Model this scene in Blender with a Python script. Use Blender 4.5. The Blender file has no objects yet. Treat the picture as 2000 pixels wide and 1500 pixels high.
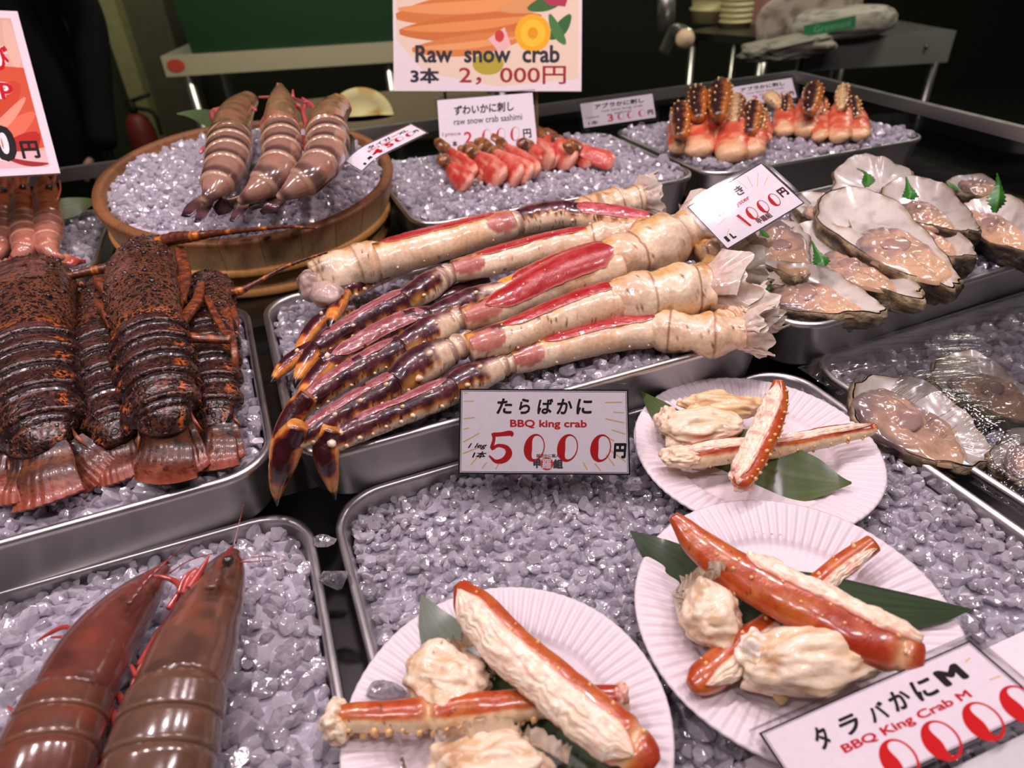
import bpy, math, random
import numpy as np
from mathutils import Vector

# ---------------------------------------------------------------- camera, world, lights
FPX, TILT, ROLL, CAMH = 1300.0, math.radians(34), math.radians(-3), 0.38
C0 = np.array([0.0, 0.0, CAMH])
FW = np.array([0.0, math.cos(TILT), -math.sin(TILT)])
_R = np.array([1.0, 0, 0]); _U = np.cross(_R, FW)
RT = _R*math.cos(ROLL) + _U*math.sin(ROLL)
UP = -_R*math.sin(ROLL) + _U*math.cos(ROLL)
scene = bpy.context.scene
COL = scene.collection
cam_data = bpy.data.cameras.new('camera')
cam = bpy.data.objects.new('camera', cam_data)
COL.objects.link(cam)
cam_data.sensor_width = 36.0
cam_data.lens = 36.0*FPX/2000.0
cam_data.clip_start = 0.01
from mathutils import Matrix
cam.matrix_world = Matrix(((RT[0], UP[0], -FW[0], C0[0]), (RT[1], UP[1], -FW[1], C0[1]),
                           (RT[2], UP[2], -FW[2], C0[2]), (0, 0, 0, 1)))
cam_data.dof.use_dof = True
cam_data.dof.focus_distance = 0.56
cam_data.dof.aperture_fstop = 6.5
scene.camera = cam
scene.view_settings.view_transform = 'Standard'
scene.view_settings.look = 'None'
scene.view_settings.gamma = 1.0
scene.view_settings.use_curve_mapping = False
scene.view_settings.exposure = -0.10
scene.cycles.max_bounces = 9
scene.cycles.transmission_bounces = 7
scene.cycles.transparent_max_bounces = 16
scene.cycles.sample_clamp_indirect = 4.0
scene.cycles.caustics_reflective = False
scene.cycles.caustics_refractive = False

world = bpy.data.worlds.new('world')
scene.world = world
world.use_nodes = True
bg = world.node_tree.nodes['Background']
bg.inputs[0].default_value = (0.85, 0.82, 0.80, 1)
bg.inputs[1].default_value = 0.040

YAW = math.radians(20)
CX = np.array([math.cos(YAW), math.sin(YAW), 0.0])      # along the counter
CY = np.array([-math.sin(YAW), math.cos(YAW), 0.0])     # away from the customer

def lamp(name, loc, target, size, power, col=(1.0, 0.81, 0.87)):
    d = bpy.data.lights.new(name, 'AREA')
    d.shape = 'RECTANGLE'; d.size = size[0]; d.size_y = size[1]
    d.energy = power; d.color = col
    o = bpy.data.objects.new(name, d); COL.objects.link(o)
    o.location = loc
    o.rotation_euler = (Vector(target)-Vector(loc)).to_track_quat('-Z', 'Y').to_euler()
    return o
# rows of pink tinted lamps hung over the display
for i in range(5):
    p = CX*(-0.75+0.42*i) + CY*0.62
    q = CX*(-0.60+0.36*i) + CY*0.50
    lamp('display_lamp', (p[0], p[1], 1.15), (q[0], q[1], 0), (0.075, 0.05), 3.9)
for i in range(3):
    p = CX*(-0.6+0.7*i) + CY*(-0.15)
    q = CX*(-0.5+0.55*i) + CY*0.45
    lamp('aisle_lamp', (p[0], p[1], 1.45), (q[0], q[1], 0), (0.3, 0.06), 5.0, (1.0, 0.84, 0.90))
lamp('kitchen_fill', (-0.6, 2.2, 1.5), (-1.0, 3.6, -0.1), (0.8, 0.2), 34.0, (1.0, 0.95, 0.72))  # unseen fill light, added to brighten the front of the left bench
lamp('kitchen_fill', (-1.6, 3.6, 1.6), (-2.6, 5.0, 0.0), (0.6, 0.2), 30.0, (1.0, 0.97, 0.72))  # unseen fill light, added to brighten the wall and trims at back left
lamp('kitchen_fill', (1.9, 2.4, 1.5), (1.6, 3.6, -0.1), (0.8, 0.2), 24.0, (1.0, 0.95, 0.76))  # unseen fill light, added to brighten the benches on the right

# ---------------------------------------------------------------- helpers
def ray(px, py):
    return FW + RT*((px-1000)/FPX) - UP*((py-750)/FPX)
def W(px, py, z=0.0):
    """the point of the horizontal plane at height z seen at a pixel of the photograph"""
    d = ray(px, py)
    return C0 + d*((z-CAMH)/d[2])
def PD(px, py, depth):
    return C0 + ray(px, py)*depth
def WY(px, py, y):
    d = ray(px, py)
    return C0 + d*(y/d[1])
def depth_of(p):
    return float((np.asarray(p)-C0) @ FW)
def lin(c):
    c = np.asarray(c, float)/255.0
    return np.where(c <= 0.04045, c/12.92, ((c+0.055)/1.055)**2.4)
def rgb(r, g, b):
    return np.array([r, g, b], float)
def hashn(ix, iy, iz, seed):
    n = (ix*374761393 + iy*668265263 + iz*2147483647 + seed*1274126177) & 0xffffffff
    n = ((n ^ (n >> 13))*1274126177) & 0xffffffff
    n = (n ^ (n >> 16)) & 0xffffffff
    return n/4294967295.0
NROT = np.array([[0.36, 0.48, -0.8], [-0.8, 0.6, 0.0], [0.48, 0.64, 0.6]])
def noise3(P, scale=1.0, seed=0):
    """smooth value noise in 0..1, P (...,3)"""
    P = (np.asarray(P, float)@NROT)*scale
    f0 = np.floor(P).astype(np.int64); t = P-f0; t = t*t*(3-2*t)
    r = 0.0
    for dx in (0, 1):
        for dy in (0, 1):
            for dz in (0, 1):
                w = (t[..., 0] if dx else 1-t[..., 0])*(t[..., 1] if dy else 1-t[..., 1])*(t[..., 2] if dz else 1-t[..., 2])
                r = r + w*hashn(f0[..., 0]+dx, f0[..., 1]+dy, f0[..., 2]+dz, seed)
    return r
def fbm(P, scale=1.0, seed=0, octv=3):
    r, a, s = 0.0, 0.5, 0.0
    for k in range(octv):
        r = r + a*noise3(P, scale*2**k, seed+k*17); s += a; a *= 0.5
    return r/s
def sstep(a, b, x):
    t = np.clip((x-a)/(b-a+1e-12), 0, 1)
    return t*t*(3-2*t)
def mixc(a, b, t):
    t = np.asarray(t)[..., None]
    return np.asarray(a)*(1-t) + np.asarray(b)*t
def full(shape, c):
    return np.broadcast_to(np.asarray(c, float), tuple(shape)+(3,)).copy()

class MB:
    """collects vertices, faces and per-vertex colours into one mesh object"""
    def __init__(s):
        s.V, s.F, s.C, s.n = [], [], [], 0
    def add(s, V, F, C=(200, 200, 200)):
        V = np.asarray(V, float).reshape(-1, 3)
        C = np.asarray(C, float)
        if C.ndim == 1:
            C = np.broadcast_to(C, (len(V), 3))
        s.V.append(V); s.C.append(C.reshape(-1, 3))
        for f in (F if isinstance(F, list) else [F]):
            f = np.asarray(f)
            if f.size: s.F.append(f + s.n)
        s.n += len(V)
        return s
    def grid(s, G, C=(200, 200, 200), wrap=True, cap0=False, cap1=False):
        """G (rings, around, 3)"""
        nr, na = G.shape[:2]
        a = np.arange(nr-1)[:, None]*na; j = np.arange(na if wrap else na-1)[None, :]
        j2 = (j+1) % na
        F = np.stack([a+j, a+j2, a+na+j2, a+na+j], -1).reshape(-1, 4)
        C = np.asarray(C, float)
        if C.ndim == 1: C = full((nr, na), C)
        V = G.reshape(-1, 3); Cc = C.reshape(-1, 3); F = [F]
        n = len(V)
        for on, r in ((cap0, 0), (cap1, nr-1)):
            if on:
                V = np.vstack([V, G[r].mean(0)]); Cc = np.vstack([Cc, C[r].mean(0)])
                jj = np.arange(na); k = len(V)-1
                t = np.stack([r*na+(jj+1) % na, r*na+jj, np.full(na, k)], -1)
                F.append(t if r == 0 else t[:, ::-1])
        return s.add(V, F, Cc)
    def box(s, o, x, y, z, C=(200, 200, 200)):
        """corner o and three edge vectors"""
        o, x, y, z = (np.asarray(v, float) for v in (o, x, y, z))
        V = np.array([o, o+x, o+x+y, o+y, o+z, o+x+z, o+x+y+z, o+y+z])
        if np.dot(np.cross(x, y), z) < 0: V = V[[1, 0, 3, 2, 5, 4, 7, 6]]
        F = np.array([[3, 2, 1, 0], [4, 5, 6, 7], [0, 1, 5, 4], [1, 2, 6, 5], [2, 3, 7, 6], [3, 0, 4, 7]])
        return s.add(V, F, C)
    def tube(s, pts, r, C=(200, 200, 200), ns=8, samples=None):
        pts = np.asarray(pts, float)
        r = np.atleast_1d(np.asarray(r, float))
        if len(r) == 1: r = np.repeat(r, len(pts))
        if samples: pts, r = curve(pts, samples), np.interp(np.linspace(0, 1, samples), np.linspace(0, 1, len(r)), r)
        G = rings(pts, np.stack([r, r], 1), ns, np.array([0.12, -0.3, 0.95]))[0]
        return s.grid(G, C, True, True, True)
    def build(s, name, mat, parent=None, smooth=True, kind=None, label=None):
        V = np.concatenate(s.V); C = np.concatenate(s.C)
        o0 = np.zeros(3); p = parent
        while p is not None:
            o0 += np.array(p.location); p = p.parent
        V = V - o0
        me = bpy.data.meshes.new(name)
        me.vertices.add(len(V)); me.vertices.foreach_set('co', V.astype(np.float32).ravel())
        lp = np.concatenate([f.ravel() for f in s.F]); tot = np.concatenate([np.full(len(f), f.shape[1]) for f in s.F])
        me.loops.add(len(lp)); me.loops.foreach_set('vertex_index', lp.astype(np.int32))
        me.polygons.add(len(tot))
        me.polygons.foreach_set('loop_start', (np.cumsum(tot)-tot).astype(np.int32))
        me.polygons.foreach_set('loop_total', tot.astype(np.int32))
        me.polygons.foreach_set('use_smooth', np.full(len(tot), bool(smooth)))
        me.update(calc_edges=True)
        ca = me.color_attributes.new('Col', 'FLOAT_COLOR', 'POINT')
        c4 = np.ones((len(V), 4), np.float32); c4[:, :3] = lin(np.clip(C, 0, 255))
        ca.data.foreach_set('color', c4.ravel())
        me.validate()
        me.materials.append(mat)
        o = bpy.data.objects.new(name, me); COL.objects.link(o)
        if parent is not None: o.parent = parent
        if kind: o['kind'] = kind
        if label: o['label'] = label
        return o

def curve(P, n):
    """Catmull-Rom through P, n samples evenly spread by length"""
    P = np.asarray(P, float)
    if len(P) == 2: return P[0] + (P[1]-P[0])*np.linspace(0, 1, n)[:, None]
    Q = np.vstack([2*P[0]-P[1], P, 2*P[-1]-P[-2]]); out = []
    for i in range(len(P)-1):
        a, b, c, d = Q[i:i+4]; t = np.linspace(0, 1, 13)[:-1 if i < len(P)-2 else None, None]
        out.append(0.5*((2*b)+(-a+c)*t+(2*a-5*b+4*c-d)*t**2+(-a+3*b-3*c+d)*t**3))
    D = np.vstack(out); K = P.shape[1]
    L = np.concatenate([[0], np.cumsum(np.linalg.norm(np.diff(D[:, :3], axis=0), axis=1))])
    u = np.linspace(0, L[-1], n)
    return np.stack([np.interp(u, L, D[:, k]) for k in range(K)], 1)
VIEWY = np.array([0.0, -0.62, 0.78])
UPB = np.array([0.0, 0.78, 0.62])
def rings(P, R, ns, ref=UPB, face=VIEWY, phi=None):
    """sections along P; R (n,2) = half width across (ref direction) and half height (facing direction)"""
    T = np.gradient(P, axis=0); T /= np.linalg.norm(T, axis=1)[:, None]+1e-12
    S = ref - (T@ref)[:, None]*T; S /= np.linalg.norm(S, axis=1)[:, None]+1e-12
    B = np.cross(T, S); B *= np.sign(B@face + 1e-9)[:, None]
    if phi is None:
        phi = np.arange(ns)*2*np.pi/ns
    phi = np.broadcast_to(phi, (len(P), ns)) if np.ndim(phi) < 2 else phi
    G = P[:, None] + S[:, None]*(np.cos(phi)*R[:, :1])[..., None] + B[:, None]*(np.sin(phi)*R[:, 1:2])[..., None]
    # keep faces pointing outwards
    if np.mean(np.einsum('ij,ij->i', np.cross(S, B), T)) > 0:
        pass
    return G, S, B, T, phi
class Loft:
    """limb, body or strip laid along a path given in photograph pixels: (px, py, z, width px)"""
    def __init__(s, pts, nr=60, ns=24, flat=1.0, ref=UPB, world=False, face=VIEWY):
        pts = [tuple(p) for p in pts]
        if world: Q = np.array([list(p[:3])+[p[3]] for p in pts], float)
        else:
            Q = []
            for (x, y, z, w) in pts:
                p = W(x, y, z); Q.append([*p, 0.5*w*depth_of(p)/FPX])
            Q = np.array(Q)
        D = curve(Q, nr)
        s.P = D[:, :3]; s.r = np.maximum(D[:, 3], 2e-4); s.flat = flat
        s.nr, s.ns, s.ref, s.face = nr, ns, ref, face
        s.u = np.linspace(0, 1, nr)
        s.L = np.linalg.norm(np.diff(s.P, axis=0), axis=1).sum()
        s.base()
    def base(s):
        R = np.stack([s.r, s.r*s.flat], 1)
        s.G, s.S, s.B, s.T, s.phi = rings(s.P, R, s.ns, s.ref, s.face)
        s.c = np.cos(s.phi); s.sn = np.sin(s.phi)
        s.U = np.broadcast_to(s.u[:, None], s.phi.shape)
    def disp(s, k):
        """move the surface outward by k metres (array like phi)"""
        d = s.G - s.P[:, None]; d /= np.linalg.norm(d, axis=-1)[..., None]+1e-9
        s.G = s.G + d*np.asarray(k)[..., None]
        return s
    def at(s, u, phi, k=1.0):
        i = int(np.clip(round(u*(s.nr-1)), 0, s.nr-1))
        return s.P[i] + k*(s.S[i]*math.cos(phi)*s.r[i] + s.B[i]*math.sin(phi)*s.r[i]*s.flat), \
            s.S[i]*math.cos(phi)+s.B[i]*math.sin(phi), s.T[i]
    def patch(s, u0, u1, c0, c1, off=0.0008, nu=40, nv=10, flatten=0.5, taper=0.15, seed=0, rag=0.05):
        """grid over part of the surface between two lines across, used for cut-open windows of flesh"""
        uu = np.linspace(u0, u1, nu)
        e = np.clip(np.minimum((uu-u0), (u1-uu))/(taper*(u1-u0)), 0, 1)**0.6
        cm = (c0+c1)/2
        v = np.linspace(0, 1, nv)[None]
        jit = (noise3(np.stack([uu*40, uu*0, uu*0], -1), 1, seed)-0.5)*rag
        lo = cm + (c0+jit-cm)*e; hi = cm + (c1+jit*0.5-cm)*e
        a0, a1 = np.arccos(np.clip(lo, -1, 1)), np.arccos(np.clip(hi, -1, 1))
        ph = a0[:, None]*(1-v) + a1[:, None]*v
        idx = uu*(s.nr-1)
        def I(A): return np.stack([np.interp(idx, np.arange(s.nr), A[:, k]) for k in range(3)], 1)
        r = np.interp(idx, np.arange(s.nr), s.r)
        P, S, B = I(s.P), I(s.S), I(s.B)
        co, si = np.cos(ph), np.sin(ph)
        G = P[:, None] + S[:, None]*(co*r[:, None])[..., None] + B[:, None]*(si*r[:, None]*s.flat)[..., None]
        chord = G[:, :1]*(1-v[..., None]) + G[:, -1:]*v[..., None]
        G2 = G*(1-flatten) + chord*flatten
        nrm = S[:, None]*co[..., None] + B[:, None]*si[..., None]
        G2 = G2 + nrm*(off + flatten*np.linalg.norm(G-chord, axis=-1))[..., None]
        return G2, uu[:, None]*np.ones_like(v), v*np.ones((nu, 1)), nrm

def thing(name, label, cat, loc=None, group=None):
    o = bpy.data.objects.new(name, None); COL.objects.link(o)
    o.empty_display_size = 0.02
    if loc is not None: o.location = tuple(float(v) for v in loc)
    return tag(o, label, cat, group)
def tag(o, label, cat, group=None):
    o['label'] = label; o['category'] = cat
    if group: o['group'] = group
    return o
def struct(o):
    o['kind'] = 'structure'; return o

# ---------------------------------------------------------------- materials
def new_mat(name):
    m = bpy.data.materials.new(name); m.use_nodes = True
    nt = m.node_tree; b = nt.nodes['Principled BSDF']
    return m, nt, b
def node(nt, t, **kw):
    n = nt.nodes.new(t)
    for k, v in kw.items():
        if hasattr(n, k): setattr(n, k, v)
        else: n.inputs[k].default_value = v
    return n
def setin(b, **kw):
    for k, v in kw.items():
        b.inputs[k.replace('_', ' ')].default_value = v
def noise_bump(nt, b, scale, strength, dist=0.001, coord='Object', detail=3.0, kind='noise', extra=None):
    tc = nt.nodes.new('ShaderNodeTexCoord')
    if kind == 'noise':
        n = nt.nodes.new('ShaderNodeTexNoise'); n.inputs['Scale'].default_value = scale; n.inputs['Detail'].default_value = detail
        out = n.outputs[0]
    else:
        n = nt.nodes.new('ShaderNodeTexVoronoi'); n.inputs['Scale'].default_value = scale; out = n.outputs['Distance']
    nt.links.new(tc.outputs[coord], n.inputs['Vector'])
    bp = nt.nodes.new('ShaderNodeBump'); bp.inputs['Strength'].default_value = strength; bp.inputs['Distance'].default_value = dist
    nt.links.new(out, bp.inputs['Height'])
    if extra: nt.links.new(extra, bp.inputs['Normal'])
    nt.links.new(bp.outputs[0], b.inputs['Normal'])
    return n, bp
def vcol_mat(name, rough=0.35, coat=0.3, spec=0.5, sss=0.0, bump=0.3, bscale=400, vary=0.25, vscale=250, dist=0.0006, trans=0.0):
    """surface painted by its own colour attribute, with fine procedural mottling and relief"""
    m, nt, b = new_mat(name)
    at = nt.nodes.new('ShaderNodeAttribute'); at.attribute_name = 'Col'
    tc = nt.nodes.new('ShaderNodeTexCoord')
    n = nt.nodes.new('ShaderNodeTexNoise'); n.inputs['Scale'].default_value = vscale; n.inputs['Detail'].default_value = 4
    nt.links.new(tc.outputs['Object'], n.inputs['Vector'])
    mr = nt.nodes.new('ShaderNodeMapRange'); mr.inputs[1].default_value = 0.25; mr.inputs[2].default_value = 0.75
    mr.inputs[3].default_value = 1-vary; mr.inputs[4].default_value = 1+vary
    nt.links.new(n.outputs[0], mr.inputs[0])
    mx = nt.nodes.new('ShaderNodeVectorMath'); mx.operation = 'SCALE'
    nt.links.new(at.outputs['Color'], mx.inputs[0]); nt.links.new(mr.outputs[0], mx.inputs['Scale'])
    nt.links.new(mx.outputs[0], b.inputs['Base Color'])
    setin(b, Roughness=rough, Specular_IOR_Level=spec, Coat_Weight=coat, Coat_Roughness=0.12)
    if trans: setin(b, Transmission_Weight=trans, IOR=1.33)
    if sss:
        setin(b, Subsurface_Weight=sss, Subsurface_Scale=0.004)
        b.inputs['Subsurface Radius'].default_value = (1.0, 0.5, 0.35)
    if bump: noise_bump(nt, b, bscale, bump, dist)
    return m
M = {}
M['shell'] = vcol_mat('wet_crab_shell', 0.28, 0.6, bump=0.35, bscale=500, vary=0.18)
M['meat'] = vcol_mat('wet_crab_meat', 0.40, 0.3, sss=0.25, bump=0.35, bscale=350, vary=0.10, dist=0.001)
M['redflesh'] = vcol_mat('raw_red_flesh', 0.22, 0.7, sss=0.1, bump=0.5, bscale=600, vary=0.22, vscale=500, dist=0.0006)
M['prawn'] = vcol_mat('wet_prawn_shell', 0.2, 0.8, sss=0.08, bump=0.15, bscale=300, vary=0.12)
M['oyster_in'] = vcol_mat('oyster_nacre', 0.25, 0.5, sss=0.15, bump=0.15, bscale=180, vary=0.05)
M['oyster_meat'] = vcol_mat('oyster_flesh', 0.16, 0.9, sss=0.3, bump=0.25, bscale=220, vary=0.08)
M['oyster_out'] = vcol_mat('oyster_outer_shell', 0.5, 0.3, bump=0.9, bscale=260, vary=0.4, vscale=180, dist=0.002)
M['plain'] = vcol_mat('painted_surface', 0.55, 0.0, spec=0.25, bump=0, vary=0.04)
M['ink'] = vcol_mat('printing_ink', 0.6, 0.0, spec=0.2, bump=0, vary=0.0)
M['dark'] = vcol_mat('dark_matte', 0.7, 0.0, spec=0.2, bump=0, vary=0.15, vscale=20)
M['membrane'] = vcol_mat('translucent_crab_membrane', 0.3, 0.5, sss=0.1, bump=0.5, bscale=200, vary=0.12, trans=0.25)
M['glossy_black'] = vcol_mat('glossy_eye', 0.08, 0.6, bump=0, vary=0)

def steel(name, base=(0.66, 0.64, 0.62), rough=0.33, scr=0.25):
    m, nt, b = new_mat(name)
    setin(b, Metallic=1.0, Roughness=rough)
    b.inputs['Base Color'].default_value = (*base, 1)
    tc = nt.nodes.new('ShaderNodeTexCoord')
    mp = nt.nodes.new('ShaderNodeMapping'); mp.inputs['Scale'].default_value = (6, 6, 90)
    n = nt.nodes.new('ShaderNodeTexNoise'); n.inputs['Scale'].default_value = 8; n.inputs['Detail'].default_value = 4
    nt.links.new(tc.outputs['Object'], mp.inputs[0]); nt.links.new(mp.outputs[0], n.inputs['Vector'])
    mr = nt.nodes.new('ShaderNodeMapRange'); mr.inputs[3].default_value = rough-0.07; mr.inputs[4].default_value = rough+0.12
    nt.links.new(n.outputs[0], mr.inputs[0]); nt.links.new(mr.outputs[0], b.inputs['Roughness'])
    n2 = nt.nodes.new('ShaderNodeTexNoise'); n2.inputs['Scale'].default_value = 25; n2.inputs['Detail'].default_value = 5
    nt.links.new(tc.outputs['Object'], n2.inputs['Vector'])
    bp = nt.nodes.new('ShaderNodeBump'); bp.inputs['Strength'].default_value = scr; bp.inputs['Distance'].default_value = 0.002
    nt.links.new(n2.outputs[0], bp.inputs['Height']); nt.links.new(bp.outputs[0], b.inputs['Normal'])
    return m
M['steel'] = steel('brushed_stainless_steel', scr=0.02)
M['steel_dark'] = steel('dull_stainless_steel', (0.13, 0.125, 0.12), 0.35, 0.05)

def ice_mat(name, tint=(0.97, 0.93, 1.0), lo=0.10, hi=0.88):
    """refracting ice with a cloudy core; the red channel of Col says how clear a nugget is"""
    m = bpy.data.materials.new(name); m.use_nodes = True; nt = m.node_tree; nt.nodes.clear()
    out = nt.nodes.new('ShaderNodeOutputMaterial')
    at = nt.nodes.new('ShaderNodeAttribute'); at.attribute_name = 'Col'
    tc = nt.nodes.new('ShaderNodeTexCoord')
    n = nt.nodes.new('ShaderNodeTexNoise'); n.inputs['Scale'].default_value = 260; n.inputs['Detail'].default_value = 5
    nt.links.new(tc.outputs['Object'], n.inputs['Vector'])
    sep = nt.nodes.new('ShaderNodeSeparateColor'); nt.links.new(at.outputs['Color'], sep.inputs[0])
    mr = nt.nodes.new('ShaderNodeMapRange'); mr.inputs[1].default_value = 0.42; mr.inputs[2].default_value = 0.58
    mr.inputs[3].default_value = 1.0; mr.inputs[4].default_value = 0.45
    nt.links.new(n.outputs[0], mr.inputs[0])
    mm = node(nt, 'ShaderNodeMath', operation='MULTIPLY'); nt.links.new(sep.outputs[0], mm.inputs[0]); nt.links.new(mr.outputs[0], mm.inputs[1])
    fr = nt.nodes.new('ShaderNodeMapRange'); fr.inputs[3].default_value = lo; fr.inputs[4].default_value = hi
    nt.links.new(mm.outputs[0], fr.inputs[0])
    bp = nt.nodes.new('ShaderNodeBump'); bp.inputs['Strength'].default_value = 0.45; bp.inputs['Distance'].default_value = 0.0010
    n2 = nt.nodes.new('ShaderNodeTexNoise'); n2.inputs['Scale'].default_value = 300; n2.inputs['Detail'].default_value = 2
    nt.links.new(tc.outputs['Object'], n2.inputs['Vector']); nt.links.new(n2.outputs[0], bp.inputs['Height'])
    gl = nt.nodes.new('ShaderNodeBsdfGlass'); gl.inputs['IOR'].default_value = 1.31; gl.inputs['Roughness'].default_value = 0.04
    gl.inputs['Color'].default_value = (0.97, 0.96, 1.0, 1)
    tr = nt.nodes.new('ShaderNodeBsdfTransparent'); tr.inputs[0].default_value = (0.95, 0.94, 0.98, 1)
    di = nt.nodes.new('ShaderNodeBsdfDiffuse'); di.inputs[0].default_value = (*tint, 1)
    tl = nt.nodes.new('ShaderNodeBsdfTranslucent'); tl.inputs[0].default_value = (*tint, 1)
    gs = nt.nodes.new('ShaderNodeBsdfGlossy'); gs.inputs['Roughness'].default_value = 0.10
    for x in (gl, di, gs): nt.links.new(bp.outputs[0], x.inputs['Normal'])
    def mixs(a, b, f):
        x = nt.nodes.new('ShaderNodeMixShader'); nt.links.new(a.outputs[0], x.inputs[1]); nt.links.new(b.outputs[0], x.inputs[2])
        if isinstance(f, float): x.inputs[0].default_value = f
        else: nt.links.new(f, x.inputs[0])
        return x
    cloud = mixs(mixs(di, tl, 0.5), gs, 0.22)
    clear0 = mixs(gl, tr, 0.70)
    lw = nt.nodes.new('ShaderNodeFresnel'); lw.inputs['IOR'].default_value = 1.6; nt.links.new(bp.outputs[0], lw.inputs['Normal'])
    clear = mixs(clear0, gs, lw.outputs[0])
    nt.links.new(mixs(cloud, clear, fr.outputs[0]).outputs[0], out.inputs[0])
    return m
M['ice'] = ice_mat('crushed_ice')
M['ice_far'] = ice_mat('crushed_ice_cloudy', lo=0.2, hi=0.8)
def bed_mat():
    m, nt, b = new_mat('packed_ice')
    setin(b, Subsurface_Weight=0.0)
    at = nt.nodes.new('ShaderNodeAttribute'); at.attribute_name = 'Col'
    nt.links.new(at.outputs['Color'], b.inputs['Base Color'])
    setin(b, Roughness=0.25, Coat_Weight=0.3)
    noise_bump(nt, b, 110, 0.9, 0.004, kind='voronoi')
    return m
M['bed'] = bed_mat()

def clear_mat(name, tint=(1, 1, 1), fac=0.12, rough=0.05, bump=0.0, bscale=30, stretch=None):
    """thin clear plastic or glass: mostly see-through with a glossy skin"""
    m = bpy.data.materials.new(name); m.use_nodes = True; nt = m.node_tree; nt.nodes.clear()
    out = nt.nodes.new('ShaderNodeOutputMaterial')
    tr = nt.nodes.new('ShaderNodeBsdfTransparent'); tr.inputs[0].default_value = (*tint, 1)
    gl = nt.nodes.new('ShaderNodeBsdfGlossy'); gl.inputs['Roughness'].default_value = rough
    mx = nt.nodes.new('ShaderNodeMixShader'); fr = nt.nodes.new('ShaderNodeLayerWeight'); fr.inputs[0].default_value = 0.35
    mr = nt.nodes.new('ShaderNodeMapRange'); mr.inputs[3].default_value = fac; mr.inputs[4].default_value = min(1, fac+0.6)
    nt.links.new(fr.outputs['Fresnel'], mr.inputs[0]); nt.links.new(mr.outputs[0], mx.inputs[0])
    nt.links.new(tr.outputs[0], mx.inputs[1]); nt.links.new(gl.outputs[0], mx.inputs[2]); nt.links.new(mx.outputs[0], out.inputs[0])
    if bump:
        tc = nt.nodes.new('ShaderNodeTexCoord'); mp = nt.nodes.new('ShaderNodeMapping')
        if stretch: mp.inputs['Scale'].default_value = stretch[0]; mp.inputs['Rotation'].default_value = stretch[1]
        n = nt.nodes.new('ShaderNodeTexNoise'); n.inputs['Scale'].default_value = bscale; n.inputs['Detail'].default_value = 5
        nt.links.new(tc.outputs['Object'], mp.inputs[0]); nt.links.new(mp.outputs[0], n.inputs['Vector'])
        bp = nt.nodes.new('ShaderNodeBump'); bp.inputs['Strength'].default_value = bump; bp.inputs['Distance'].default_value = 0.01
        nt.links.new(n.outputs[0], bp.inputs['Height'])
        nt.links.new(bp.outputs[0], gl.inputs['Normal']); nt.links.new(bp.outputs[0], fr.inputs['Normal'])
    return m
M['laminate'] = clear_mat('clear_laminate', (0.98, 0.98, 0.985), 0.018, 0.06)
M['glass'] = clear_mat('dark_case_glass', (0.55, 0.58, 0.55), 0.05, 0.04)
M['film'] = clear_mat('cling_film', (0.97, 0.97, 0.97), 0.05, 0.10, 0.9, 9, ((1.0, 5.0, 1.0), (0, 0, math.radians(40))))

def wood_mat(name, a, b_, scale=(3, 3, 40), rot=(0, 0, 0)):
    m, nt, b = new_mat(name)
    at = nt.nodes.new('ShaderNodeAttribute'); at.attribute_name = 'Col'
    tc = nt.nodes.new('ShaderNodeTexCoord'); mp = nt.nodes.new('ShaderNodeMapping')
    mp.inputs['Scale'].default_value = scale; mp.inputs['Rotation'].default_value = rot
    n = nt.nodes.new('ShaderNodeTexNoise'); n.inputs['Scale'].default_value = 9; n.inputs['Detail'].default_value = 6
    nt.links.new(tc.outputs['Object'], mp.inputs[0]); nt.links.new(mp.outputs[0], n.inputs['Vector'])
    cr = nt.nodes.new('ShaderNodeValToRGB'); cr.color_ramp.elements[0].position = 0.3; cr.color_ramp.elements[1].position = 0.7
    cr.color_ramp.elements[0].color = (*lin(a), 1); cr.color_ramp.elements[1].color = (*lin(b_), 1)
    nt.links.new(n.outputs[0], cr.inputs[0])
    mx = nt.nodes.new('ShaderNodeMix'); mx.data_type = 'RGBA'; mx.blend_type = 'MULTIPLY'; mx.inputs[0].default_value = 1
    nt.links.new(cr.outputs[0], mx.inputs[6]); nt.links.new(at.outputs['Color'], mx.inputs[7])
    nt.links.new(mx.outputs[2], b.inputs['Base Color'])
    setin(b, Roughness=0.5)
    bp = nt.nodes.new('ShaderNodeBump'); bp.inputs['Strength'].default_value = 0.3; bp.inputs['Distance'].default_value = 0.001
    nt.links.new(n.outputs[0], bp.inputs['Height']); nt.links.new(bp.outputs[0], b.inputs['Normal'])
    return m
M['wood'] = wood_mat('tub_wood', (232, 190, 132), (250, 222, 170), (30, 30, 3))
M['stick'] = wood_mat('skewer_wood', (190, 150, 95), (215, 178, 120), (30, 30, 3))
M['leaf'] = vcol_mat('bamboo_leaf', 0.38, 0.25, bump=0, vary=0.15, vscale=60)
M['herb'] = vcol_mat('green_shiso', 0.4, 0.2, bump=0.3, bscale=500, vary=0.2)
# ---------------------------------------------------------------- the setting
def slab(name, x0, x1, y0, y1, z0, z1, col, mat, yaw=False):
    mb = MB()
    ex, ey = (CX, CY) if yaw else (np.array([1., 0, 0]), np.array([0, 1., 0]))
    o = ex*x0 + ey*y0 + np.array([0, 0, z0])
    mb.box(o, ex*(x1-x0), ey*(y1-y0), np.array([0, 0, z1-z0]), col)
    return mb.build(name, mat, smooth=False)
struct(slab('floor', -4, 5, -2, 6.2, -0.95, -0.90, (46, 48, 42), M['dark']))
struct(slab('wall_back', -4, 5, 6.0, 6.1, -0.90, 1.9, (30, 32, 24), M['dark']))
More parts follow.
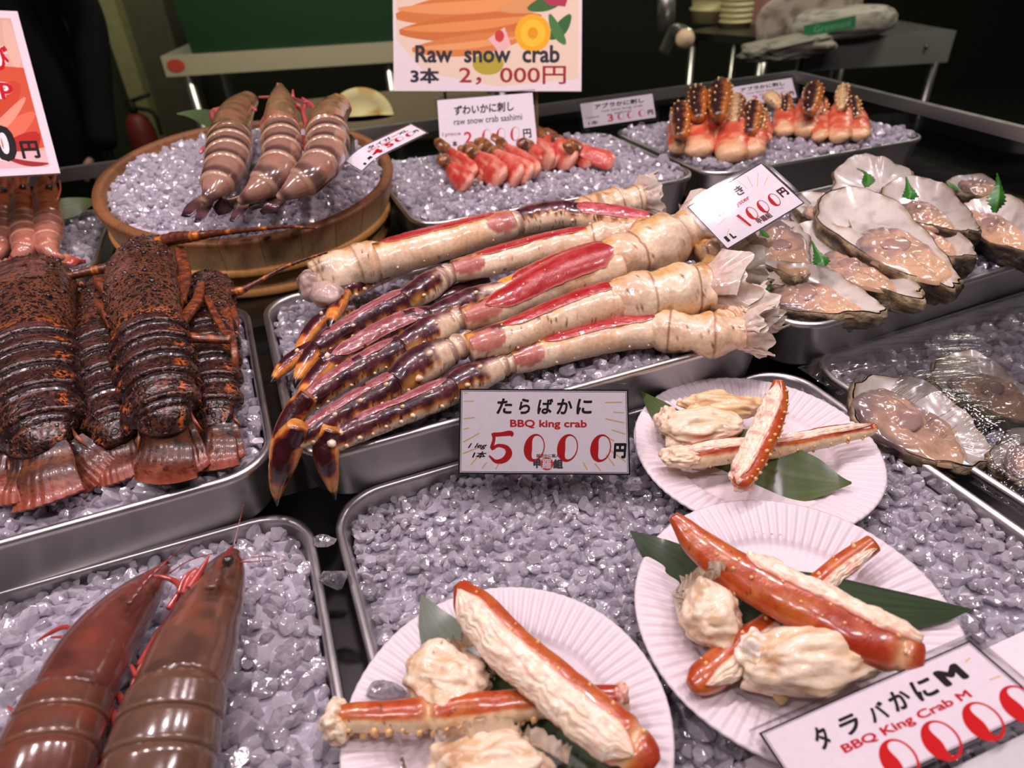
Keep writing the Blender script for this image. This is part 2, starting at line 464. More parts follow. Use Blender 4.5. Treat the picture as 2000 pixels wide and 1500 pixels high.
# pilaster and panels on the wall behind the left side of the counter
def wall_post(pxa, pxb, y, col, dep=0.25):
    a = WY(pxa, 120, y); b = WY(pxb, 120, y)
    mb = MB(); mb.box((a[0], y, -0.90), (b[0]-a[0], 0, 0), (0, dep, 0), (0, 0, 2.8), col)
    return mb.build('trim_1', M['dark'], smooth=False)
for k, (a, b, y, c) in enumerate([(155, 212, 4.9, (34, 38, 24)), (212, 262, 5.0, (112, 110, 78)), (262, 352, 5.1, (62, 60, 48))]):
    o = wall_post(a, b, y, c); o.name = 'trim_%d' % (k+1); struct(o)

# stepped display counter of dark steel
ct = thing('display_counter', 'dark steel stepped counter carrying all the ice trays', 'counter', CX*0.2+np.array([0, 0, -0.9]))
def cbox(name, x0, x1, y0, y1, z0, z1, mat='steel_dark'):
    mb = MB(); mb.box(CX*x0+CY*y0+np.array([0, 0, z0]), CX*(x1-x0), CY*(y1-y0), np.array([0, 0, z1-z0]))
    return mb.build(name, M[mat], ct, smooth=False)
cbox('front_step', -0.80, 1.15, -0.02, 0.47, -0.9, -0.062)
cbox('middle_step', -0.80, 1.15, 0.47, 0.76, -0.9, -0.012)
cbox('back_step', -0.80, 1.15, 0.76, 1.285, -0.9, 0.008)
# rail and glass of the case behind the trays
RZ = 0.09
ra, rc, rd = W(0, 350, RZ), W(1550, 150, RZ), W(2000, 265, RZ)
ra = rc - CX*1.62
rdir = (rd-rc)/np.linalg.norm(rd-rc); rend = rc + rdir*0.85
cs = thing('case_rail', 'pinkish steel rail with dark glass running round the back of the display', 'rail', rc)
mb = MB(); h = np.array([0, 0, 0.020])
mb.box(ra-h/2, rc-ra+CX*0.012, CY*0.014, h); mb.build('back_rail', M['steel'], cs, smooth=False)
nn = np.array([-rdir[1], rdir[0], 0])*0.014
mb = MB(); mb.box(rc-h/2, rend-rc, nn, h); mb.build('side_rail', M['steel'], cs, smooth=False)
mb = MB(); mb.box(ra+CY*0.005-np.array([0, 0, 0.085]), rc-ra, CY*0.004, np.array([0, 0, 0.074])); mb.build('back_glass', M['glass'], cs, smooth=False)
mb = MB(); mb.box(rc+nn*0.4-np.array([0, 0, 0.085]), rend-rc, nn*0.3, np.array([0, 0, 0.074])); mb.build('side_glass', M['glass'], cs, smooth=False)

# ---------------------------------------------------------------- trays
def rrect(w, d, r, n=10):
    """rounded rectangle loop centred on 0, clockwise from +x"""
    r = min(r, w/2-1e-4, d/2-1e-4); pts = []
    for cx_, cy_, a0 in ((w/2-r, d/2-r, 0), (-w/2+r, d/2-r, 90), (-w/2+r, -d/2+r, 180), (w/2-r, -d/2+r, 270)):
        for k in range(n+1):
            a = math.radians(a0+90*k/n); pts.append((cx_+r*math.cos(a), cy_+r*math.sin(a)))
    # subdivide straight sides
    out = []
    for i, p in enumerate(pts):
        q = pts[(i+1) % len(pts)]; out.append(p)
        L = math.hypot(q[0]-p[0], q[1]-p[1])
        if L > 0.03:
            m = int(L/0.03)
            for j in range(1, m+1): out.append((p[0]+(q[0]-p[0])*j/(m+1), p[1]+(q[1]-p[1])*j/(m+1)))
    return np.array(out)
class Tray: pass
def tray(corner, which, yaw, w, d, z, depth, label, rad=0.042, wall=0.010):
    """steel tray; corner = world xy of one sharp rim corner: FL, FR, BL or BR"""
    a = math.radians(yaw); ex = np.array([math.cos(a), math.sin(a), 0]); ey = np.array([-math.sin(a), math.cos(a), 0])
    sx = 1 if which[1] == 'L' else -1; sy = 1 if which[0] == 'F' else -1
    c = np.array([corner[0], corner[1], 0]) + ex*sx*w/2 + ey*sy*d/2
    t = Tray(); t.c, t.ex, t.ey, t.w, t.d, t.z, t.depth, t.rad = c, ex, ey, w, d, z, depth, rad
    prof = [(0.060, -depth), (wall+0.004, -depth+0.0008), (wall, -depth+0.006), (0.0035, -0.006), (0.0005, -0.003), (-0.0005, 0), (0.0005, 0.0028), (0.003, 0.0036), (0.0055, 0.0025),
            (0.0065, -0.001), (0.008, -0.010), (wall+0.008, -depth+0.012), (wall+0.014, -depth+0.003), (0.060, -depth+0.002)]
    G = []
    base = rrect(w, d, rad)
    for ins, zz in prof:
        k = rrect(w-2*ins, d-2*ins, max(rad-ins*0.6, 0.01))
        k = base + (k-base) if len(k) == len(base) else base*np.array([(w-2*ins)/w, (d-2*ins)/d])
        G.append(c + ex*k[:, :1] + ey*k[:, 1:2] + np.array([0, 0, z+zz]))
    mb = MB(); mb.grid(np.array(G)[:, ::-1], (200, 200, 200), True, True, True)
    o = mb.build('steel_tray', M['steel']); tag(o, label, 'tray')
    return t
def local(t, P):
    q = np.asarray(P, float)[..., :3]-t.c
    return q@t.ex, q@t.ey
T1 = tray((0.282, 0.569), 'BR', 20.5, 0.468, 0.36, 0.0, 0.050, 'large front steel ice tray carrying the paper plates of cooked crab')
T2 = tray((-0.172, 0.402), 'BR', 19.5, 0.468, 0.33, 0.0, 0.050, 'front left steel ice tray with the two big brown prawns')
T3 = tray((0.300, 0.574), 'BL', 21.5, 0.468, 0.36, 0.002, 0.050, 'right hand steel ice tray covered with cling film')
T4 = tray((-0.181, 0.390), 'FR', 21, 0.468, 0.310, 0.050, 0.056, 'steel ice tray under the spiny lobsters')
T5 = tray((-0.169, 0.390), 'FL', 20.5, 0.466, 0.310, 0.050, 0.056, 'steel ice tray under the raw king crab legs')
T6 = tray((0.281, 0.553), 'FL', 22.5, 0.466, 0.310, 0.047, 0.056, 'steel ice tray under the open raw oysters')
T7 = tray((-0.111, 0.816), 'FL', 20, 0.430, 0.312, 0.075, 0.055, 'steel ice tray under the red snow crab pieces')
T8 = tray((0.303, 0.962), 'FL', 19, 0.425, 0.312, 0.075, 0.055, 'steel ice tray under the peeled king crab pieces at the back')
T9 = tray((-0.505, 0.767), 'FR', 20, 0.466, 0.270, 0.058, 0.048, 'steel ice tray under the small red shrimps at far left')

# ---------------------------------------------------------------- ice
def ico(sub=1):
    t = (1+5**0.5)/2
    v = [(-1, t, 0), (1, t, 0), (-1, -t, 0), (1, -t, 0), (0, -1, t), (0, 1, t), (0, -1, -t), (0, 1, -t), (t, 0, -1), (t, 0, 1), (-t, 0, -1), (-t, 0, 1)]
    f = [(0, 11, 5), (0, 5, 1), (0, 1, 7), (0, 7, 10), (0, 10, 11), (1, 5, 9), (5, 11, 4), (11, 10, 2), (10, 7, 6), (7, 1, 8),
         (3, 9, 4), (3, 4, 2), (3, 2, 6), (3, 6, 8), (3, 8, 9), (4, 9, 5), (2, 4, 11), (6, 2, 10), (8, 6, 7), (9, 8, 1)]
    v = [np.array(p)/np.linalg.norm(p) for p in v]
    for _ in range(sub):
        c = {}; nf = []
        def mid(a, b):
            k = (min(a, b), max(a, b))
            if k not in c:
                m = (v[a]+v[b]); v.append(m/np.linalg.norm(m)); c[k] = len(v)-1
            return c[k]
        for a, b, d in f:
            x, y, z = mid(a, b), mid(b, d), mid(d, a)
            nf += [(a, x, z), (b, y, x), (d, z, y), (x, y, z)]
        f = nf
    return np.array(v), np.array(f)
rng = np.random.RandomState(7)
def chunk_shape(V, k):
    """a nugget: a rounded ball cut by a few random planes"""
    r = np.random.RandomState(100+k); P = V.copy()
    for _ in range(10):
        n = r.normal(size=3); n /= np.linalg.norm(n); h = r.uniform(0.38, 0.8)
        e = P@n; P = np.where((e > h)[:, None], P-(e-h)[:, None]*n, P)
    P = P*r.uniform(0.8, 1.7, 3) + r.normal(size=P.shape)*0.012
    return P
ICO1, ICO0 = ico(1), ico(0)
SH1 = [chunk_shape(ICO1[0], k) for k in range(14)]
SH0 = [chunk_shape(ICO0[0], k+50) for k in range(14)]
def rotm(n):
    q = rng.normal(size=(n, 4)); q /= np.linalg.norm(q, axis=1)[:, None]; w, x, y, z = q.T
    return np.stack([1-2*(y*y+z*z), 2*(x*y-z*w), 2*(x*z+y*w), 2*(x*y+z*w), 1-2*(x*x+z*z), 2*(y*z-x*w),
                     2*(x*z-y*w), 2*(y*z+x*w), 1-2*(x*x+y*y)], 1).reshape(n, 3, 3)
def ice_pieces(mb, P, size, fine=True, clear=(60, 255)):
    """P (n,3) centres"""
    n = len(P); R = rotm(n); s = size*rng.uniform(0.62, 1.0, n)**1.0*np.where(rng.rand(n) < 0.15, 1.45, 1.1)
    lib, F = (SH1, ICO1[1]) if fine else (SH0, ICO0[1])
    k = rng.randint(0, len(lib), n); cl = rng.uniform(clear[0], clear[1], n)
    for i in range(len(lib)):
        m = np.where(k == i)[0]
        if not len(m): continue
        V = np.einsum('nij,vj->nvi', R[m], lib[i])*s[m, None, None] + P[m, None]
        nv = V.shape[1]
        FF = (F[None]+np.arange(len(m))[:, None, None]*nv).reshape(-1, 3)
        C = np.repeat(cl[m], nv)[:, None]*np.array([1, 1, 1])
        mb.add(V.reshape(-1, 3), FF, C)
def ice_bed(t, hfun, label, spacing=0.0105, size=0.0068, fine=True, xr=None, yr=None, bedcol=(151, 144, 157), inset=0.010, clear=(60, 255), keep=None, layers=1):
    """hfun(a, b, P) = height of the ice above the rim at tray coordinates a, b"""
    w, d = t.w/2-inset, t.d/2-inset
    x0, x1 = xr or (-w, w); y0, y1 = yr or (-d, d)
    na, nb = int((x1-x0)/0.006), int((y1-y0)/0.006)
    A, B = np.meshgrid(np.linspace(x0, x1, na), np.linspace(y0, y1, nb), indexing='ij')
    def pos(A, B):
        P = t.c + A[..., None]*t.ex + B[..., None]*t.ey
        P = P + np.array([0, 0, t.z]); P[..., 2] += hfun(A, B, P)
        return P
    P = pos(A, B)
    # pull the corners of the bed inside the round corners of the tray
    ca, cb = w-t.rad, d-t.rad
    def squeeze(A, B):
        dx, dy = np.maximum(np.abs(A)-ca, 0), np.maximum(np.abs(B)-cb, 0)
        q = np.hypot(dx, dy)
        m = np.maximum(dx, dy)
        f = np.where(q > 1e-9, m/np.maximum(q, 1e-9), 1)
        return np.where(dx > 0, np.sign(A)*(ca+dx*f), A), np.where(dy > 0, np.sign(B)*(cb+dy*f), B)
    A2, B2 = squeeze(A, B); P = pos(A2, B2)
    P[..., 2] -= 0.0008 + 0.0045*noise3(P, 90, 3)
    lo = P.copy(); lo[..., 2] = t.z-t.depth+0.004
    edge = (np.abs(np.abs(A)-w) < 0.004) | (np.abs(np.abs(B)-d) < 0.004)
    P[..., 2] = np.where(edge, np.minimum(P[..., 2], t.z-0.010), P[..., 2])
    ob = thing('ice_bed', label, 'ice', t.c+np.array([0, 0, t.z-t.depth+0.003]))
    mb = MB(); mb.grid(P, full(A.shape, bedcol), wrap=False)
    mb.build('packed_ice', M['bed'], ob, kind='stuff')
    nx, ny = int((x1-x0)/spacing), int((y1-y0)/spacing)
    mb = MB()
    for L in range(layers):
        A, B = np.meshgrid(np.linspace(x0+spacing*.3, x1-spacing*.3, nx), np.linspace(y0+spacing*.3, y1-spacing*.3, ny), indexing='ij')
        A = A.ravel()+rng.uniform(-.5, .5, A.size)*spacing; B = B.ravel()+rng.uniform(-.5, .5, B.size)*spacing
        A, B = np.clip(A, x0+.002, x1-.002), np.clip(B, y0+.002, y1-.002)
        A, B = squeeze(A, B)
        if keep is not None:
            m = keep(A, B, t.c + A[:, None]*t.ex + B[:, None]*t.ey); A, B = A[m], B[m]
        Q = pos(A, B); Q[:, 2] += rng.uniform(-0.005, 0.003, len(Q))
        ice_pieces(mb, Q, size, fine, clear)
    mb.build('ice_nuggets', M['ice' if fine else 'ice_far'], ob, smooth=False, kind='stuff')
    return ob
def bump_at(P, x, y, r, h):
    return h*np.exp(-((P[..., 0]-x)**2+(P[..., 1]-y)**2)/(2*r*r))
def nz(P, s, seed, a): return (fbm(P*np.array([1, 1, 0]), s, seed, 2)-0.5)*a
h1 = lambda A, B, P: -0.012 + nz(P, 14, 1, 0.012) + 0.008*sstep(0.1, 0.22, A) + bump_at(P, -0.03, 0.38, 0.05, 0.009)
h2 = lambda A, B, P: 0.004 + nz(P, 12, 2, 0.014) + bump_at(P, -0.30, 0.27, 0.08, 0.006) - 0.014*sstep(0.06, 0.0, t_edge(A, B, T2))
h3 = lambda A, B, P: -0.016 + nz(P, 14, 3, 0.008)
h4 = lambda A, B, P: -0.002 + nz(P, 14, 4, 0.010)
h5 = lambda A, B, P: -0.006 + nz(P, 14, 5, 0.010)
h6 = lambda A, B, P: -0.010 + nz(P, 14, 6, 0.008) + 0.006*sstep(0, 0.2, A)
h7 = lambda A, B, P: 0.002 + nz(P, 12, 7, 0.010)
h8 = lambda A, B, P: 0.004 + nz(P, 12, 8, 0.012)
h9 = lambda A, B, P: 0.002 + nz(P, 12, 9, 0.010)
def t_edge(A, B, t): return np.minimum(t.w/2-np.abs(A), t.d/2-np.abs(B))
ice_bed(T1, h1, 'crushed ice around the paper plates in the large front tray', 0.0072, 0.0046, clear=(60, 255), bedcol=(163, 158, 168))
ice_bed(T2, h2, 'crushed ice around the two big brown prawns', 0.0084, 0.0058, xr=(-0.02, 0.224), clear=(30, 220), bedcol=(190, 184, 194))
ice_bed(T3, h3, 'crushed ice under the cling film', 0.0105, 0.0065, xr=(-0.224, 0.16), bedcol=(146, 139, 147))
ice_bed(T4, h4, 'crushed ice beneath the spiny lobsters', 0.0090, 0.0058, clear=(40, 230), bedcol=(182, 173, 185))
ice_bed(T5, h5, 'crushed ice beneath the raw king crab legs', 0.0086, 0.0056, clear=(60, 255), bedcol=(168, 161, 170))
ice_bed(T6, h6, 'crushed ice beneath the open oysters', 0.0100, 0.0062, xr=(-0.224, 0.17), bedcol=(142, 137, 144))
ice_bed(T7, h7, 'crushed ice beneath the red snow crab pieces', 0.0090, 0.0060, fine=False, clear=(40, 230), bedcol=(184, 178, 190))
ice_bed(T8, h8, 'crushed ice beneath the peeled king crab pieces', 0.0092, 0.0062, fine=False, clear=(40, 230), bedcol=(184, 177, 187))
ice_bed(T9, h9, 'crushed ice beneath the small red shrimps', 0.0092, 0.0060, fine=False, xr=(-0.02, 0.224), clear=(40, 230), bedcol=(182, 173, 185))
# ---------------------------------------------------------------- raw king crab legs
PURP, DARK = rgb(84, 34, 38), rgb(46, 16, 24)
CREAM, ORG, AMB = rgb(236, 212, 178), rgb(206, 112, 40), rgb(200, 142, 64)
PINKM = rgb(178, 104, 92)
def specks(P, col, scale, thr, seed, c=(40, 22, 16), amt=0.85):
    m = sstep(thr, thr+0.05, noise3(P, scale, seed))*amt
    return mixc(col, c, m)
def shade_purple(L, seed, edge=-0.45, topc=0.9, speck=0.0):
    """dark purple back with a scorched orange border and a cream underside"""
    n = (fbm(L.G, 120, seed)-0.5)*0.5; c = L.c + n + 0.1*np.sin(L.U*40+seed)
    base = mixc(full(c.shape, DARK), PURP, sstep(0.3, 0.8, fbm(L.G, 90, seed+5)))
    base = mixc(base, PURP+18, sstep(0.5, 0.75, noise3(L.G, 260, seed+9))*0.5)
    col = mixc(full(c.shape, CREAM), rgb(196, 132, 70), sstep(edge-0.35, edge-0.14, c))
    col = mixc(col, ORG*0.72, sstep(edge-0.16, edge-0.04, c))
    col = mixc(col, base, sstep(edge-0.06, edge+0.14, c))
    back = L.sn < -0.2
    col = np.where((back & (L.c < 0.3))[..., None], mixc(full(c.shape, CREAM), col, 0.15), col)
    if speck: col = np.where((c < edge+.1)[..., None], specks(L.G, col, 700, 0.80-speck*0.08, seed+3), col)
    return col
def shade_cream(L, seed, tip0=False, speck=0.3, top=0.25):
    n = (fbm(L.G, 90, seed)-0.5)*0.9; c = L.c + n
    col = mixc(full(c.shape, CREAM), rgb(216, 168, 124), sstep(0.35, 0.75, fbm(L.G, 40, seed+2))*0.6)
    col = mixc(col, rgb(214, 150, 60), sstep(top-0.05, top+0.2, c))
    col = mixc(col, rgb(96, 44, 44), sstep(top+0.2, top+0.45, c)*sstep(0.42, 0.6, noise3(L.G, 45, seed+8)+0.25*(1-L.U)))
    col = specks(L.G, col, 420, 0.93-speck*0.09, seed+3, (90, 56, 34), 0.7)
    return specks(L.G, col, 800, 0.94-speck*0.08, seed+4, (50, 30, 20), 0.8)
def spikes(mb, L, us, phis, size=0.0022, col=(240, 214, 180), ln=1.3, lean=0.4, seed=0):
    r = np.random.RandomState(seed+1); v, f = ICO0
    for u in us:
        for ph in phis:
            if r.rand() < 0.12: continue
            uu = np.clip(u+r.uniform(-.012, .012), 0.01, 0.99); p, n, t = L.at(uu, ph+r.uniform(-.12, .12), 1.0)
            s = size*r.uniform(0.6, 1.25)
            ax = n*1.0 - t*lean; ax /= np.linalg.norm(ax)
            V = v*s; d = V@ax; k = np.clip(d/s, 0, 1)
            V = V - ax*d[:, None] + ax*(d*(1+0.5*ln*k))[:, None]; V = V*(1-0.35*k[:, None]) + (ax*d[:, None]*0.35*k[:, None])
            C = mixc(full((len(v),), rgb(214, 160, 100)), col, sstep(-0.2, 0.5, k))
            mb.add(p+V-n*s*0.1, f, C)
def seg_shell(parent, name, pts, style, seed, ns=28, nr=70, flat=0.82, sp=None, extra=None, label=None, spsize=0.0021, **kw):
    L = Loft([(p[0], p[1], p[2], p[3]*1.10) for p in pts], nr, ns, flat)
    L.disp((fbm(L.G, 60, seed)-0.5)*0.0030 + (fbm(L.G, 220, seed+1)-0.5)*0.0009)
    col = shade_purple(L, seed, **kw) if style == 'purple' else shade_cream(L, seed, **kw)
    if extra: col = extra(L, col)
    mb = MB(); mb.grid(L.G, col, True, True, True)
    if sp:
        for us, ph in sp: spikes(mb, L, us, ph, spsize, seed=seed)
    mb.build(name, M['shell'], parent, label=label)
    return L
def claw(parent, pts, seed, name='claw_tip'):
    L = Loft(pts, 46, 20, 0.85, ref=np.array([0.93, 0.1, 0.25])); u, c = L.U, np.abs(L.c)
    n = (fbm(L.G, 160, seed)-0.5)*0.35
    core = rgb(58, 16, 22); am = rgb(226, 156, 72)
    t = sstep(0.66, 0.95, c+n) ; t = np.maximum(t, sstep(0.52, 0.68, u+n*0.5)); t = np.maximum(t, (L.sn < -0.1)*0.9)
    red = rgb(150, 44, 20)
    col = mixc(full(u.shape, core), red, sstep(0.0, 0.5, t)); col = mixc(col, am, sstep(0.45, 0.95, t))
    col = mixc(col, rgb(196, 96, 34), sstep(0.5, 0.62, noise3(L.G*np.array([1, 1, 1]), 240, seed+3))*0.5*sstep(0.4, 0.9, t))
    col = mixc(col, rgb(30, 14, 12), sstep(0.83, 0.90, u+n*0.15))
    L.disp((fbm(L.G, 300, seed)-0.5)*0.0014*(1-u))
    mb = MB(); mb.grid(L.G, col, True, True, True)
    spikes(mb, L, (0.13,), (1.2,), 0.0038, (244, 222, 196), seed=seed+2)
    mb.build(name, M['shell'], parent)
def flesh(parent, L, u0, u1, c0, c1, seed, colr=(164, 36, 38), colb=(196, 92, 84), name='exposed_flesh', mat='redflesh', flat=0.55, off=0.0009, rim=True, nu=60, pale=0.0, nv=12, taper=0.12):
    G, U, V, N = L.patch(u0, u1, c0, c1, off, nu, nv, flat, taper, seed)
    f = fbm(G*np.array([1, 1, 1]), 230, seed); G = G + N*((f-0.5)*0.0012)[..., None]
    T = G.copy(); s = noise3(np.stack([U*9, V*26, U*0], -1), 1, seed+3)
    col = mixc(full(U.shape, colr), colb, np.clip(sstep(0.45, 0.8, s)*0.6 + sstep(0.5, 0.8, f)*0.4 + pale, 0, 1))
    if rim:
        e = np.minimum(V, 1-V); col = mixc(rgb(240, 196, 186)*np.ones(3), col, sstep(0.0, 0.10, e)) if False else mixc(full(U.shape, rgb(216, 150, 140)), col, sstep(0.0, 0.10, e)*0.8+0.2)
    mb = MB(); mb.grid(G, col, wrap=False)
    # side skirt so the cut has thickness
    for row in (0, -1):
        E = G[:, row]; D = E - N[:, row]*0.0022
        K = np.stack([E, D], 1) if row == -1 else np.stack([D, E], 1)
        mb.grid(K, (222, 172, 160), wrap=False)
    mb.build(name, M[mat], parent)
def window_oval(u0, u1, cc=-0.05, hh=0.75):
    def f(L, col):
        uc, uh = (u0+u1)/2, (u1-u0)/2
        q = ((L.U-uc)/uh)**2 + (np.maximum(np.abs(L.c-cc)/hh, 0))**2
        m = sstep(1.05, 0.92, q)*(L.sn > -0.1)
        g = mixc(full(L.U.shape, PINKM), rgb(206, 140, 122), sstep(0.3, 0.7, fbm(L.G, 80, 4))*0.6)
        return mixc(col, g, m)
    return f
def joint_membrane(parent, pts, seed):
    L = Loft(pts, 18, 22, 0.85); L.disp(0.0011*np.sin(L.U*3.14*5)-0.0006)
    col = mixc(full(L.U.shape, rgb(228, 206, 168)), rgb(150, 112, 104), sstep(0.1, 0.9, np.sin(L.U*3.14*5)*0.5+0.5)*0.75)
    mb = MB(); mb.grid(L.G, col, True, True, True); mb.build('joint', M['shell'], parent)
def shoulder(parent, pts, seed, frill=True, flen=0.02, open_dir=1, big=1.35):
    """cream hip joint, with the torn translucent body shell that flares out behind it"""
    L = Loft(pts, 46, 32, 0.85)
    ring = 0.0018*np.sin(L.U*14+seed)
    L.disp(ring + (fbm(L.G, 55, seed)-0.5)*0.009 + (fbm(L.G, 150, seed+2)-0.5)*0.003)
    col = mixc(full(L.U.shape, rgb(236, 214, 182)), rgb(222, 188, 152), sstep(0.4, 0.7, fbm(L.G, 35, seed)))
    e = np.abs(np.sin(L.U*7+seed*0.7))
    col = mixc(col, rgb(206, 146, 70), sstep(0.45, 0.9, L.c+(fbm(L.G, 70, seed+3)-0.5)*1.6)*0.7)
    col = mixc(col, rgb(120, 66, 30), sstep(0.12, 0.02, e)*0.7)
    col = specks(L.G, col, 380, 0.87, seed+5, (130, 76, 40), 0.7); col = specks(L.G, col, 800, 0.86, seed+6, (70, 40, 24), 0.8)
    mb = MB(); mb.grid(L.G, col, True, True, True)
    mb.build('hip_shell', M['shell'], parent)
    if not frill: return
    i = -1 if open_dir > 0 else 0
    P, T, S, B, r = L.P[i], L.T[i]*open_dir, L.S[i], L.B[i], L.r[i]
    rs = np.random.RandomState(seed+40)
    # meat in the socket
    for k in range(5):
        a0 = 0.3+k*1.25+rs.uniform(-.3, .3); n = 34; m = 16
        # shards of thin shell, each a curved ragged sheet
        pa = np.linspace(a0, a0+rs.uniform(1.5, 2.4), n); v = np.linspace(0, 1, m)
        U, V = np.meshgrid(pa, v, indexing='ij')
        ln = 1.25*flen*(0.45+0.35*k/4+0.75*noise3(np.stack([pa*2.2, pa*0, pa*0], 1), 1, seed+k))*(0.6+0.4*np.sin(np.linspace(0.1, 3.04, n)))
        ln = ln*(0.86+0.28*noise3(np.stack([pa*6, pa*0+3, pa*0], 1), 1, seed+k+9))
        rad = r*(0.80 + (big-0.6)*V**1.3 + 0.07*np.sin(U*2+k))
        G = P + S*(np.cos(U)*rad)[..., None] + B*(np.sin(U)*rad*0.85)[..., None] + T*((V*ln[:, None]) - 0.004)[..., None]
        G = G + (fbm(G, 55, seed+k)-0.5)[..., None]*0.009
        G[..., 2] = np.maximum(G[..., 2], 0.049)
        col = mixc(full(U.shape, rgb(224, 196, 178)), rgb(240, 226, 208), sstep(0.3, 0.9, V)); col = mixc(col, rgb(210, 158, 136), sstep(0.5, 0.8, noise3(G, 90, seed))*0.6*(1-V))
        mb = MB(); mb.grid(G, col, wrap=False)
        mb.grid((G - (S*np.cos(U)[..., None]+B*np.sin(U)[..., None])*0.0009)[::-1], col[::-1], wrap=False)
        mb.build('torn_shell', M['membrane'], parent)
    v_, f_ = ico(2)
    V = v_*np.array([1, 1, 1]); Q = P + T*(V[:, 0:1]*flen*0.45) + S*(V[:, 1:2]*r*0.8) + B*(V[:, 2:3]*r*0.62)
    Q = Q + v_*((fbm(Q, 120, seed)-0.5)*0.008)[:, None]
    mb = MB(); mb.add(Q, f_, mixc(full((len(Q),), rgb(228, 190, 168)), rgb(246, 224, 204), fbm(Q, 150, seed+1))); mb.build('hip_meat', M['meat'], parent)

def us(a, b, n): return list(np.linspace(a, b, n))
KG = 'raw king crab legs in the middle tray'
def king_leg(label, seed, hip, upper, knee, lower, foot, dactyl, up_win=None, ft_win=None, frill=True, flen=0.022, up_speck=0.3, oval=(0.80, 1.02), hip_dir=1, big=1.35):
    """hip > upper leg > knee > lower leg > foot > claw; paths run from the hip towards the claw"""
    p0 = W(upper[0][0], upper[0][1], upper[0][2])
    t = thing('king_crab_leg', label, 'crab leg', p0, None)
    if hip: shoulder(t, hip, seed, frill, flen, hip_dir, big)
    LU = seg_shell(t, 'upper_leg', upper, 'cream', seed+1, extra=window_oval(*oval) if oval else None, speck=up_speck,
                   sp=[(us(0.1, 0.75, 6), (2.7,)), (us(0.3, 0.8, 4), (1.0,))], nr=90, spsize=0.0014)
    if up_win: flesh(t, LU, *up_win, seed=seed+2)
    if knee: joint_membrane(t, knee, seed)
    if lower:
        def ex(L, col):
            m = sstep(0.42, 0.22, L.U+(fbm(L.G, 90, seed)-0.5)*0.5)*sstep(0.9, 0.3, L.c)
            col = mixc(col, CREAM, m*0.9)
            return mixc(col, AMB, sstep(0.2, 0.05, np.abs(L.U-0.86))*sstep(0.2, -0.3, L.c)*0.8)
        seg_shell(t, 'lower_leg', lower, 'purple', seed+3, extra=ex, edge=-0.3, sp=[((0.75,), (2.0, )), ((0.4,), (1.3,))], nr=50, speck=0.6, spsize=0.0032)
    if foot:
        LF = seg_shell(t, 'foot', foot, 'purple', seed+5, edge=-0.5, nr=90, speck=1.0, sp=[(us(0.06, 0.92, 9), (2.45,)), (us(0.2, 0.9, 4), (1.45,))], spsize=0.0022)
        if ft_win: flesh(t, LF, *ft_win, seed=seed+6, colr=(142, 74, 78), colb=(196, 146, 144), off=0.0006)
    if dactyl: claw(t, dactyl, seed+8)
    return t
def Z(pts, *zs):
    """give a pixel path its heights, spread evenly between the listed ones"""
    zz = np.interp(np.linspace(0, 1, len(pts)), np.linspace(0, 1, len(zs)), zs)
    return [(p[0], p[1], z, p[2]) for p, z in zip(pts, zz)]
king_leg('lowest raw king crab leg, lying just above the 5000 yen card', 11,
    Z([(1262, 645, 64), (1330, 650, 84), (1400, 652, 88), (1450, 650, 66)], .066, .068),
    Z([(1285, 645, 62), (1220, 652, 62), (1140, 668, 58), (1060, 690, 56), (1000, 708, 46)], .066, .066),
    Z([(1008, 706, 44), (985, 712, 46), (962, 722, 50)], .066, .066),
    Z([(972, 718, 46), (935, 735, 58), (905, 748, 60), (872, 764, 52)], .067, .067),
    Z([(885, 758, 54), (850, 775, 56), (790, 800, 52), (720, 828, 50), (660, 858, 44), (640, 866, 26)], .068, .066),
    Z([(650, 836, 40), (638, 862, 54), (638, 898, 48), (647, 938, 30), (655, 976, 4)], .078, .056, .020),
    up_win=(0.02, 0.78, 0.25, 0.88), ft_win=(0.04, 0.93, 0.40, 0.95), flen=0.024, up_speck=0.2)
king_leg('second raw king crab leg from the front, speckled, its claw hanging over the tray corner', 23,
    Z([(1190, 588, 84), (1250, 580, 102), (1320, 572, 112), (1385, 565, 96)], .088, .088),
    Z([(1215, 586, 78), (1150, 602, 76), (1080, 625, 68), (1010, 652, 62), (915, 680, 54)], .086, .084),
    Z([(925, 668, 52), (900, 676, 54), (872, 690, 54)], .083, .083),
    Z([(882, 686, 54), (845, 702, 68), (810, 722, 68), (770, 752, 56)], .082, .080),
    Z([(785, 742, 56), (750, 765, 58), (700, 790, 54), (640, 826, 50), (590, 856, 36), (578, 862, 22)], .079, .074),
    Z([(582, 830, 40), (566, 862, 60), (552, 908, 52), (542, 950, 30), (541, 987, 4)], .090, .060, .018),
    up_win=(0.02, 0.80, 0.30, 0.9), ft_win=(0.03, 0.95, 0.40, 0.95), flen=0.030, up_speck=1.0)
king_leg('third raw king crab leg from the front, with a broad bright red cut window', 37,
    Z([(1170, 515, 72), (1225, 500, 92), (1290, 478, 110), (1350, 455, 96)], .100, .100),
    Z([(1200, 515, 92), (1130, 535, 88), (1060, 562, 76), (980, 600, 58), (905, 625, 46)], .096, .09),
    Z([(922, 612, 42), (898, 622, 46), (872, 634, 48)], .088, .088),
    Z([(884, 628, 46), (850, 645, 56), (815, 664, 58), (785, 680, 46)], .088, .086),
    Z([(800, 672, 46), (765, 690, 56), (700, 722, 50), (630, 765, 46), (588, 800, 38)], .084, .078),
    Z([(604, 772, 38), (578, 806, 50), (552, 850, 40), (537, 890, 24), (534, 922, 5)], .090, .045),
    up_win=(0.03, 0.88, -0.35, 0.98), ft_win=(0.12, 0.97, 0.40, 0.95), flen=0.030)
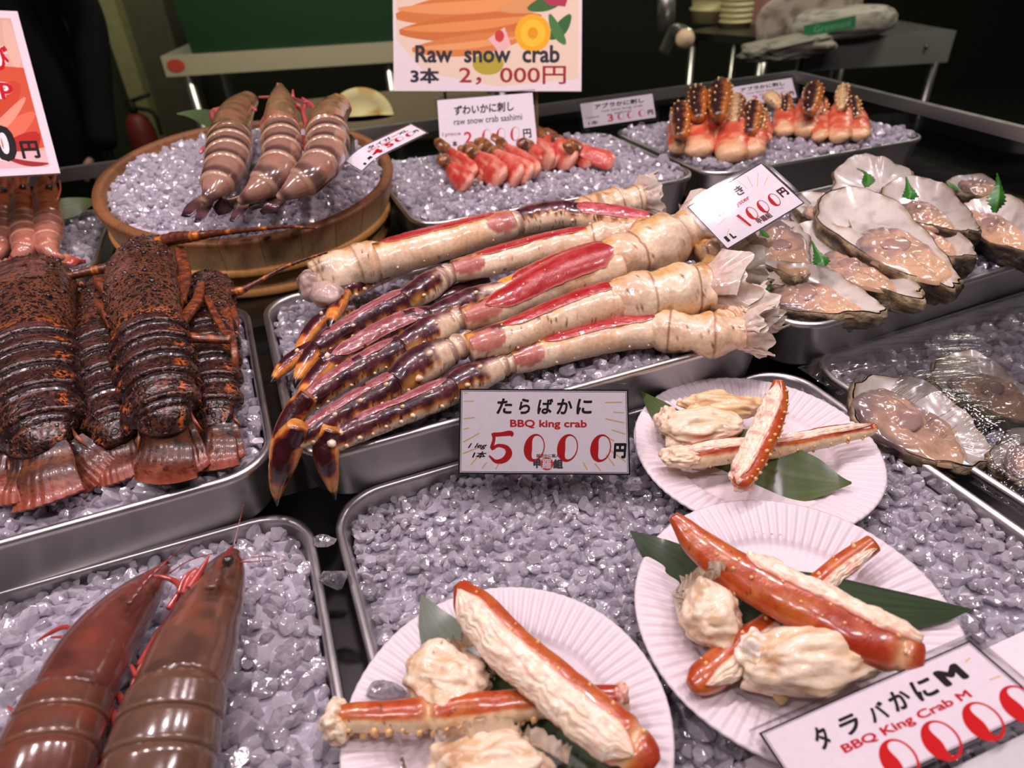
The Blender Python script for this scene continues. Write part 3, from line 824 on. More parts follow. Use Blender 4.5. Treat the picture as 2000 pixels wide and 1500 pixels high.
king_leg('broken raw king crab leg with torn pink flesh, squeezed between its neighbours', 49,
    None,
    Z([(1190, 488, 44), (1110, 512, 44), (1040, 540, 40), (975, 568, 34)], .088, .084), None,
    Z([(985, 566, 36), (930, 585, 46), (880, 605, 48), (840, 622, 40)], .083, .082),
    Z([(850, 618, 44), (800, 632, 54), (740, 658, 52), (680, 690, 46), (630, 712, 32)], .080, .074),
    Z([(650, 696, 34), (630, 722, 44), (605, 752, 38), (588, 785, 26), (580, 806, 12)], .074, .062),
    up_win=(0.05, 0.9, -0.2, 0.95), ft_win=(0.08, 0.92, -0.25, 0.85), oval=None)
king_leg('raw king crab leg directly below the topmost one, with a pink oval membrane', 61,
    Z([(1130, 468, 48), (1180, 462, 62), (1240, 458, 60), (1275, 452, 52)], .092, .096),
    Z([(1160, 468, 54), (1090, 480, 54), (1020, 496, 52), (950, 515, 50), (885, 530, 40)], .090, .088),
    Z([(898, 526, 40), (878, 534, 42), (858, 546, 46)], .086, .086),
    Z([(868, 540, 42), (842, 556, 50), (812, 575, 50), (790, 590, 42)], .085, .083),
    Z([(800, 582, 46), (760, 602, 50), (705, 630, 46), (650, 662, 42), (618, 680, 30)], .082, .078),
    Z([(630, 664, 30), (612, 690, 40), (592, 718, 32), (580, 742, 16), (576, 758, 3)], .076, .060),
    up_win=(0.05, 0.84, 0.28, 0.95), ft_win=(0.03, 0.93, 0.40, 0.95), frill=False)
king_leg('raw king crab leg half hidden beneath the topmost one, ending in crossed claws', 73,
    Z([(1110, 432, 50), (1170, 408, 64), (1240, 396, 66)], .088, .092),
    Z([(1150, 440, 50), (1080, 452, 48), (1000, 462, 44), (930, 474, 40), (870, 482, 34)], .080, .078),
    Z([(882, 480, 34), (860, 484, 36), (838, 492, 36)], .077, .077),
    Z([(850, 488, 36), (820, 498, 40), (790, 512, 38)], .078, .078),
    Z([(800, 508, 38), (750, 530, 40), (700, 556, 38), (655, 580, 32)], .079, .077),
    Z([(672, 572, 30), (660, 596, 36), (648, 622, 26), (644, 640, 8)], .080, .074), ft_win=None, flen=0.024)
# the leg that lies the other way round on top: its hip is at the left
t = thing('king_crab_leg', 'topmost raw king crab leg, its white hip pointing left towards the wooden tub', 'crab leg', W(800, 490, .1))
shoulder(t, Z([(770, 500, 64), (720, 512, 82), (665, 530, 92), (615, 548, 84)], .098, .088), 85, False)
v_, f_ = ico(3)
for k, (x, y, w, h) in enumerate([(612, 556, 60, 62), (640, 575, 60, 44)]):
    c = W(x, y, .086); s = depth_of(c)/FPX
    V = v_*np.array([w/2*s, w/2*s, h/2*s*1.0]); V = V + v_*((fbm(V+c, 70, k)-0.5)*0.012)[:, None]
    mb = MB(); mb.add(c+V, f_, mixc(full((len(V),), rgb(232, 206, 192)), rgb(206, 170, 160), fbm(V+c, 60, 3))); mb.build('hip_shell', M['membrane'], t)
L = seg_shell(t, 'upper_leg', Z([(735, 510, 66), (800, 492, 68), (880, 470, 64), (950, 450, 58), (1000, 436, 50)], .098, .104), 'cream', 87, nr=90, extra=window_oval(0.78, 1.05), sp=[(us(0.1, 0.8, 5), (2.6,))], spsize=0.0014)
flesh(t, L, 0.06, 0.88, 0.4, 0.95, 88)
joint_membrane(t, Z([(990, 440, 46), (1012, 434, 48), (1030, 430, 46)], .104, .104), 2)
seg_shell(t, 'lower_leg', Z([(1015, 434, 46), (1050, 425, 52), (1090, 418, 50), (1120, 418, 46)], .104, .104), 'purple', 90, nr=50, edge=-0.1, speck=0.6)
L = seg_shell(t, 'foot', Z([(1105, 418, 46), (1150, 422, 48), (1210, 428, 46), (1270, 436, 36), (1282, 438, 20)], .104, .100), 'purple', 92, nr=60, edge=-0.3, speck=0.6, sp=[(us(0.1, 0.9, 5), (2.5,))])
flesh(t, L, 0.12, 0.93, -0.25, 0.9, 93, (176, 60, 70), (214, 128, 128))
# a loose claw peeping out at the left of the heap
t = thing('king_crab_leg', 'small raw king crab claw tip curling out at the left end of the heap', 'crab leg', W(620, 625, .07))
seg_shell(t, 'foot', Z([(690, 602, 28), (660, 612, 34), (636, 622, 32)], .066, .068), 'purple', 95, nr=30, edge=-0.4)
claw(t, Z([(648, 612, 30), (620, 632, 34), (596, 662, 28), (582, 690, 16), (578, 712, 3)], .072, .058), 96)
t = thing('king_crab_leg', 'raw king crab claw tip reaching over the gap beside the lobster tray', 'crab leg', W(560, 710, .07))
seg_shell(t, 'foot', Z([(640, 668, 26), (605, 684, 32), (578, 698, 30)], .060, .064), 'purple', 97, nr=30, edge=-0.4)
claw(t, Z([(592, 686, 30), (568, 705, 34), (546, 726, 26), (528, 748, 4)], .068, .058), 98)
t = thing('king_crab_leg', 'dark raw king crab leg pressed beneath the two lowest ones', 'crab leg', W(800, 800, .06))
seg_shell(t, 'foot', Z([(960, 738, 30), (880, 768, 40), (800, 792, 42), (700, 826, 40), (640, 850, 30)], .058, .056), 'purple', 151, nr=60, edge=-0.5, speck=1.0, sp=[(us(0.1, 0.9, 8), (2.3,))])
t = thing('king_crab_leg', 'dark raw king crab leg lying deep between the broken one and its upper neighbour', 'crab leg', W(800, 650, .06))
seg_shell(t, 'foot', Z([(950, 548, 30), (880, 580, 40), (800, 614, 42), (720, 650, 40), (660, 680, 30)], .064, .060), 'purple', 153, nr=60, edge=-0.5, speck=1.0, sp=[(us(0.1, 0.9, 8), (2.3,))])
# hips stacked behind, between the middle tray and the oyster card
def loose_hip(label, pts, seed, flen, big):
    t = thing('crab_hip', label, 'crab piece', W(*pts[0][:3]))
    shoulder(t, pts, seed, True, flen, 1, big)
loose_hip('white crab hip with thin torn shell fanning up towards the raw oyster card', Z([(1240, 465, 60), (1290, 455, 76), (1330, 448, 74)], .098, .104), 131, 0.038, 1.7)
loose_hip('pale crab hip with frayed shell at the right end of the crab tray', Z([(1360, 560, 70), (1400, 540, 86), (1425, 525, 80)], .080, .086), 137, 0.026, 1.5)
loose_hip('frayed white crab hip at the lower right end of the heap', Z([(1400, 640, 56), (1430, 628, 70), (1450, 620, 60)], .066, .070), 143, 0.030, 1.5)
loose_hip('translucent torn crab hip shell just below the oyster price card', Z([(1370, 500, 50), (1400, 488, 64), (1415, 482, 60)], .092, .096), 147, 0.028, 1.6)
loose_hip('white crab hip behind the topmost leg near the snow crab tray', Z([(1170, 408, 56), (1215, 396, 62), (1250, 388, 56)], .094, .098), 139, 0.020, 1.5)
# ---------------------------------------------------------------- spiny lobsters
def lobster_mat():
    m, nt, b = new_mat('lobster_carapace')
    tc = nt.nodes.new('ShaderNodeTexCoord'); at = nt.nodes.new('ShaderNodeAttribute'); at.attribute_name = 'Col'
    dn = nt.nodes.new('ShaderNodeTexNoise'); dn.inputs['Scale'].default_value = 60
    nt.links.new(tc.outputs['Object'], dn.inputs['Vector'])
    vm = nt.nodes.new('ShaderNodeVectorMath'); vm.operation = 'SCALE'; vm.inputs['Scale'].default_value = 0.010
    nt.links.new(dn.outputs['Color'], vm.inputs[0])
    va = nt.nodes.new('ShaderNodeVectorMath'); va.operation = 'ADD'
    nt.links.new(tc.outputs['Object'], va.inputs[0]); nt.links.new(vm.outputs[0], va.inputs[1])
    v1 = nt.nodes.new('ShaderNodeTexVoronoi'); v1.inputs['Scale'].default_value = 170
    v2 = nt.nodes.new('ShaderNodeTexVoronoi'); v2.inputs['Scale'].default_value = 420
    for v in (v1, v2): nt.links.new(va.outputs[0], v.inputs['Vector'])
    r1 = nt.nodes.new('ShaderNodeMapRange'); r1.inputs[1].default_value = 0.30; r1.inputs[2].default_value = 0.42
    r2 = nt.nodes.new('ShaderNodeMapRange'); r2.inputs[1].default_value = 0.32; r2.inputs[2].default_value = 0.5
    nt.links.new(v1.outputs['Distance'], r1.inputs[0]); nt.links.new(v2.outputs['Distance'], r2.inputs[0])
    mn = node(nt, 'ShaderNodeMath', operation='MULTIPLY'); nt.links.new(r1.outputs[0], mn.inputs[0]); nt.links.new(r2.outputs[0], mn.inputs[1])
    mx = nt.nodes.new('ShaderNodeMix'); mx.data_type = 'RGBA'
    nt.links.new(mn.outputs[0], mx.inputs[0]); mx.inputs[6].default_value = (*lin((34, 16, 14)), 1)
    nt.links.new(at.outputs['Color'], mx.inputs[7])
    nt.links.new(mx.outputs[2], b.inputs['Base Color'])
    setin(b, Roughness=0.3, Coat_Weight=0.4, Coat_Roughness=0.15)
    iv = node(nt, 'ShaderNodeMath', operation='SUBTRACT'); iv.inputs[0].default_value = 1.0; nt.links.new(r1.outputs[0], iv.inputs[1])
    bp = nt.nodes.new('ShaderNodeBump'); bp.inputs['Strength'].default_value = 0.8; bp.inputs['Distance'].default_value = 0.0016
    nt.links.new(iv.outputs[0], bp.inputs['Height'])
    bp2 = nt.nodes.new('ShaderNodeBump'); bp2.inputs['Strength'].default_value = 0.5; bp2.inputs['Distance'].default_value = 0.0006
    nt.links.new(v2.outputs['Distance'], bp2.inputs['Height']); nt.links.new(bp.outputs[0], bp2.inputs['Normal'])
    nt.links.new(bp2.outputs[0], b.inputs['Normal'])
    return m
M['lobster'] = lobster_mat()
M['lobtail'] = vcol_mat('lobster_tail_shell', 0.34, 0.3, bump=0.4, bscale=420, vary=0.22, vscale=300)
SIDE = np.array([0.95, 0.25, 0.12])          # across the bodies of animals that point at the viewer
LOR = rgb(150, 78, 32)
def lobster(label, seed, cara, abdo, fan, legs, feelers, eyes, rough=1.0, tail_tone=1.0):
    """cara, abdo: paths (px, py, z, width) from head to tail; fan: list of fin quads in pixels"""
    t = thing('spiny_lobster', label, 'lobster', W(abdo[0][0], abdo[0][1], abdo[0][2]))
    # carapace
    L = Loft(cara, 84, 60, 0.62, ref=SIDE)
    d = (fbm(L.G, 70, seed)-0.5)*0.003; n = noise3(L.G, 260, seed+1); d = d + 0.0016*sstep(0.62, 0.9, n)
    L.disp(d)
    col = mixc(full(L.U.shape, rgb(92, 54, 36)), rgb(116, 70, 44), sstep(0.35, 0.7, fbm(L.G, 50, seed)))
    col = mixc(col, rgb(66, 38, 30), sstep(0.5, 0.0, np.abs(L.c))*0.35)
    col = mixc(col, LOR, sstep(0.93, 0.98, L.U)*0.9)
    mb = MB(); mb.grid(L.G, col, True, True, True)
    o = mb.build('carapace', M['lobster'], t)
    mb = MB(); r = np.random.RandomState(seed)
    for k in range(46):
        u, ph = r.uniform(0.04, 0.88), r.uniform(0.35, 2.8)
        spikes(mb, L, (u,), (ph,), r.uniform(0.0018, 0.0032), (44, 24, 20), ln=0.8, lean=0.5, seed=k)
    mb.C = [np.where(c > 120, c*0.35, c)*np.array([1, .8, .75]) for c in mb.C]
    mb.build('spine', M['lobster'], o, kind='stuff')
    # abdomen: six overlapping rings
    A = Loft(abdo, 140, 64, 0.66, ref=SIDE)
    N = 6
    for k in range(N):
        i0, i1 = int(140*k/N), min(139, int(140*(k+1)/N)+5)
        G = A.G[i0:i1+1].copy(); U = np.linspace(0, 1, len(G))[:, None]*np.ones((1, 64)); c = A.c[i0:i1+1]; sn = A.sn[i0:i1+1]
        cen = A.P[i0:i1+1][:, None]; dr = (G-cen); dr /= np.linalg.norm(dr, axis=-1)[..., None]
        prof = 0.0030*sstep(0.0, 0.35, U) - 0.0016*np.exp(-((U-0.42)/0.05)**2) + 0.0008*np.exp(-((U-0.9)/0.06)**2) - 0.004*sstep(0.94, 1.0, U)
        sidef = 0.0035*sstep(0.80, 0.97, np.abs(c))*np.exp(-((U-0.75)/0.22)**2)
        G = G + dr*(prof + sidef + (fbm(G, 200, seed+k)-0.5)*0.001)[..., None]
        if k == N-1: G = cen + (G-cen)*(1-0.55*U**1.6)[..., None]
        n = fbm(G, 150, seed+k+20)
        dark = mixc(full(U.shape, rgb(34, 20, 20)), rgb(48, 28, 26), sstep(0.35, 0.7, n))
        rich = mixc(full(U.shape, rgb(62, 34, 28)), rgb(88, 50, 36), sstep(0.35, 0.75, n))
        cc = mixc(dark, rich, sstep(0.40, 0.50, U)*sstep(1.0, 0.84, U))
        pit = (np.sin(np.arccos(np.clip(c, -1, 1))*34+seed) > 0.25) & (np.abs(U-0.62) < 0.07+0.02*np.sin(c*9))
        cc = mixc(cc, rgb(36, 18, 18), pit*0.75)
        cc = mixc(cc, rgb(136, 82, 50), np.exp(-((U-0.44)/0.03)**2)*0.7 + np.exp(-((U-0.93)/0.025)**2)*0.45)
        spot = sstep(1.0, 0.5, np.sqrt(((np.abs(c)-0.80)/0.11)**2 + ((U-0.70)/0.20)**2) + (noise3(G, 520, seed)-0.5)*1.3)
        cc = mixc(cc, rgb(186, 92, 36), spot*(sn > 0))
        if k >= 4: cc = mixc(cc, rgb(150, 92, 66), sstep(0.58, 0.72, noise3(G*np.array([3, 1, 1]), 170, seed))*0.5)
        mb = MB(); mb.grid(G, cc, True, True, True)
        seg = mb.build('tail_ring', M['lobster'], t)
        # pleura points at both sides
        im = (i0+i1)//2
        for s in (1, -1):
            mb = MB()
            p, nrm, tt = A.at((im+4)/139.0, 0.10 if s > 0 else math.pi-0.10, 1.0)
            w = A.r[im]
            Q = [p-tt*w*0.22, p+tt*w*0.20, p+tt*w*0.42+nrm*w*0.24-np.array([0, 0, w*0.25])]
            nz_ = np.array([0, 0, w*0.10])
            V = np.array(Q+[q-nz_ for q in Q]); mb.add(V, np.array([[0, 1, 2], [5, 4, 3], [0, 3, 4], [0, 4, 1], [1, 4, 5], [1, 5, 2], [2, 5, 3], [2, 3, 0]]), np.array([[90, 44, 28], [90, 44, 28], [190, 92, 36]]*2))
            mb.build('side_point', M['lobtail'], seg)
    # tail fan
    for k, (x0, y0, w0, x1, y1, w1, z0, z1) in enumerate(fan):
        n, m = 34, 22
        a, b = W(x0, y0-8, z0+.004), W(x1, y1, z1); T = (b-a)/np.linalg.norm(b-a)
        S = SIDE - (SIDE@T)*T; S /= np.linalg.norm(S); B = np.cross(S, T); B *= np.sign(B[2])
        sc = depth_of(a)/FPX
        U, V = np.meshgrid(np.linspace(0, 1, n), np.linspace(-1, 1, m), indexing='ij')
        hw = 0.5*sc*1.12*(w0+(w1-w0)*U**0.8)
        end = 1 - 0.10*V**2*(U > 0.5)*(U-0.5)*2
        G = a + T*(U*end*np.linalg.norm(b-a))[..., None] + S*(V*hw)[..., None] + B*((1-V**2)*hw*0.22 + 0.0008*np.sin(V*22)*U + 0.0012*np.sin(U*9+k))[..., None]
        f = fbm(G, 120, seed+k)
        base = mixc(full(U.shape, rgb(50, 30, 28)), rgb(128, 76, 42), sstep(0.4, 0.6, noise3(G, 110, seed+k+3))*0.8)
        mid = mixc(full(U.shape, rgb(104, 60, 42)), rgb(84, 46, 34), sstep(0.35, 0.7, f))
        endc = mixc(full(U.shape, rgb(140, 66, 46)), rgb(166, 96, 74), sstep(0.4, 0.8, f))*tail_tone
        cc = mixc(base, mid, sstep(0.25, 0.45, U+(f-0.5)*0.5)); cc = mixc(cc, endc, sstep(0.55, 0.85, U+(f-0.5)*0.3))
        dots = sstep(0.70, 0.78, noise3(G, 620, seed+k))*sstep(0.95, 0.75, U)
        cc = mixc(cc, rgb(64, 30, 24), dots*0.8)
        cc = mixc(cc, rgb(40, 22, 20), sstep(0.93, 1.0, np.abs(V))*(np.sin(U*70) > -0.2)*0.8*sstep(1, .8, U))
        mb = MB(); mb.grid(G, cc, wrap=False); mb.grid((G-B*0.0022)[:, ::-1], cc[:, ::-1], wrap=False)
        for e in (G[-1], G[0]): mb.grid(np.stack([e, e-B*0.0022], 1), (176, 84, 56), wrap=False)
        for j in (0, -1): mb.grid(np.stack([G[:, j], G[:, j]-B*0.0022], 1), (150, 70, 40), wrap=False)
        mb.build('tail_fin', M['lobtail'], t)
    for pts in legs:
        L = Loft(pts, 40, 10, 0.8, ref=SIDE)
        cc = mixc(full(L.U.shape, rgb(134, 68, 34)), rgb(78, 42, 30), sstep(0.4, 0.6, fbm(L.G, 260, seed)))
        cc = mixc(cc, rgb(176, 98, 42), sstep(0.6, 0.8, noise3(L.G, 330, seed))*0.7); L.disp(0.0006*np.sin(L.phi*4))
        mb = MB(); mb.grid(L.G, cc, True, True, True); mb.build('leg', M['lobtail'], t)
    for pts in feelers:
        L = Loft(pts, 90, 8, 1.0, ref=UPB)
        cc = mixc(full(L.U.shape, rgb(104, 52, 32)), rgb(206, 120, 44), sstep(0.70, 0.85, np.sin(L.U*30))*0.9)
        cc = mixc(cc, rgb(54, 28, 22), (np.sin(L.U*420) > 0.2)*0.45); L.disp(0.0003*np.sin(L.U*420))
        mb = MB(); mb.grid(L.G, cc, True, True, True); mb.build('feeler', M['lobtail'], t)
    v, f = ico(2)
    for (x, y, z, w) in eyes:
        c = W(x, y, z); mb = MB(); mb.add(c+v*0.5*w*depth_of(c)/FPX, f, (16, 12, 12)); mb.build('eye', M['glossy_black'], t)
def legset(*ls): return [[(x, y, z, w) for x, y, z, w in l] for l in ls]
lobster('largest spiny lobster, at the far left edge of its tray', 5,
    Z([(62, 528, 90), (45, 560, 178), (35, 600, 206), (38, 645, 200), (45, 690, 184)], .092, .098, .090),
    Z([(48, 672, 160), (56, 720, 172), (62, 770, 168), (72, 820, 152), (82, 868, 124), (88, 896, 100)], .090, .088, .072),
    [(20, 878, 60, -20, 980, 110, .070, .058), (55, 885, 60, 40, 985, 90, .072, .058), (135, 880, 60, 205, 938, 76, .068, .054), (88, 880, 70, 92, 990, 116, .076, .058)],
    legset([(120, 560, .10, 14), (140, 610, .09, 20), (132, 660, .08, 18), (128, 700, .07, 12)], [(108, 560, .10, 12), (125, 600, .105, 18), (118, 650, .09, 18)], [(150, 600, .09, 20), (140, 650, .08, 18), (136, 690, .07, 12)]),
    [[(-40, 568, .100, 12), (30, 556, .104, 13), (120, 542, .108, 15), (215, 522, .110, 20)]],
    [(22, 548, .115, 13), (94, 552, .112, 12)])
lobster('slim spiny lobster mostly hidden between two larger ones, with a pale collar', 6,
    Z([(205, 545, 50), (196, 580, 84), (192, 620, 98), (194, 655, 96)], .078, .082, .080),
    Z([(192, 650, 92), (198, 700, 104), (207, 755, 102), (216, 805, 94), (226, 850, 80), (232, 872, 66)], .080, .078, .068),
    [(238, 862, 50, 262, 930, 56, .064, .054), (226, 860, 52, 236, 944, 74, .066, .054)],
    [], [[(165, 556, .086, 12), (120, 552, .088, 18), (95, 546, .088, 12)]], [(170, 560, .092, 8)])
lobster('foremost spiny lobster, raised on its neighbours, its long feeler across the wooden tub', 7,
    Z([(282, 482, 76), (274, 515, 118), (276, 560, 134), (284, 610, 134), (290, 648, 128)], .120, .124, .112),
    Z([(288, 636, 112), (296, 680, 124), (306, 730, 126), (314, 780, 118), (324, 826, 104), (330, 852, 84)], .112, .106, .086),
    [(352, 838, 44, 380, 928, 60, .080, .058), (292, 850, 30, 284, 935, 40, .080, .058), (326, 840, 64, 322, 946, 104, .088, .060)],
    legset([(322, 500, .118, 16), (338, 540, .120, 22), (346, 590, .112, 26), (342, 612, .11, 20)], [(352, 488, .122, 22), (360, 540, .118, 28), (352, 592, .11, 24)],
           [(392, 556, .11, 18), (384, 590, .112, 24), (360, 622, .11, 26), (344, 650, .11, 22)], [(340, 656, .112, 24), (378, 660, .112, 20), (450, 664, .108, 16)], [(452, 650, .108, 12), (458, 690, .10, 15), (460, 720, .09, 10)],
           [(192, 548, .10, 22), (214, 580, .105, 20), (222, 606, .10, 12)], [(186, 584, .09, 24), (208, 616, .10, 18), (216, 640, .10, 10)], [(404, 580, .112, 12), (422, 620, .112, 14), (446, 660, .108, 12)]),
    [[(296, 478, .128, 22), (340, 466, .134, 26), (375, 462, .138, 22), (420, 456, .142, 14), (500, 448, .152, 9), (560, 443, .158, 7), (620, 446, .162, 4)]],
    [(271, 486, .140, 14), (217, 510, .128, 10)])
lobster('spiny lobster at the right end of its row, next to the crab tray', 8,
    Z([(400, 545, 60), (408, 570, 96), (406, 605, 104), (402, 640, 100)], .084, .090, .086),
    Z([(394, 630, 98), (400, 675, 108), (406, 720, 104), (410, 765, 98), (413, 810, 90), (416, 845, 76)], .086, .082, .072),
    [(440, 838, 40, 456, 904, 44, .068, .054), (418, 838, 60, 412, 922, 92, .072, .055)],
    legset([(446, 586, .09, 18), (454, 620, .09, 24), (458, 660, .08, 20)], [(436, 580, .095, 14), (444, 620, .095, 18), (452, 655, .09, 14)]),
    [[(420, 568, .096, 22), (462, 570, .100, 18), (500, 552, .104, 10), (560, 520, .112, 8), (640, 492, .122, 5)]],
    [(395, 545, .100, 12)])

# ---------------------------------------------------------------- prawns
def prawn(name, label, cat, seed, head, body, tail, pal, stripes, legs=(), feelers=(), rostrum=None, eyes=(), nseg=6, group=None, flat=0.85, fans=None, pleo=None, ref=SIDE):
    """pal: head colour, body colour, band colour, edge colour"""
    t = thing(name, label, cat, W(body[0][0], body[0][1], body[0][2]), group)
    hc, bc, sc_, ec = (rgb(*c) for c in pal)
    L = Loft(head, 70, 36, flat, ref=ref)
    L.disp((fbm(L.G, 50, seed)-0.5)*0.002)
    f = fbm(L.G*np.array([1, 1, 1]), 60, seed+1)
    col = mixc(full(L.U.shape, hc), ec, np.clip(sstep(0.45, 0.75, f)*0.55+sstep(0.6, 0.95, -L.c)*0.7, 0, 1))
    col = mixc(col, hc*0.62, sstep(0.55, 0.8, noise3(L.G, 75, seed+4))*0.5)
    mb = MB(); mb.grid(L.G, col, True, True, True); mb.build('head', M['prawn'], t)
    A = Loft(body, nseg*18, 40, flat, ref=ref); n = nseg*18
    for k in range(nseg):
        i0, i1 = 18*k, min(n-1, 18*(k+1)+3)
        G = A.G[i0:i1+1].copy(); U = np.linspace(0, 1, len(G))[:, None]*np.ones((1, 40)); c = A.c[i0:i1+1]
        cen_ = A.P[i0:i1+1][:, None]; dr = G-cen_; ln = np.linalg.norm(dr, axis=-1)[..., None]; dr = dr/ln
        r0 = A.r[i0]
        G = G + dr*(r0*(0.07*sstep(0, 0.3, U)+0.03*U-0.14*sstep(0.93, 1.0, U)))[..., None]
        if k == nseg-1: G = cen_ + (G-cen_)*(1-0.62*U**1.3)[..., None]
        f = fbm(G, 70, seed+k+3)
        col = mixc(full(U.shape, bc), ec, sstep(0.5, 0.8, f)*0.4 + sstep(0.65, 1.0, -c)*0.55)
        if stripes:
            b1 = sstep(0.55, 0.75, U+(f-0.5)*0.2)*sstep(1.02, 0.92, U)
            col = mixc(col, sc_, b1*stripes); col = mixc(col, rgb(226, 190, 150)*0.95, sstep(0.84, 0.92, U)*stripes*0.8)
        mb = MB(); mb.grid(G, col, True, True, True); mb.build('tail_ring', M['prawn'], t)
    for k, pts in enumerate(tail):
        L = Loft(pts, 26, 14, 0.28, ref=ref)
        u = L.U; col = mixc(full(u.shape, bc), sc_, sstep(0.2, 0.5, u)); col = mixc(col, fans[0] if fans else ec, sstep(0.45, 0.8, u+(fbm(L.G, 200, seed)-0.5)*0.4)); col = mixc(col, fans[1] if fans else ec, sstep(0.75, 0.98, u))
        L.disp(0.0003*np.sin(L.c*14))
        mb = MB(); mb.grid(L.G, col, True, True, True); mb.build('tail_fin', M['prawn'], t)
    lc = rgb(*(pleo or (158, 56, 46)))
    for pts in legs:
        L = Loft(pts, 26, 8, 0.8, ref=UPB); c2 = mixc(full(L.U.shape, lc), lc*1.15+20, fbm(L.G, 200, seed))
        mb = MB(); mb.grid(L.G, c2, True, True, True); mb.build('leg', M['prawn'], t)
    for pts in feelers:
        L = Loft(pts, 40, 6, 1.0, ref=UPB); mb = MB(); mb.grid(L.G, lc*0.9, True, True, True); mb.build('feeler', M['prawn'], t)
    if rostrum:
        L = Loft(rostrum, 30, 12, 0.5, ref=ref); c2 = mixc(full(L.U.shape, hc), lc*0.8, sstep(0.2, 0.8, L.U))
        L.disp(0.0008*np.maximum(0, np.sin(L.U*44))*sstep(0.4, 0.9, np.abs(L.c)))
        mb = MB(); mb.grid(L.G, c2, True, True, True); mb.build('rostrum', M['prawn'], t)
    v, f = ico(2)
    for (x, y, z, w) in eyes:
        c = W(x, y, z); mb = MB(); mb.add(c+v*0.5*w*depth_of(c)/FPX, f, (52, 44, 36)); mb.build('eye', M['glossy_black'], t)
    return t
PS = np.array([0.93, 0.33, 0.1])
big = [(106, 74, 60), (102, 74, 58), (76, 56, 48), (136, 74, 52)]
prawn('brown_prawn', 'big brown prawn in the front left corner, reddish, left one of the pair', 'prawn', 3,
    Z([(322, 1110, 26), (285, 1150, 74), (240, 1200, 116), (190, 1268, 146), (148, 1345, 158), (128, 1378, 152)], .030, .040, .046),
    Z([(140, 1350, 150), (112, 1420, 168), (84, 1500, 176), (60, 1590, 172), (40, 1690, 150), (26, 1770, 110)], .044, .042, .020),
    [Z([(26, 1760, 60), (-20, 1830, 70), (-50, 1880, 40)], .02, .01), Z([(26, 1760, 60), (40, 1840, 70), (50, 1900, 40)], .02, .01)],
    [(110, 60, 50), (108, 66, 50), (78, 52, 46), (146, 66, 46)], 0.28,
    legs=[Z([(215, 1200, 10), (165, 1232, 12), (125, 1225, 10), (95, 1238, 8), (72, 1252, 3)], .03, .02), Z([(205, 1215, 10), (150, 1240, 9), (100, 1245, 4)], .03, .02),
          Z([(330, 1190, 16), (352, 1150, 14), (330, 1130, 10), (280, 1122, 4)], .045, .05), Z([(350, 1160, 14), (362, 1130, 14), (385, 1110, 7)], .05, .055),
          Z([(75, 1440, 14), (40, 1400, 20), (15, 1380, 6)], .03, .02), Z([(30, 1530, 24), (-10, 1490, 26), (-30, 1480, 10)], .03, .02), Z([(190, 1208, 9), (170, 1192, 4)], .04, .04),
          Z([(185, 1280, 10), (120, 1330, 10), (90, 1370, 10), (60, 1400, 5)], .03, .03)],
    feelers=[Z([(310, 1110, 3), (345, 1080, 2), (370, 1060, 1.5)], .04, .05), Z([(330, 1120, 3), (370, 1095, 2), (420, 1080, 1.5)], .04, .05)],
    rostrum=Z([(248, 1180, 14), (285, 1130, 16), (330, 1092, 5)], .062, .060), eyes=[], ref=PS)
prawn('brown_prawn', 'big brown prawn in the front left tray, right one of the pair, eye showing', 'prawn', 4,
    Z([(455, 1082, 34), (436, 1120, 84), (412, 1180, 122), (382, 1260, 160), (356, 1330, 176), (344, 1362, 172)], .040, .050, .058),
    Z([(350, 1340, 172), (332, 1410, 186), (312, 1490, 196), (290, 1590, 192), (268, 1700, 170), (255, 1790, 120)], .056, .050, .022),
    [Z([(255, 1780, 70), (215, 1850, 80), (190, 1900, 40)], .02, .01), Z([(255, 1780, 70), (275, 1850, 80), (290, 1910, 40)], .02, .01)],
    big, 0.3,
    legs=[Z([(345, 1190, 20), (330, 1230, 18), (290, 1280, 14), (262, 1330, 11), (256, 1352, 6)], .045, .035), Z([(352, 1180, 18), (310, 1240, 16), (270, 1300, 12)], .05, .035),
          Z([(360, 1160, 18), (372, 1130, 20), (385, 1112, 9)], .055, .06), Z([(370, 1150, 20), (395, 1110, 12), (408, 1086, 4)], .06, .064),
          Z([(250, 1450, 20), (222, 1400, 24), (195, 1368, 12)], .035, .03), Z([(262, 1440, 22), (250, 1390, 20), (225, 1352, 14), (205, 1356, 7)], .035, .03),
          Z([(235, 1520, 26), (205, 1490, 22), (188, 1476, 8)], .03, .025), Z([(300, 1300, 14), (270, 1320, 14), (255, 1300, 8)], .04, .04)],
    feelers=[Z([(470, 1092, 3), (520, 1086, 2), (560, 1095, 1.5)], .05, .05), Z([(468, 1098, 3), (530, 1095, 1.5)], .05, .05), Z([(455, 1070, 2), (470, 1010, 1.5), (476, 985, 1)], .06, .07)],
    rostrum=Z([(410, 1150, 20), (432, 1100, 22), (456, 1065, 5)], .074, .070), eyes=[(446, 1096, .078, 24)], ref=PS)
v_, f_ = ico(1)

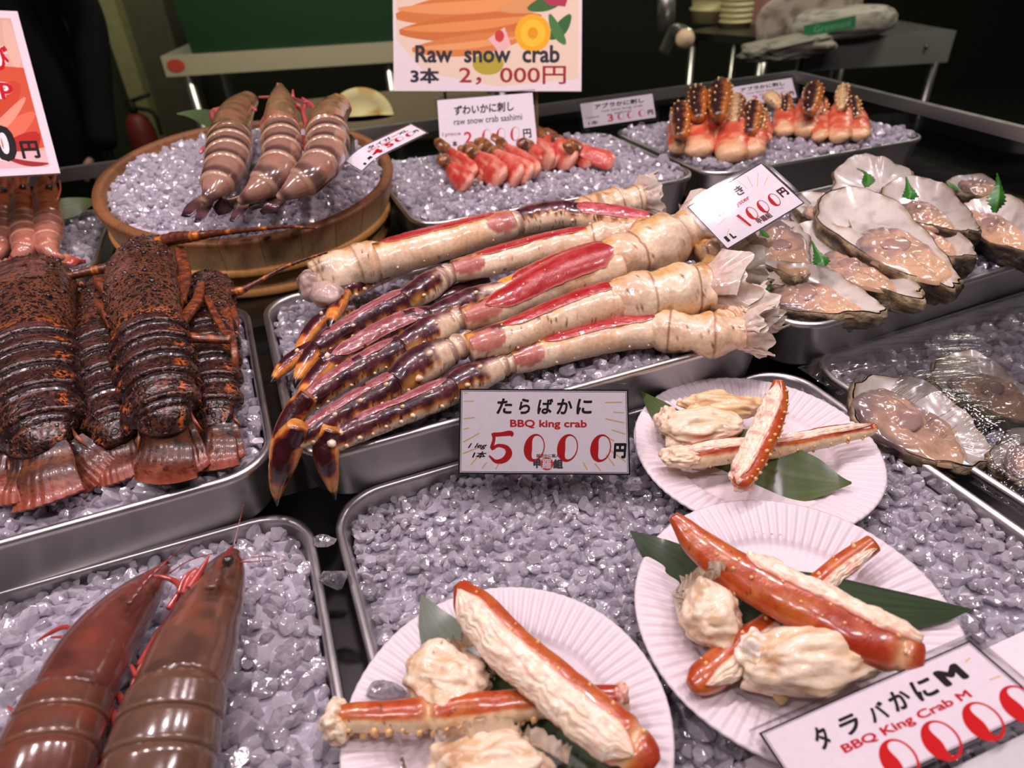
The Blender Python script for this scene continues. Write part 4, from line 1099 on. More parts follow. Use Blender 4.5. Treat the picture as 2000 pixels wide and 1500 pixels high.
# wooden sushi tub, tipped towards the viewer
tubc = np.array([-0.352, 0.948, 0.121]); tl = math.radians(8.5)
TB = CX*0.0 + np.array([0.42, -0.90, 0]); TB /= np.linalg.norm(TB)          # direction it tips towards
Tx = np.array([-TB[1], TB[0], 0]); Tz = np.array([0, 0, 1])*math.cos(tl)+TB*math.sin(tl); Ty = np.cross(Tz, Tx)
tub = thing('wooden_tub', 'round wooden tub of ice holding three striped prawns', 'tub', tubc-Tz*0.10)
def tubp(r, h, a): return tubc + Tx*(r*np.cos(a))[..., None]*1.0 + Ty*(r*np.sin(a))[..., None] + Tz*np.asarray(h)[..., None]
NST = 26
for k in range(NST):
    a0, a1 = 2*math.pi*k/NST+0.0012, 2*math.pi*(k+1)/NST-0.0012
    aa = np.linspace(a0, a1, 5)
    pr = [(0.178, -0.098), (0.189, -0.05), (0.199, -0.004), (0.1975, 0.0), (0.186, 0.0), (0.1845, -0.003), (0.172, -0.08)]
    G = np.array([tubp(np.full(5, r), np.full(5, h), aa) for r, h in pr])
    sh = 0.86+0.2*rng.rand()
    C = full(G.shape[:2], (255*min(sh, 1),)*3); C[2:6] *= np.array([0.60, 0.46, 0.38])*(0.9+0.2*rng.rand())
    mb = MB(); mb.grid(G[:, ::-1], C, wrap=False); mb.build('stave', M['wood'], tub)
for h0, rr in ((-0.048, 0.1905), (-0.082, 0.1835)):
    aa = np.linspace(0, 2*np.pi, 73)[:-1]; b = np.linspace(0, 2*np.pi, 9)[:-1]
    G = np.array([tubp(rr+0.0045*np.cos(b), h0+0.0065*np.sin(b), np.full(8, a)) for a in aa]); G = np.concatenate([G, G[:1]])
    mb = MB(); mb.grid(G, (236, 200, 150)); mb.build('hoop', M['wood'], tub)
aa = np.linspace(0, 2*np.pi, 49)[:-1]
mb = MB(); mb.grid(np.array([tubp(np.full(48, r), np.full(48, -0.088), aa) for r in (0.001, 0.09, 0.178)]), (200, 200, 200)); mb.build('base_board', M['wood'], tub)
# ice heaped in the tub
ob = thing('ice_bed', 'heap of crushed ice in the wooden tub under the striped prawns', 'ice', tubc-Tz*0.085)
def tub_h(x, y): 
    P = np.stack([x, y, x*0], -1); return -0.008 + 0.014*np.exp(-((x+0.03)**2+(y-0.02)**2)/0.012) + (fbm(P, 16, 3)-0.5)*0.014
A, R_ = np.meshgrid(np.linspace(0, 2*np.pi, 65), np.linspace(0, 0.180, 32), indexing='ij')
X, Y = R_*np.cos(A), R_*np.sin(A)
G = tubc + Tx*X[..., None] + Ty*Y[..., None] + Tz*(tub_h(X, Y)-0.005)[..., None]
mb = MB(); mb.grid(np.swapaxes(G, 0, 1)[::-1], (214, 204, 216), wrap=False); mb.build('packed_ice', M['bed'], ob, kind='stuff')
n = 2600; r = 0.178*np.sqrt(rng.rand(n)); a = rng.rand(n)*6.2832; X, Y = r*np.cos(a), r*np.sin(a)
Q = tubc + Tx*X[:, None] + Ty*Y[:, None] + Tz*(tub_h(X, Y)+rng.uniform(-.006, .001, n))[:, None]
mb = MB(); ice_pieces(mb, Q, 0.0056, False, (10, 150)); mb.build('ice_nuggets', M['ice'], ob, smooth=False, kind='stuff')
# striped prawns
tp = [(156, 122, 82), (158, 120, 102), (82, 58, 54), (178, 100, 84)]
FN = (rgb(96, 60, 66), rgb(46, 26, 34))
PKG = 'striped prawns in the wooden tub'
prawn('striped_prawn', 'left striped prawn in the wooden tub', 'prawn', 13,
    Z([(485, 196, 40), (466, 215, 60), (452, 245, 72), (448, 272, 72)], .19, .178),
    Z([(450, 258, 73), (448, 290, 82), (442, 322, 77), (430, 350, 66), (412, 378, 48), (396, 396, 34)], .176, .166, .150),
    [Z([(404, 382, 26), (380, 402, 34), (362, 422, 20)], .146, .136), Z([(410, 386, 22), (398, 410, 26), (384, 434, 12)], .146, .134)], tp, 0.85,
    legs=[Z([(420, 240, 12), (414, 222, 14), (430, 212, 8)], .17, .17), Z([(424, 285, 16), (400, 290, 12), (390, 300, 4)], .16, .15), Z([(416, 330, 14), (405, 350, 16), (402, 372, 10)], .15, .14), Z([(440, 215, 12), (480, 205, 10), (500, 215, 6)], .19, .19)], fans=FN, pleo=(196, 92, 92), ref=PS)
prawn('striped_prawn', 'middle striped prawn in the wooden tub, its head highest', 'prawn', 14,
    Z([(546, 166, 12), (548, 195, 44), (548, 222, 60), (546, 250, 61)], .215, .19),
    Z([(547, 238, 63), (550, 275, 72), (548, 312, 68), (530, 345, 66), (500, 374, 50), (466, 396, 32)], .188, .172, .150),
    [Z([(476, 386, 30), (446, 398, 34), (420, 412, 20)], .147, .136), Z([(484, 390, 22), (468, 410, 24), (452, 432, 10)], .146, .134)], tp, 0.85,
    legs=[Z([(524, 260, 12), (512, 245, 12), (524, 215, 6)], .18, .19), Z([(576, 205, 12), (590, 215, 12), (600, 250, 10)], .19, .18), Z([(572, 190, 10), (572, 176, 4)], .2, .205)],
    feelers=[Z([(505, 190, 5), (560, 190, 6), (598, 200, 7)], .20, .20)], rostrum=Z([(546, 200, 16), (544, 175, 12), (542, 162, 4)], .205, .22), fans=FN, pleo=(190, 84, 84), ref=PS)
prawn('striped_prawn', 'right striped prawn in the wooden tub, beside the white price card', 'prawn', 15,
    Z([(674, 202, 40), (656, 212, 60), (640, 234, 72), (636, 256, 73)], .195, .184),
    Z([(638, 245, 75), (640, 280, 79), (630, 315, 72), (604, 345, 66), (574, 368, 50), (542, 388, 32)], .182, .170, .152),
    [Z([(552, 376, 30), (520, 392, 36), (488, 406, 22)], .150, .138), Z([(558, 382, 22), (532, 402, 26), (510, 416, 12)], .149, .137)], tp, 0.85,
    legs=[Z([(600, 250, 14), (592, 220, 12), (600, 200, 8)], .18, .19), Z([(604, 240, 12), (612, 210, 10), (590, 192, 6)], .19, .195), Z([(596, 290, 14), (592, 270, 14)], .17, .17)], fans=FN, pleo=(206, 84, 84), ref=PS)
# small red shrimps
rp = [(168, 90, 54), (196, 134, 112), (176, 84, 66), (176, 76, 54)]
RF = (rgb(214, 104, 74), rgb(196, 70, 50))
def small_feel(x, y, z): return [Z([(x-12, y, 4), (x-14, y-30, 3), (x-8, y-48, 2)], z, z+.02), Z([(x+12, y, 4), (x+16, y-30, 3), (x+14, y-46, 2)], z, z+.02)]
prawn('red_shrimp', 'small red shrimp cut by the left edge, below the big shrimp sign', 'shrimp', 23,
    Z([(4, 356, 24), (4, 380, 40), (2, 420, 46)], .10, .088), Z([(2, 410, 44), (2, 450, 50), (-4, 485, 44), (-14, 510, 30)], .086, .084, .072),
    [Z([(-14, 505, 20), (-30, 525, 26), (-50, 535, 14)], .07, .064)], rp, 0.25, feelers=small_feel(8, 360, .10), rostrum=Z([(6, 372, 12), (10, 345, 8), (14, 328, 3)], .104, .12), eyes=[(8, 370, .108, 12)], fans=RF, pleo=(206, 96, 70), ref=PS)
prawn('red_shrimp', 'small red shrimp in the middle, its tail curled to the left', 'shrimp', 24,
    Z([(36, 352, 24), (40, 380, 40), (42, 425, 46)], .10, .090), Z([(42, 415, 46), (48, 455, 50), (50, 482, 44), (34, 502, 32), (18, 512, 24)], .088, .086, .074),
    [Z([(20, 508, 26), (10, 518, 30), (-6, 520, 20)], .073, .066), Z([(24, 512, 14), (20, 525, 18), (16, 536, 6)], .073, .064)], rp, 0.25, feelers=small_feel(42, 358, .10), rostrum=Z([(36, 372, 12), (32, 345, 8), (30, 326, 3)], .104, .12), eyes=[(44, 366, .108, 12)], fans=RF, pleo=(206, 96, 70), ref=PS)
prawn('red_shrimp', 'small red shrimp on the right of its row, tail pointing at the lobster', 'shrimp', 25,
    Z([(90, 352, 26), (90, 380, 46), (92, 425, 50)], .10, .092), Z([(92, 415, 50), (94, 450, 50), (92, 478, 40), (104, 496, 28), (125, 504, 22)], .090, .086, .074),
    [Z([(120, 502, 24), (142, 510, 22), (168, 511, 8)], .073, .066)], rp, 0.25, feelers=small_feel(94, 358, .10)+[Z([(0, 513, 2), (50, 516, 2), (92, 530, 1.5)], .074, .07)],
    legs=[Z([(112, 390, 5), (118, 370, 4), (116, 352, 3)], .10, .10)], rostrum=Z([(92, 372, 12), (98, 345, 8), (106, 345, 3)], .104, .12), eyes=[(96, 366, .110, 13)], fans=RF, pleo=(206, 96, 70), ref=PS)
# ---------------------------------------------------------------- oysters
def oyster(label, seed, a, b, wid, z0, z1, lean=0.25, depth=0.022, meat=(0.50, 0.05, 0.42, 0.62), nac=0.5, up=None, tone=1.0, dark=0.0, spread=1.0, parts=True):
    """open half shell; a = broad end, b = hinge end in pixels, wid = width in pixels; lean tips it towards the viewer"""
    p, q = W(a[0], a[1], z0), W(b[0], b[1], z1); T = q-p; Ln = np.linalg.norm(T); T /= Ln
    sc = depth_of((p+q)/2)/FPX
    S = np.cross(np.array([0, 0, 1.0]), T); S /= np.linalg.norm(S)
    if S@np.array([0.1, 1.0, 0]) < 0: S = -S                       # S points away from the viewer
    Nn = np.cross(T, S); Nn *= np.sign(Nn[2])
    S2 = S*math.cos(lean)+Nn*math.sin(lean); N2 = Nn*math.cos(lean)-S*math.sin(lean)
    # how wide the shell must be so that it spans wid pixels in the photograph
    m = (p+q)/2
    e = S2 - ((m-C0)@S2)*(m-C0)/((m-C0)@(m-C0)); hw0 = 0.5*wid*sc/np.linalg.norm(e)
    t = thing('oyster', label, 'oyster', m); depth = depth*1.35; bn = 0.22*math.sin(seed*1.7)
    nr, na = 26, 72
    th = np.arange(na)*2*np.pi/na; rr = np.linspace(0, 1, nr)
    R, TH = np.meshgrid(rr, th, indexing='ij')
    cx, sy = np.cos(TH), np.sin(TH)
    oc = np.stack([np.cos(th)*1.7, np.sin(th)*1.7, np.full(na, seed*3.1)], -1)
    edge = 1+0.45*(fbm(oc, 1.3, seed)-0.5)+0.06*(noise3(oc, 4, seed+2)-0.5)
    wprof = 0.86-0.42*cx + 0.0*R                                    # tear drop: broad at a, narrow at b
    x = -0.0 + cx*edge*R; y = sy*edge*R*wprof
    def place(x, y, h): return m + T*(x*Ln/2)[..., None] + S2*((y+bn*(x*x-0.4))*hw0)[..., None] + N2*h[..., None]
    bowl = -0.42*depth*(1-R**2.6) + 0.0030*(fbm(np.stack([x*1.2, y*1.2, x*0+seed], -1), 1.5, seed+4, 2)-0.5)
    rimw = 0.0009*np.sin(TH*3+seed)*R**3
    G = place(x, y, bowl+rimw)
    f = fbm(G, 55, seed); f2 = noise3(G, 140, seed+7)
    col = mixc(full(R.shape, rgb(234, 226, 214)), rgb(212, 202, 190), sstep(0.45, 0.75, f))
    col = mixc(col, rgb(150, 138, 146), sstep(0.62, 0.8, f2)*0.35*sstep(0.9, 0.6, R))
    col = mixc(col, rgb(176, 150, 116), sstep(0.93, 1.0, R)*sstep(0.35, 0.6, f2)); col *= tone*0.90
    mb = MB(); mb.grid(G[::-1], col[::-1]); mb.build('inner_shell', M['oyster_in'], t)
    # craggy underside in overlapping growth layers
    r2 = np.linspace(0, 1, 20)
    K, TH2 = np.meshgrid(r2, th, indexing='ij'); ed = edge[None]*np.ones_like(K)
    pr = np.sqrt(np.clip(1-K**2.0, 0, 1)); lay = 0.05*np.abs(np.sin(K*16+noise3(np.stack([np.cos(TH2)*2, np.sin(TH2)*2, K*3], -1), 1, seed)*5))*K*(1-K*0.2)
    lay[0] = 0
    rad = (0.10+0.92*np.clip(pr, 0, 1)**0.75) + lay*1.3 + 0.05*np.sin(np.clip(K*5, 0, 1)*1.57)
    X = np.cos(TH2)*ed*rad; Y = np.sin(TH2)*ed*rad*(0.86-0.42*np.cos(TH2))
    H = -K*depth - 0.0004 + (0.0)*K
    G = place(X, Y, H + rimw[-1][None]*(1-K)); 
    G = G + N2*((fbm(G, 130, seed+3)-0.5)*0.004*sstep(0, .15, K))[..., None] + (S2*np.sin(TH2)[..., None]+T*np.cos(TH2)[..., None])*(((fbm(G, 160, seed+9)-0.5)*0.005)*sstep(0, 0.1, K))[..., None]
    f = fbm(G, 90, seed+5)
    c1, c2, c3 = rgb(196, 176, 138), rgb(120, 98, 60), rgb(56, 44, 32)
    cc = mixc(full(K.shape, c1), c2, sstep(0.40-0.1*dark, 0.6-0.1*dark, f)); cc = mixc(cc, c3, sstep(0.50-0.16*dark, 0.66-0.12*dark, noise3(G, 170, seed+6)*0.6+f*0.4))
    cc = mixc(rgb(214, 200, 176)*np.ones(3), cc, sstep(0.0, 0.12, K)) if False else mixc(cc, rgb(206, 190, 160), sstep(0.10, 0.0, K)*0.7)
    mb = MB(); mb.grid(G, cc, True, False, True); mb.build('outer_shell', M['oyster_out'], t)
    if not parts: return t
    # the flesh: a soft body with a ruffled grey mantle edge
    mu, mv, mw, mh = meat
    n2, m2 = 30, 60; rr = np.linspace(0, 1, n2); th = np.arange(m2)*2*np.pi/m2; R, TH = np.meshgrid(rr, th, indexing='ij')
    eg = 1+0.42*(noise3(np.stack([np.cos(TH)*1.5, np.sin(TH)*1.5, TH*0+seed], -1), 1, seed+11)-0.5)
    x = (mu*2-1) + np.cos(TH)*R*mw*1.62*eg; y = mv*2 + np.sin(TH)*R*mh*eg*1.12*(1-0.18*np.cos(TH))
    dome = 0.34*depth*np.sqrt(np.clip(1-R**2.6, 0, 1)); fold = 0.0008*(0.5-0.5*np.cos(TH))*np.sin(TH*17+9*noise3(np.stack([np.cos(TH), np.sin(TH), R*0], -1), 1.5, seed))*sstep(0.45, 0.85, R)
    G0 = place(x, y, -0.36*depth*(1-np.clip(x*x+y*y, 0, 1)**1.3)+dome+fold); lump = (fbm(G0, 85, seed+8, 2)-0.5)
    G = G0 + N2*(lump*0.011*sstep(1.0, 0.7, R))[..., None]
    f = fbm(G, 70, seed+1)
    body = mixc(full(R.shape, rgb(206, 168, 140)), rgb(182, 150, 136), sstep(0.4, 0.7, f))
    body = mixc(body, rgb(222, 184, 140), sstep(0.05, 0.5, np.cos(TH)*R)*0.6)
    grey = rgb(140, 122, 120)
    cc = mixc(body, grey, sstep(0.60, 0.92, R+(f-0.5)*0.4)*sstep(0.35, -0.35, np.cos(TH))*0.9)
    cc = mixc(cc, rgb(84, 70, 72), sstep(0.90, 0.985, R)*(np.sin(TH*9+seed) > -0.3)*0.7*sstep(0.5, -0.2, np.cos(TH)))
    cc *= tone
    mb = MB(); mb.grid(G[::-1], cc[::-1]); fl = mb.build('oyster_flesh', M['oyster_meat'], t)
    v, fc = ico(2); mc = place(np.array([(mu*2-1)-0.30*mw]), np.array([mv*2+0.05]), np.array([-0.03*depth]))[0]
    V = T*(v[:, :1]*0.17*Ln*mw) + S2*(v[:, 1:2]*hw0*0.30*mh/0.6) + N2*(v[:, 2:]*0.0028); V = V*(1+0.5*(fbm(V+mc, 90, seed)-0.5))[:, None]
    mb = MB(); mb.add(mc+V, fc, mixc(full((len(V),), rgb(158, 126, 120)), rgb(184, 152, 138), fbm(mc+V, 150, seed))*tone); mb.build('muscle', M['oyster_meat'], fl)
    return t
oyster('raw oyster at the front left of its tray, a shiso sprig on its white end', 3, (1440, 535), (1732, 600), 108, .062, .062, 0.20, 0.026, meat=(0.56, -0.12, 0.40, 0.55))
oyster('raw oyster in the second row with a shiso sprig, behind the front one', 8, (1556, 440), (1790, 578), 118, .078, .066, 0.15, 0.026, meat=(0.60, -0.12, 0.36, 0.55))
oyster('largest raw oyster, long and slanting, in the middle of the tray', 12, (1632, 372), (1862, 562), 150, .102, .070, 0.10, 0.032, meat=(0.64, 0.0, 0.38, 0.62), dark=0.8)
oyster('round raw oyster with thick grey flesh right below the oyster price card', 16, (1500, 430), (1560, 545), 120, .078, .064, 0.1, 0.022, meat=(0.52, 0.0, 0.55, 0.72), tone=0.88)
oyster('raw oyster tucked between the crab hips and the oyster price card', 20, (1390, 470), (1530, 560), 74, .066, .060, 0.15, 0.02, meat=(0.5, -0.05, 0.4, 0.6))
oyster('small raw oyster behind the price card, speckled with a green crumb', 24, (1572, 378), (1650, 446), 84, .082, .078, 0.15, 0.022, meat=(0.55, -0.1, 0.35, 0.5), dark=0.6)
oyster('small dark edged oyster shell just right of the price card corner', 26, (1555, 405), (1612, 462), 50, .072, .068, 0.3, 0.022, meat=(0.5, 0, 0.3, 0.5), dark=1.0)
oyster('large pale raw oyster at the back of the tray, tipped up towards the viewer', 31, (1640, 330), (1812, 385), 112, .098, .088, 0.62, 0.022, meat=(0.50, -0.42, 0.24, 0.32), tone=0.95)
oyster('broad raw oyster at the back right with a dark craggy underside', 37, (1742, 362), (1908, 450), 108, .100, .086, 0.35, 0.030, meat=(0.55, -0.15, 0.42, 0.5), dark=1.0, tone=0.92)
oyster('deep cupped raw oyster showing its brown striped outer side, on the right', 41, (1770, 440), (1908, 500), 74, .078, .074, 0.18, 0.034, meat=(0.45, 0.0, 0.4, 0.5), dark=0.6)
oyster('raw oyster at the right edge of the picture with an upright shiso leaf', 45, (1900, 385), (2050, 500), 110, .088, .078, 0.35, 0.030, meat=(0.45, -0.15, 0.40, 0.6), dark=0.9)
oyster('half hidden oyster shell at the far back right of the tray', 47, (1862, 345), (1960, 385), 50, .088, .084, 0.4, 0.02, dark=1.0, tone=0.8)
oyster('raw oyster shell lip behind the largest oyster, mostly hidden', 52, (1740, 420), (1800, 470), 60, .076, .072, 0.3, 0.02, dark=0.7)
# oysters under the cling film
oyster('large raw oyster under the cling film, nearest the plates', 61, (1676, 752), (1960, 905), 150, .024, .006, 0.12, 0.024, meat=(0.48, -0.10, 0.48, 0.62), tone=0.90, dark=0.5)
oyster('raw oyster under the cling film at the right edge, behind the large one', 64, (1838, 705), (2080, 830), 100, .020, .012, 0.12, 0.022, meat=(0.52, 0.0, 0.45, 0.66), tone=0.84, dark=0.5)
oyster('raw oyster under the cling film at the lower right edge, mostly cut off', 67, (1962, 850), (2140, 960), 110, .016, .008, 0.10, 0.02, meat=(0.5, 0, 0.5, 0.7), tone=0.9, dark=0.4)
# shiso sprigs
def shiso(label, pts, seed, z, teeth=5):
    """pts: pixel path of the midrib with widths"""
    L = Loft(Z(pts, *z), 40, 4, 0.1, ref=np.array([0.94, 0.2, 0.25]))
    n = 13; V = np.linspace(-1, 1, n)[None]; U = L.u[:, None]
    saw = 1-0.42*((L.u*teeth*2) % 1.0)[:, None]
    w = L.r[:, None]*saw
    B = np.cross(L.T, L.S)
    G = L.P[:, None] + L.S[:, None]*(V*w)[..., None] + B[:, None]*(-(np.abs(V)*w*0.45))[..., None]
    col = mixc(full((40, n), rgb(44, 108, 34)), rgb(96, 160, 52), np.exp(-(V/0.15)**2)*np.ones_like(U)*0.7)
    mb = MB(); mb.grid(G, col, wrap=False); mb.grid((G-np.array([0, 0.0006, 0.0006]))[:, ::-1], col*0.9, wrap=False)
    tag(mb.build('shiso_sprig', M['herb'], None), label, 'herb leaf')
shiso('green shiso sprig on the white end of the front left oyster', [(1448, 516, 4), (1472, 519, 12), (1484, 532, 16), (1492, 548, 34), (1500, 566, 6)], 1, (.078, .072))
shiso('green shiso sprig on the second row oyster, below the price card', [(1586, 470, 3), (1594, 488, 12), (1606, 506, 40), (1610, 518, 8)], 2, (.098, .086))
shiso('dark green shiso sprig on the large pale oyster at the back', [(1674, 328, 3), (1690, 336, 8), (1696, 348, 28), (1692, 364, 8)], 3, (.110, .104))
shiso('green shiso sprig standing in the back right oyster', [(1770, 345, 3), (1774, 362, 12), (1778, 378, 34), (1776, 388, 8)], 4, (.118, .108))
shiso('tall bright green shiso leaf at the right edge of the picture', [(1948, 338, 3), (1952, 362, 18), (1950, 390, 44), (1944, 414, 12)], 5, (.135, .100))
shiso('scrap of dark green leaf showing below the price card', [(1486, 448, 8), (1494, 456, 14), (1502, 462, 5)], 6, (.084, .082))
shiso('small green leaf scrap on the shell behind the back right oyster', [(1850, 355, 5), (1862, 362, 10), (1872, 370, 4)], 7, (.104, .100))
# cling film stretched over the right hand tray
n, m = 110, 90
A, B = np.meshgrid(np.linspace(-0.236, 0.236, n), np.linspace(-0.182, 0.182, m), indexing='ij')
P = T3.c + A[..., None]*T3.ex + B[..., None]*T3.ey
H = 0.0055 + 0*A
for x, y, r, h in ((1820, 800, 0.050, 0.020), (1960, 740, 0.055, 0.016), (2040, 890, 0.05, 0.012)):
    q = W(x, y, 0.02); H = H + bump_at(P, q[0], q[1], r, h)
e = np.minimum(0.234-np.abs(A), 0.180-np.abs(B)); H = 0.0052+(H-0.0055)*sstep(0, 0.03, e)
wr = (noise3(np.stack([A*16+B*30, A*0, B*16-A*30], -1)*np.array([6, 1, 0.6]), 1, 3)-0.5)*0.0012*sstep(0, 0.02, e)
P[..., 2] = T3.z+H+wr; P[..., 2] = np.where(e < 0.0035, T3.z-0.008, P[..., 2])
mb = MB(); mb.grid(P, (255, 255, 255), wrap=False)
tag(mb.build('cling_film', M['film'], None), 'sheet of wrinkled clear cling film stretched over the right hand oyster tray', 'film')

# ---------------------------------------------------------------- snow crab pieces and peeled king crab pieces at the back
SG = 'red snow crab pieces fanned out on ice'
def snow_piece(label, a, b, w, seed, z0, z1, tipw=0.72):
    d = np.array([b[0]-a[0], b[1]-a[1]], float)
    P = lambda k, zz: (a[0]+d[0]*k, a[1]+d[1]*k, zz)
    t = thing('snow_crab_piece', label, 'crab piece', W(b[0], b[1], z1))
    zs = lambda k: z0+(z1-z0)*k
    L = Loft([(*P(0.26, zs(.26)), w*0.38), (*P(0.4, zs(.4)), w*0.62), (*P(0.65, zs(.65)), w), (*P(0.9, zs(.9)), w*1.02), (*P(1.0, zs(1)), w*0.6)], 34, 22, 0.42)
    L.disp((fbm(L.G, 90, seed)-0.5)*0.004+0.0006*np.sin(L.c*11))
    f = fbm(L.G*np.array([1, 1, 1]), 110, seed)
    col = mixc(full(L.U.shape, rgb(196, 62, 50)), rgb(214, 112, 92), sstep(0.42, 0.7, f)*0.8)
    col = mixc(col, rgb(232, 180, 156), sstep(0.16, 0.06, np.abs(L.c-0.55*math.sin(seed*1.3)+0.15*np.sin(L.U*5)))*sstep(0.2, 0.5, L.U)*0.75)
    col = mixc(col, rgb(226, 160, 136), np.clip(sstep(0.84, 0.97, L.U+(f-0.5)*0.2)+sstep(0.6, 0.9, np.abs(L.c+0.2*np.sin(seed)))*0.35, 0, 1))
    mb = MB(); mb.grid(L.G, col, True, True, True); mb.build('flesh', M['meat'], t)
    L = Loft([(*P(0.0, zs(0)+.004), w*0.12*1.5), (*P(0.10, zs(.1)+.003), w*0.62), (*P(0.24, zs(.24)), w*0.7), (*P(0.36, zs(.36)), w*0.5)], 26, 16, 0.8)
    L.disp((fbm(L.G, 160, seed)-0.5)*0.003)
    col = mixc(full(L.U.shape, rgb(150, 92, 46)), rgb(92, 56, 34), sstep(0.4, 0.65, fbm(L.G, 140, seed)))
    mb = MB(); mb.grid(L.G, col, True, True, True); mb.build('shell_tip', M['shell'], t)
words = ['leftmost red snow crab piece, lowest on the ice', 'second red snow crab piece from the left, with a long pointed tan shell tip', 'third red snow crab piece from the left',
         'fourth red snow crab piece from the left, bright red', 'fifth red snow crab piece from the left, broad', 'sixth red snow crab piece from the left, short',
         'seventh red snow crab piece from the left, long and pale striped', 'eighth red snow crab piece from the left, its brown tip the highest', 'ninth red snow crab piece from the left',
         'fourth red snow crab piece from the right, with a dark brown tip', 'third red snow crab piece from the right, pale edged', 'second red snow crab piece from the right', 'rightmost red snow crab piece, lying almost flat']
WK = 1.5
ws = [((858, 305), (916, 362), 30), ((850, 273), (928, 340), 24), ((876, 272), (950, 345), 30), ((906, 285), (982, 350), 34), ((928, 275), (1014, 350), 36), ((958, 290), (1036, 344), 30),
      ((952, 262), (1050, 338), 26), ((992, 240), (1078, 318), 30), ((1010, 275), (1090, 318), 28), ((1030, 250), (1120, 318), 34), ((1055, 256), (1142, 312), 30), ((1078, 268), (1160, 316), 28), ((1100, 282), (1200, 318), 28)]
for k, (a, b, w) in enumerate(ws):
    snow_piece(words[k], a, b, w*WK, 300+k*7, 0.112+0.004*math.sin(k*2.3), 0.090+0.003*(k % 2))
def king_piece(label, tip, end, w, seed, zt, z1, tipw=34, style='dark'):
    t = thing('peeled_crab_piece', label, 'crab piece', W(end[0], end[1], z1))
    m = ((tip[0]*0.45+end[0]*0.55), (tip[1]*0.45+end[1]*0.55))
    L = Loft([(tip[0]*0.8+end[0]*0.2, tip[1]*0.8+end[1]*0.2, zt-.004, w*0.5), (m[0], m[1], (zt+z1)/2, w), (end[0]*0.9+m[0]*0.1, end[1]*0.9+m[1]*0.1, z1, w*0.95), (end[0], end[1]+2, z1, w*0.55)], 40, 26, 0.6, ref=PS)
    L.disp((fbm(L.G, 70, seed)-0.5)*0.008)
    f = fbm(L.G, 90, seed+2)
    col = mixc(full(L.U.shape, rgb(206, 84, 56)), rgb(222, 132, 98), sstep(0.4, 0.7, f)); col = mixc(col, rgb(228, 184, 140), sstep(0.76, 0.95, L.U+(f-0.5)*0.3))
    mb = MB(); mb.grid(L.G, col, True, True, True); mb.build('flesh', M['meat'], t)
    d = np.array([end[0]-tip[0], end[1]-tip[1]], float); d /= np.linalg.norm(d); h = tipw*1.35
    L = Loft([(tip[0]-d[0]*4, tip[1]-d[1]*4, zt+.008, tipw*0.5), (tip[0]+d[0]*h*0.2, tip[1]+d[1]*h*0.2, zt+.005, tipw*1.05), (tip[0]+d[0]*h*0.7, tip[1]+d[1]*h*0.7, zt, tipw), (tip[0]+d[0]*h*1.1, tip[1]+d[1]*h*1.1, zt-.003, tipw*0.6)], 34, 26, 0.8, ref=PS)
    L.disp((fbm(L.G, 120, seed)-0.5)*0.004)
    n = (fbm(L.G, 120, seed+3)-0.5)*0.9
    if style == 'dark': col = mixc(full(L.U.shape, rgb(56, 30, 34)), rgb(190, 108, 40), sstep(0.35, 0.75, np.abs(L.c+0.25)+n))
    else: col = mixc(full(L.U.shape, rgb(222, 190, 140)), rgb(110, 56, 34), sstep(0.0, 0.5, L.c+n))
    mb = MB(); mb.grid(L.G, col, True, True, True)
    spikes(mb, L, us(0.1, 0.9, 6), (1.0, 1.9, 2.6, 0.4), 0.0022, (238, 196, 130), seed=seed)
    mb.build('scorched_shell', M['shell'], t)
for k, (lab, tip, end, w, zt, z1, tw, st) in enumerate([
    ('leftmost peeled king crab piece in the front cluster, its dark shell end lowest', (1330, 208), (1330, 284), 40, .118, .092, 40, 'dark'),
    ('second peeled king crab piece of the front cluster, with an upright dark shell end', (1362, 176), (1366, 288), 52, .132, .094, 38, 'dark'),
    ('centre peeled king crab piece of the front cluster, topped by the tallest golden shell end', (1408, 164), (1400, 276), 50, .140, .096, 44, 'dark'),
    ('peeled king crab piece of the front cluster with a cream shell end turned right', (1440, 192), (1428, 296), 52, .122, .094, 34, 'cream'),
    ('lower right peeled king crab piece of the front cluster, orange fringed', (1470, 205), (1462, 290), 50, .116, .092, 38, 'dark'),
    ('rightmost peeled king crab piece of the front cluster', (1486, 218), (1484, 266), 36, .112, .094, 26, 'dark'),
    ('leftmost peeled king crab piece in the back cluster', (1535, 190), (1532, 250), 34, .110, .094, 22, 'dark'),
    ('second peeled king crab piece of the back cluster, with a curved golden shell end', (1590, 168), (1576, 250), 44, .128, .095, 36, 'dark'),
    ('pale thin peeled king crab piece in the middle of the back cluster', (1606, 196), (1602, 262), 26, .112, .094, 22, 'dark'),
    ('peeled king crab piece of the back cluster with a long cream shell end pointing right', (1648, 172), (1640, 262), 36, .126, .094, 28, 'cream'),
    ('rightmost peeled king crab piece of the back cluster', (1664, 196), (1678, 258), 36, .112, .093, 26, 'dark'),
    ('short scorched crab shell piece lying between the two clusters', (1500, 186), (1530, 205), 16, .112, .106, 26, 'cream')]):
    king_piece(lab, tip, (end[0], end[1]+6), w*1.28, 400+k*9, zt, z1, tw, st)
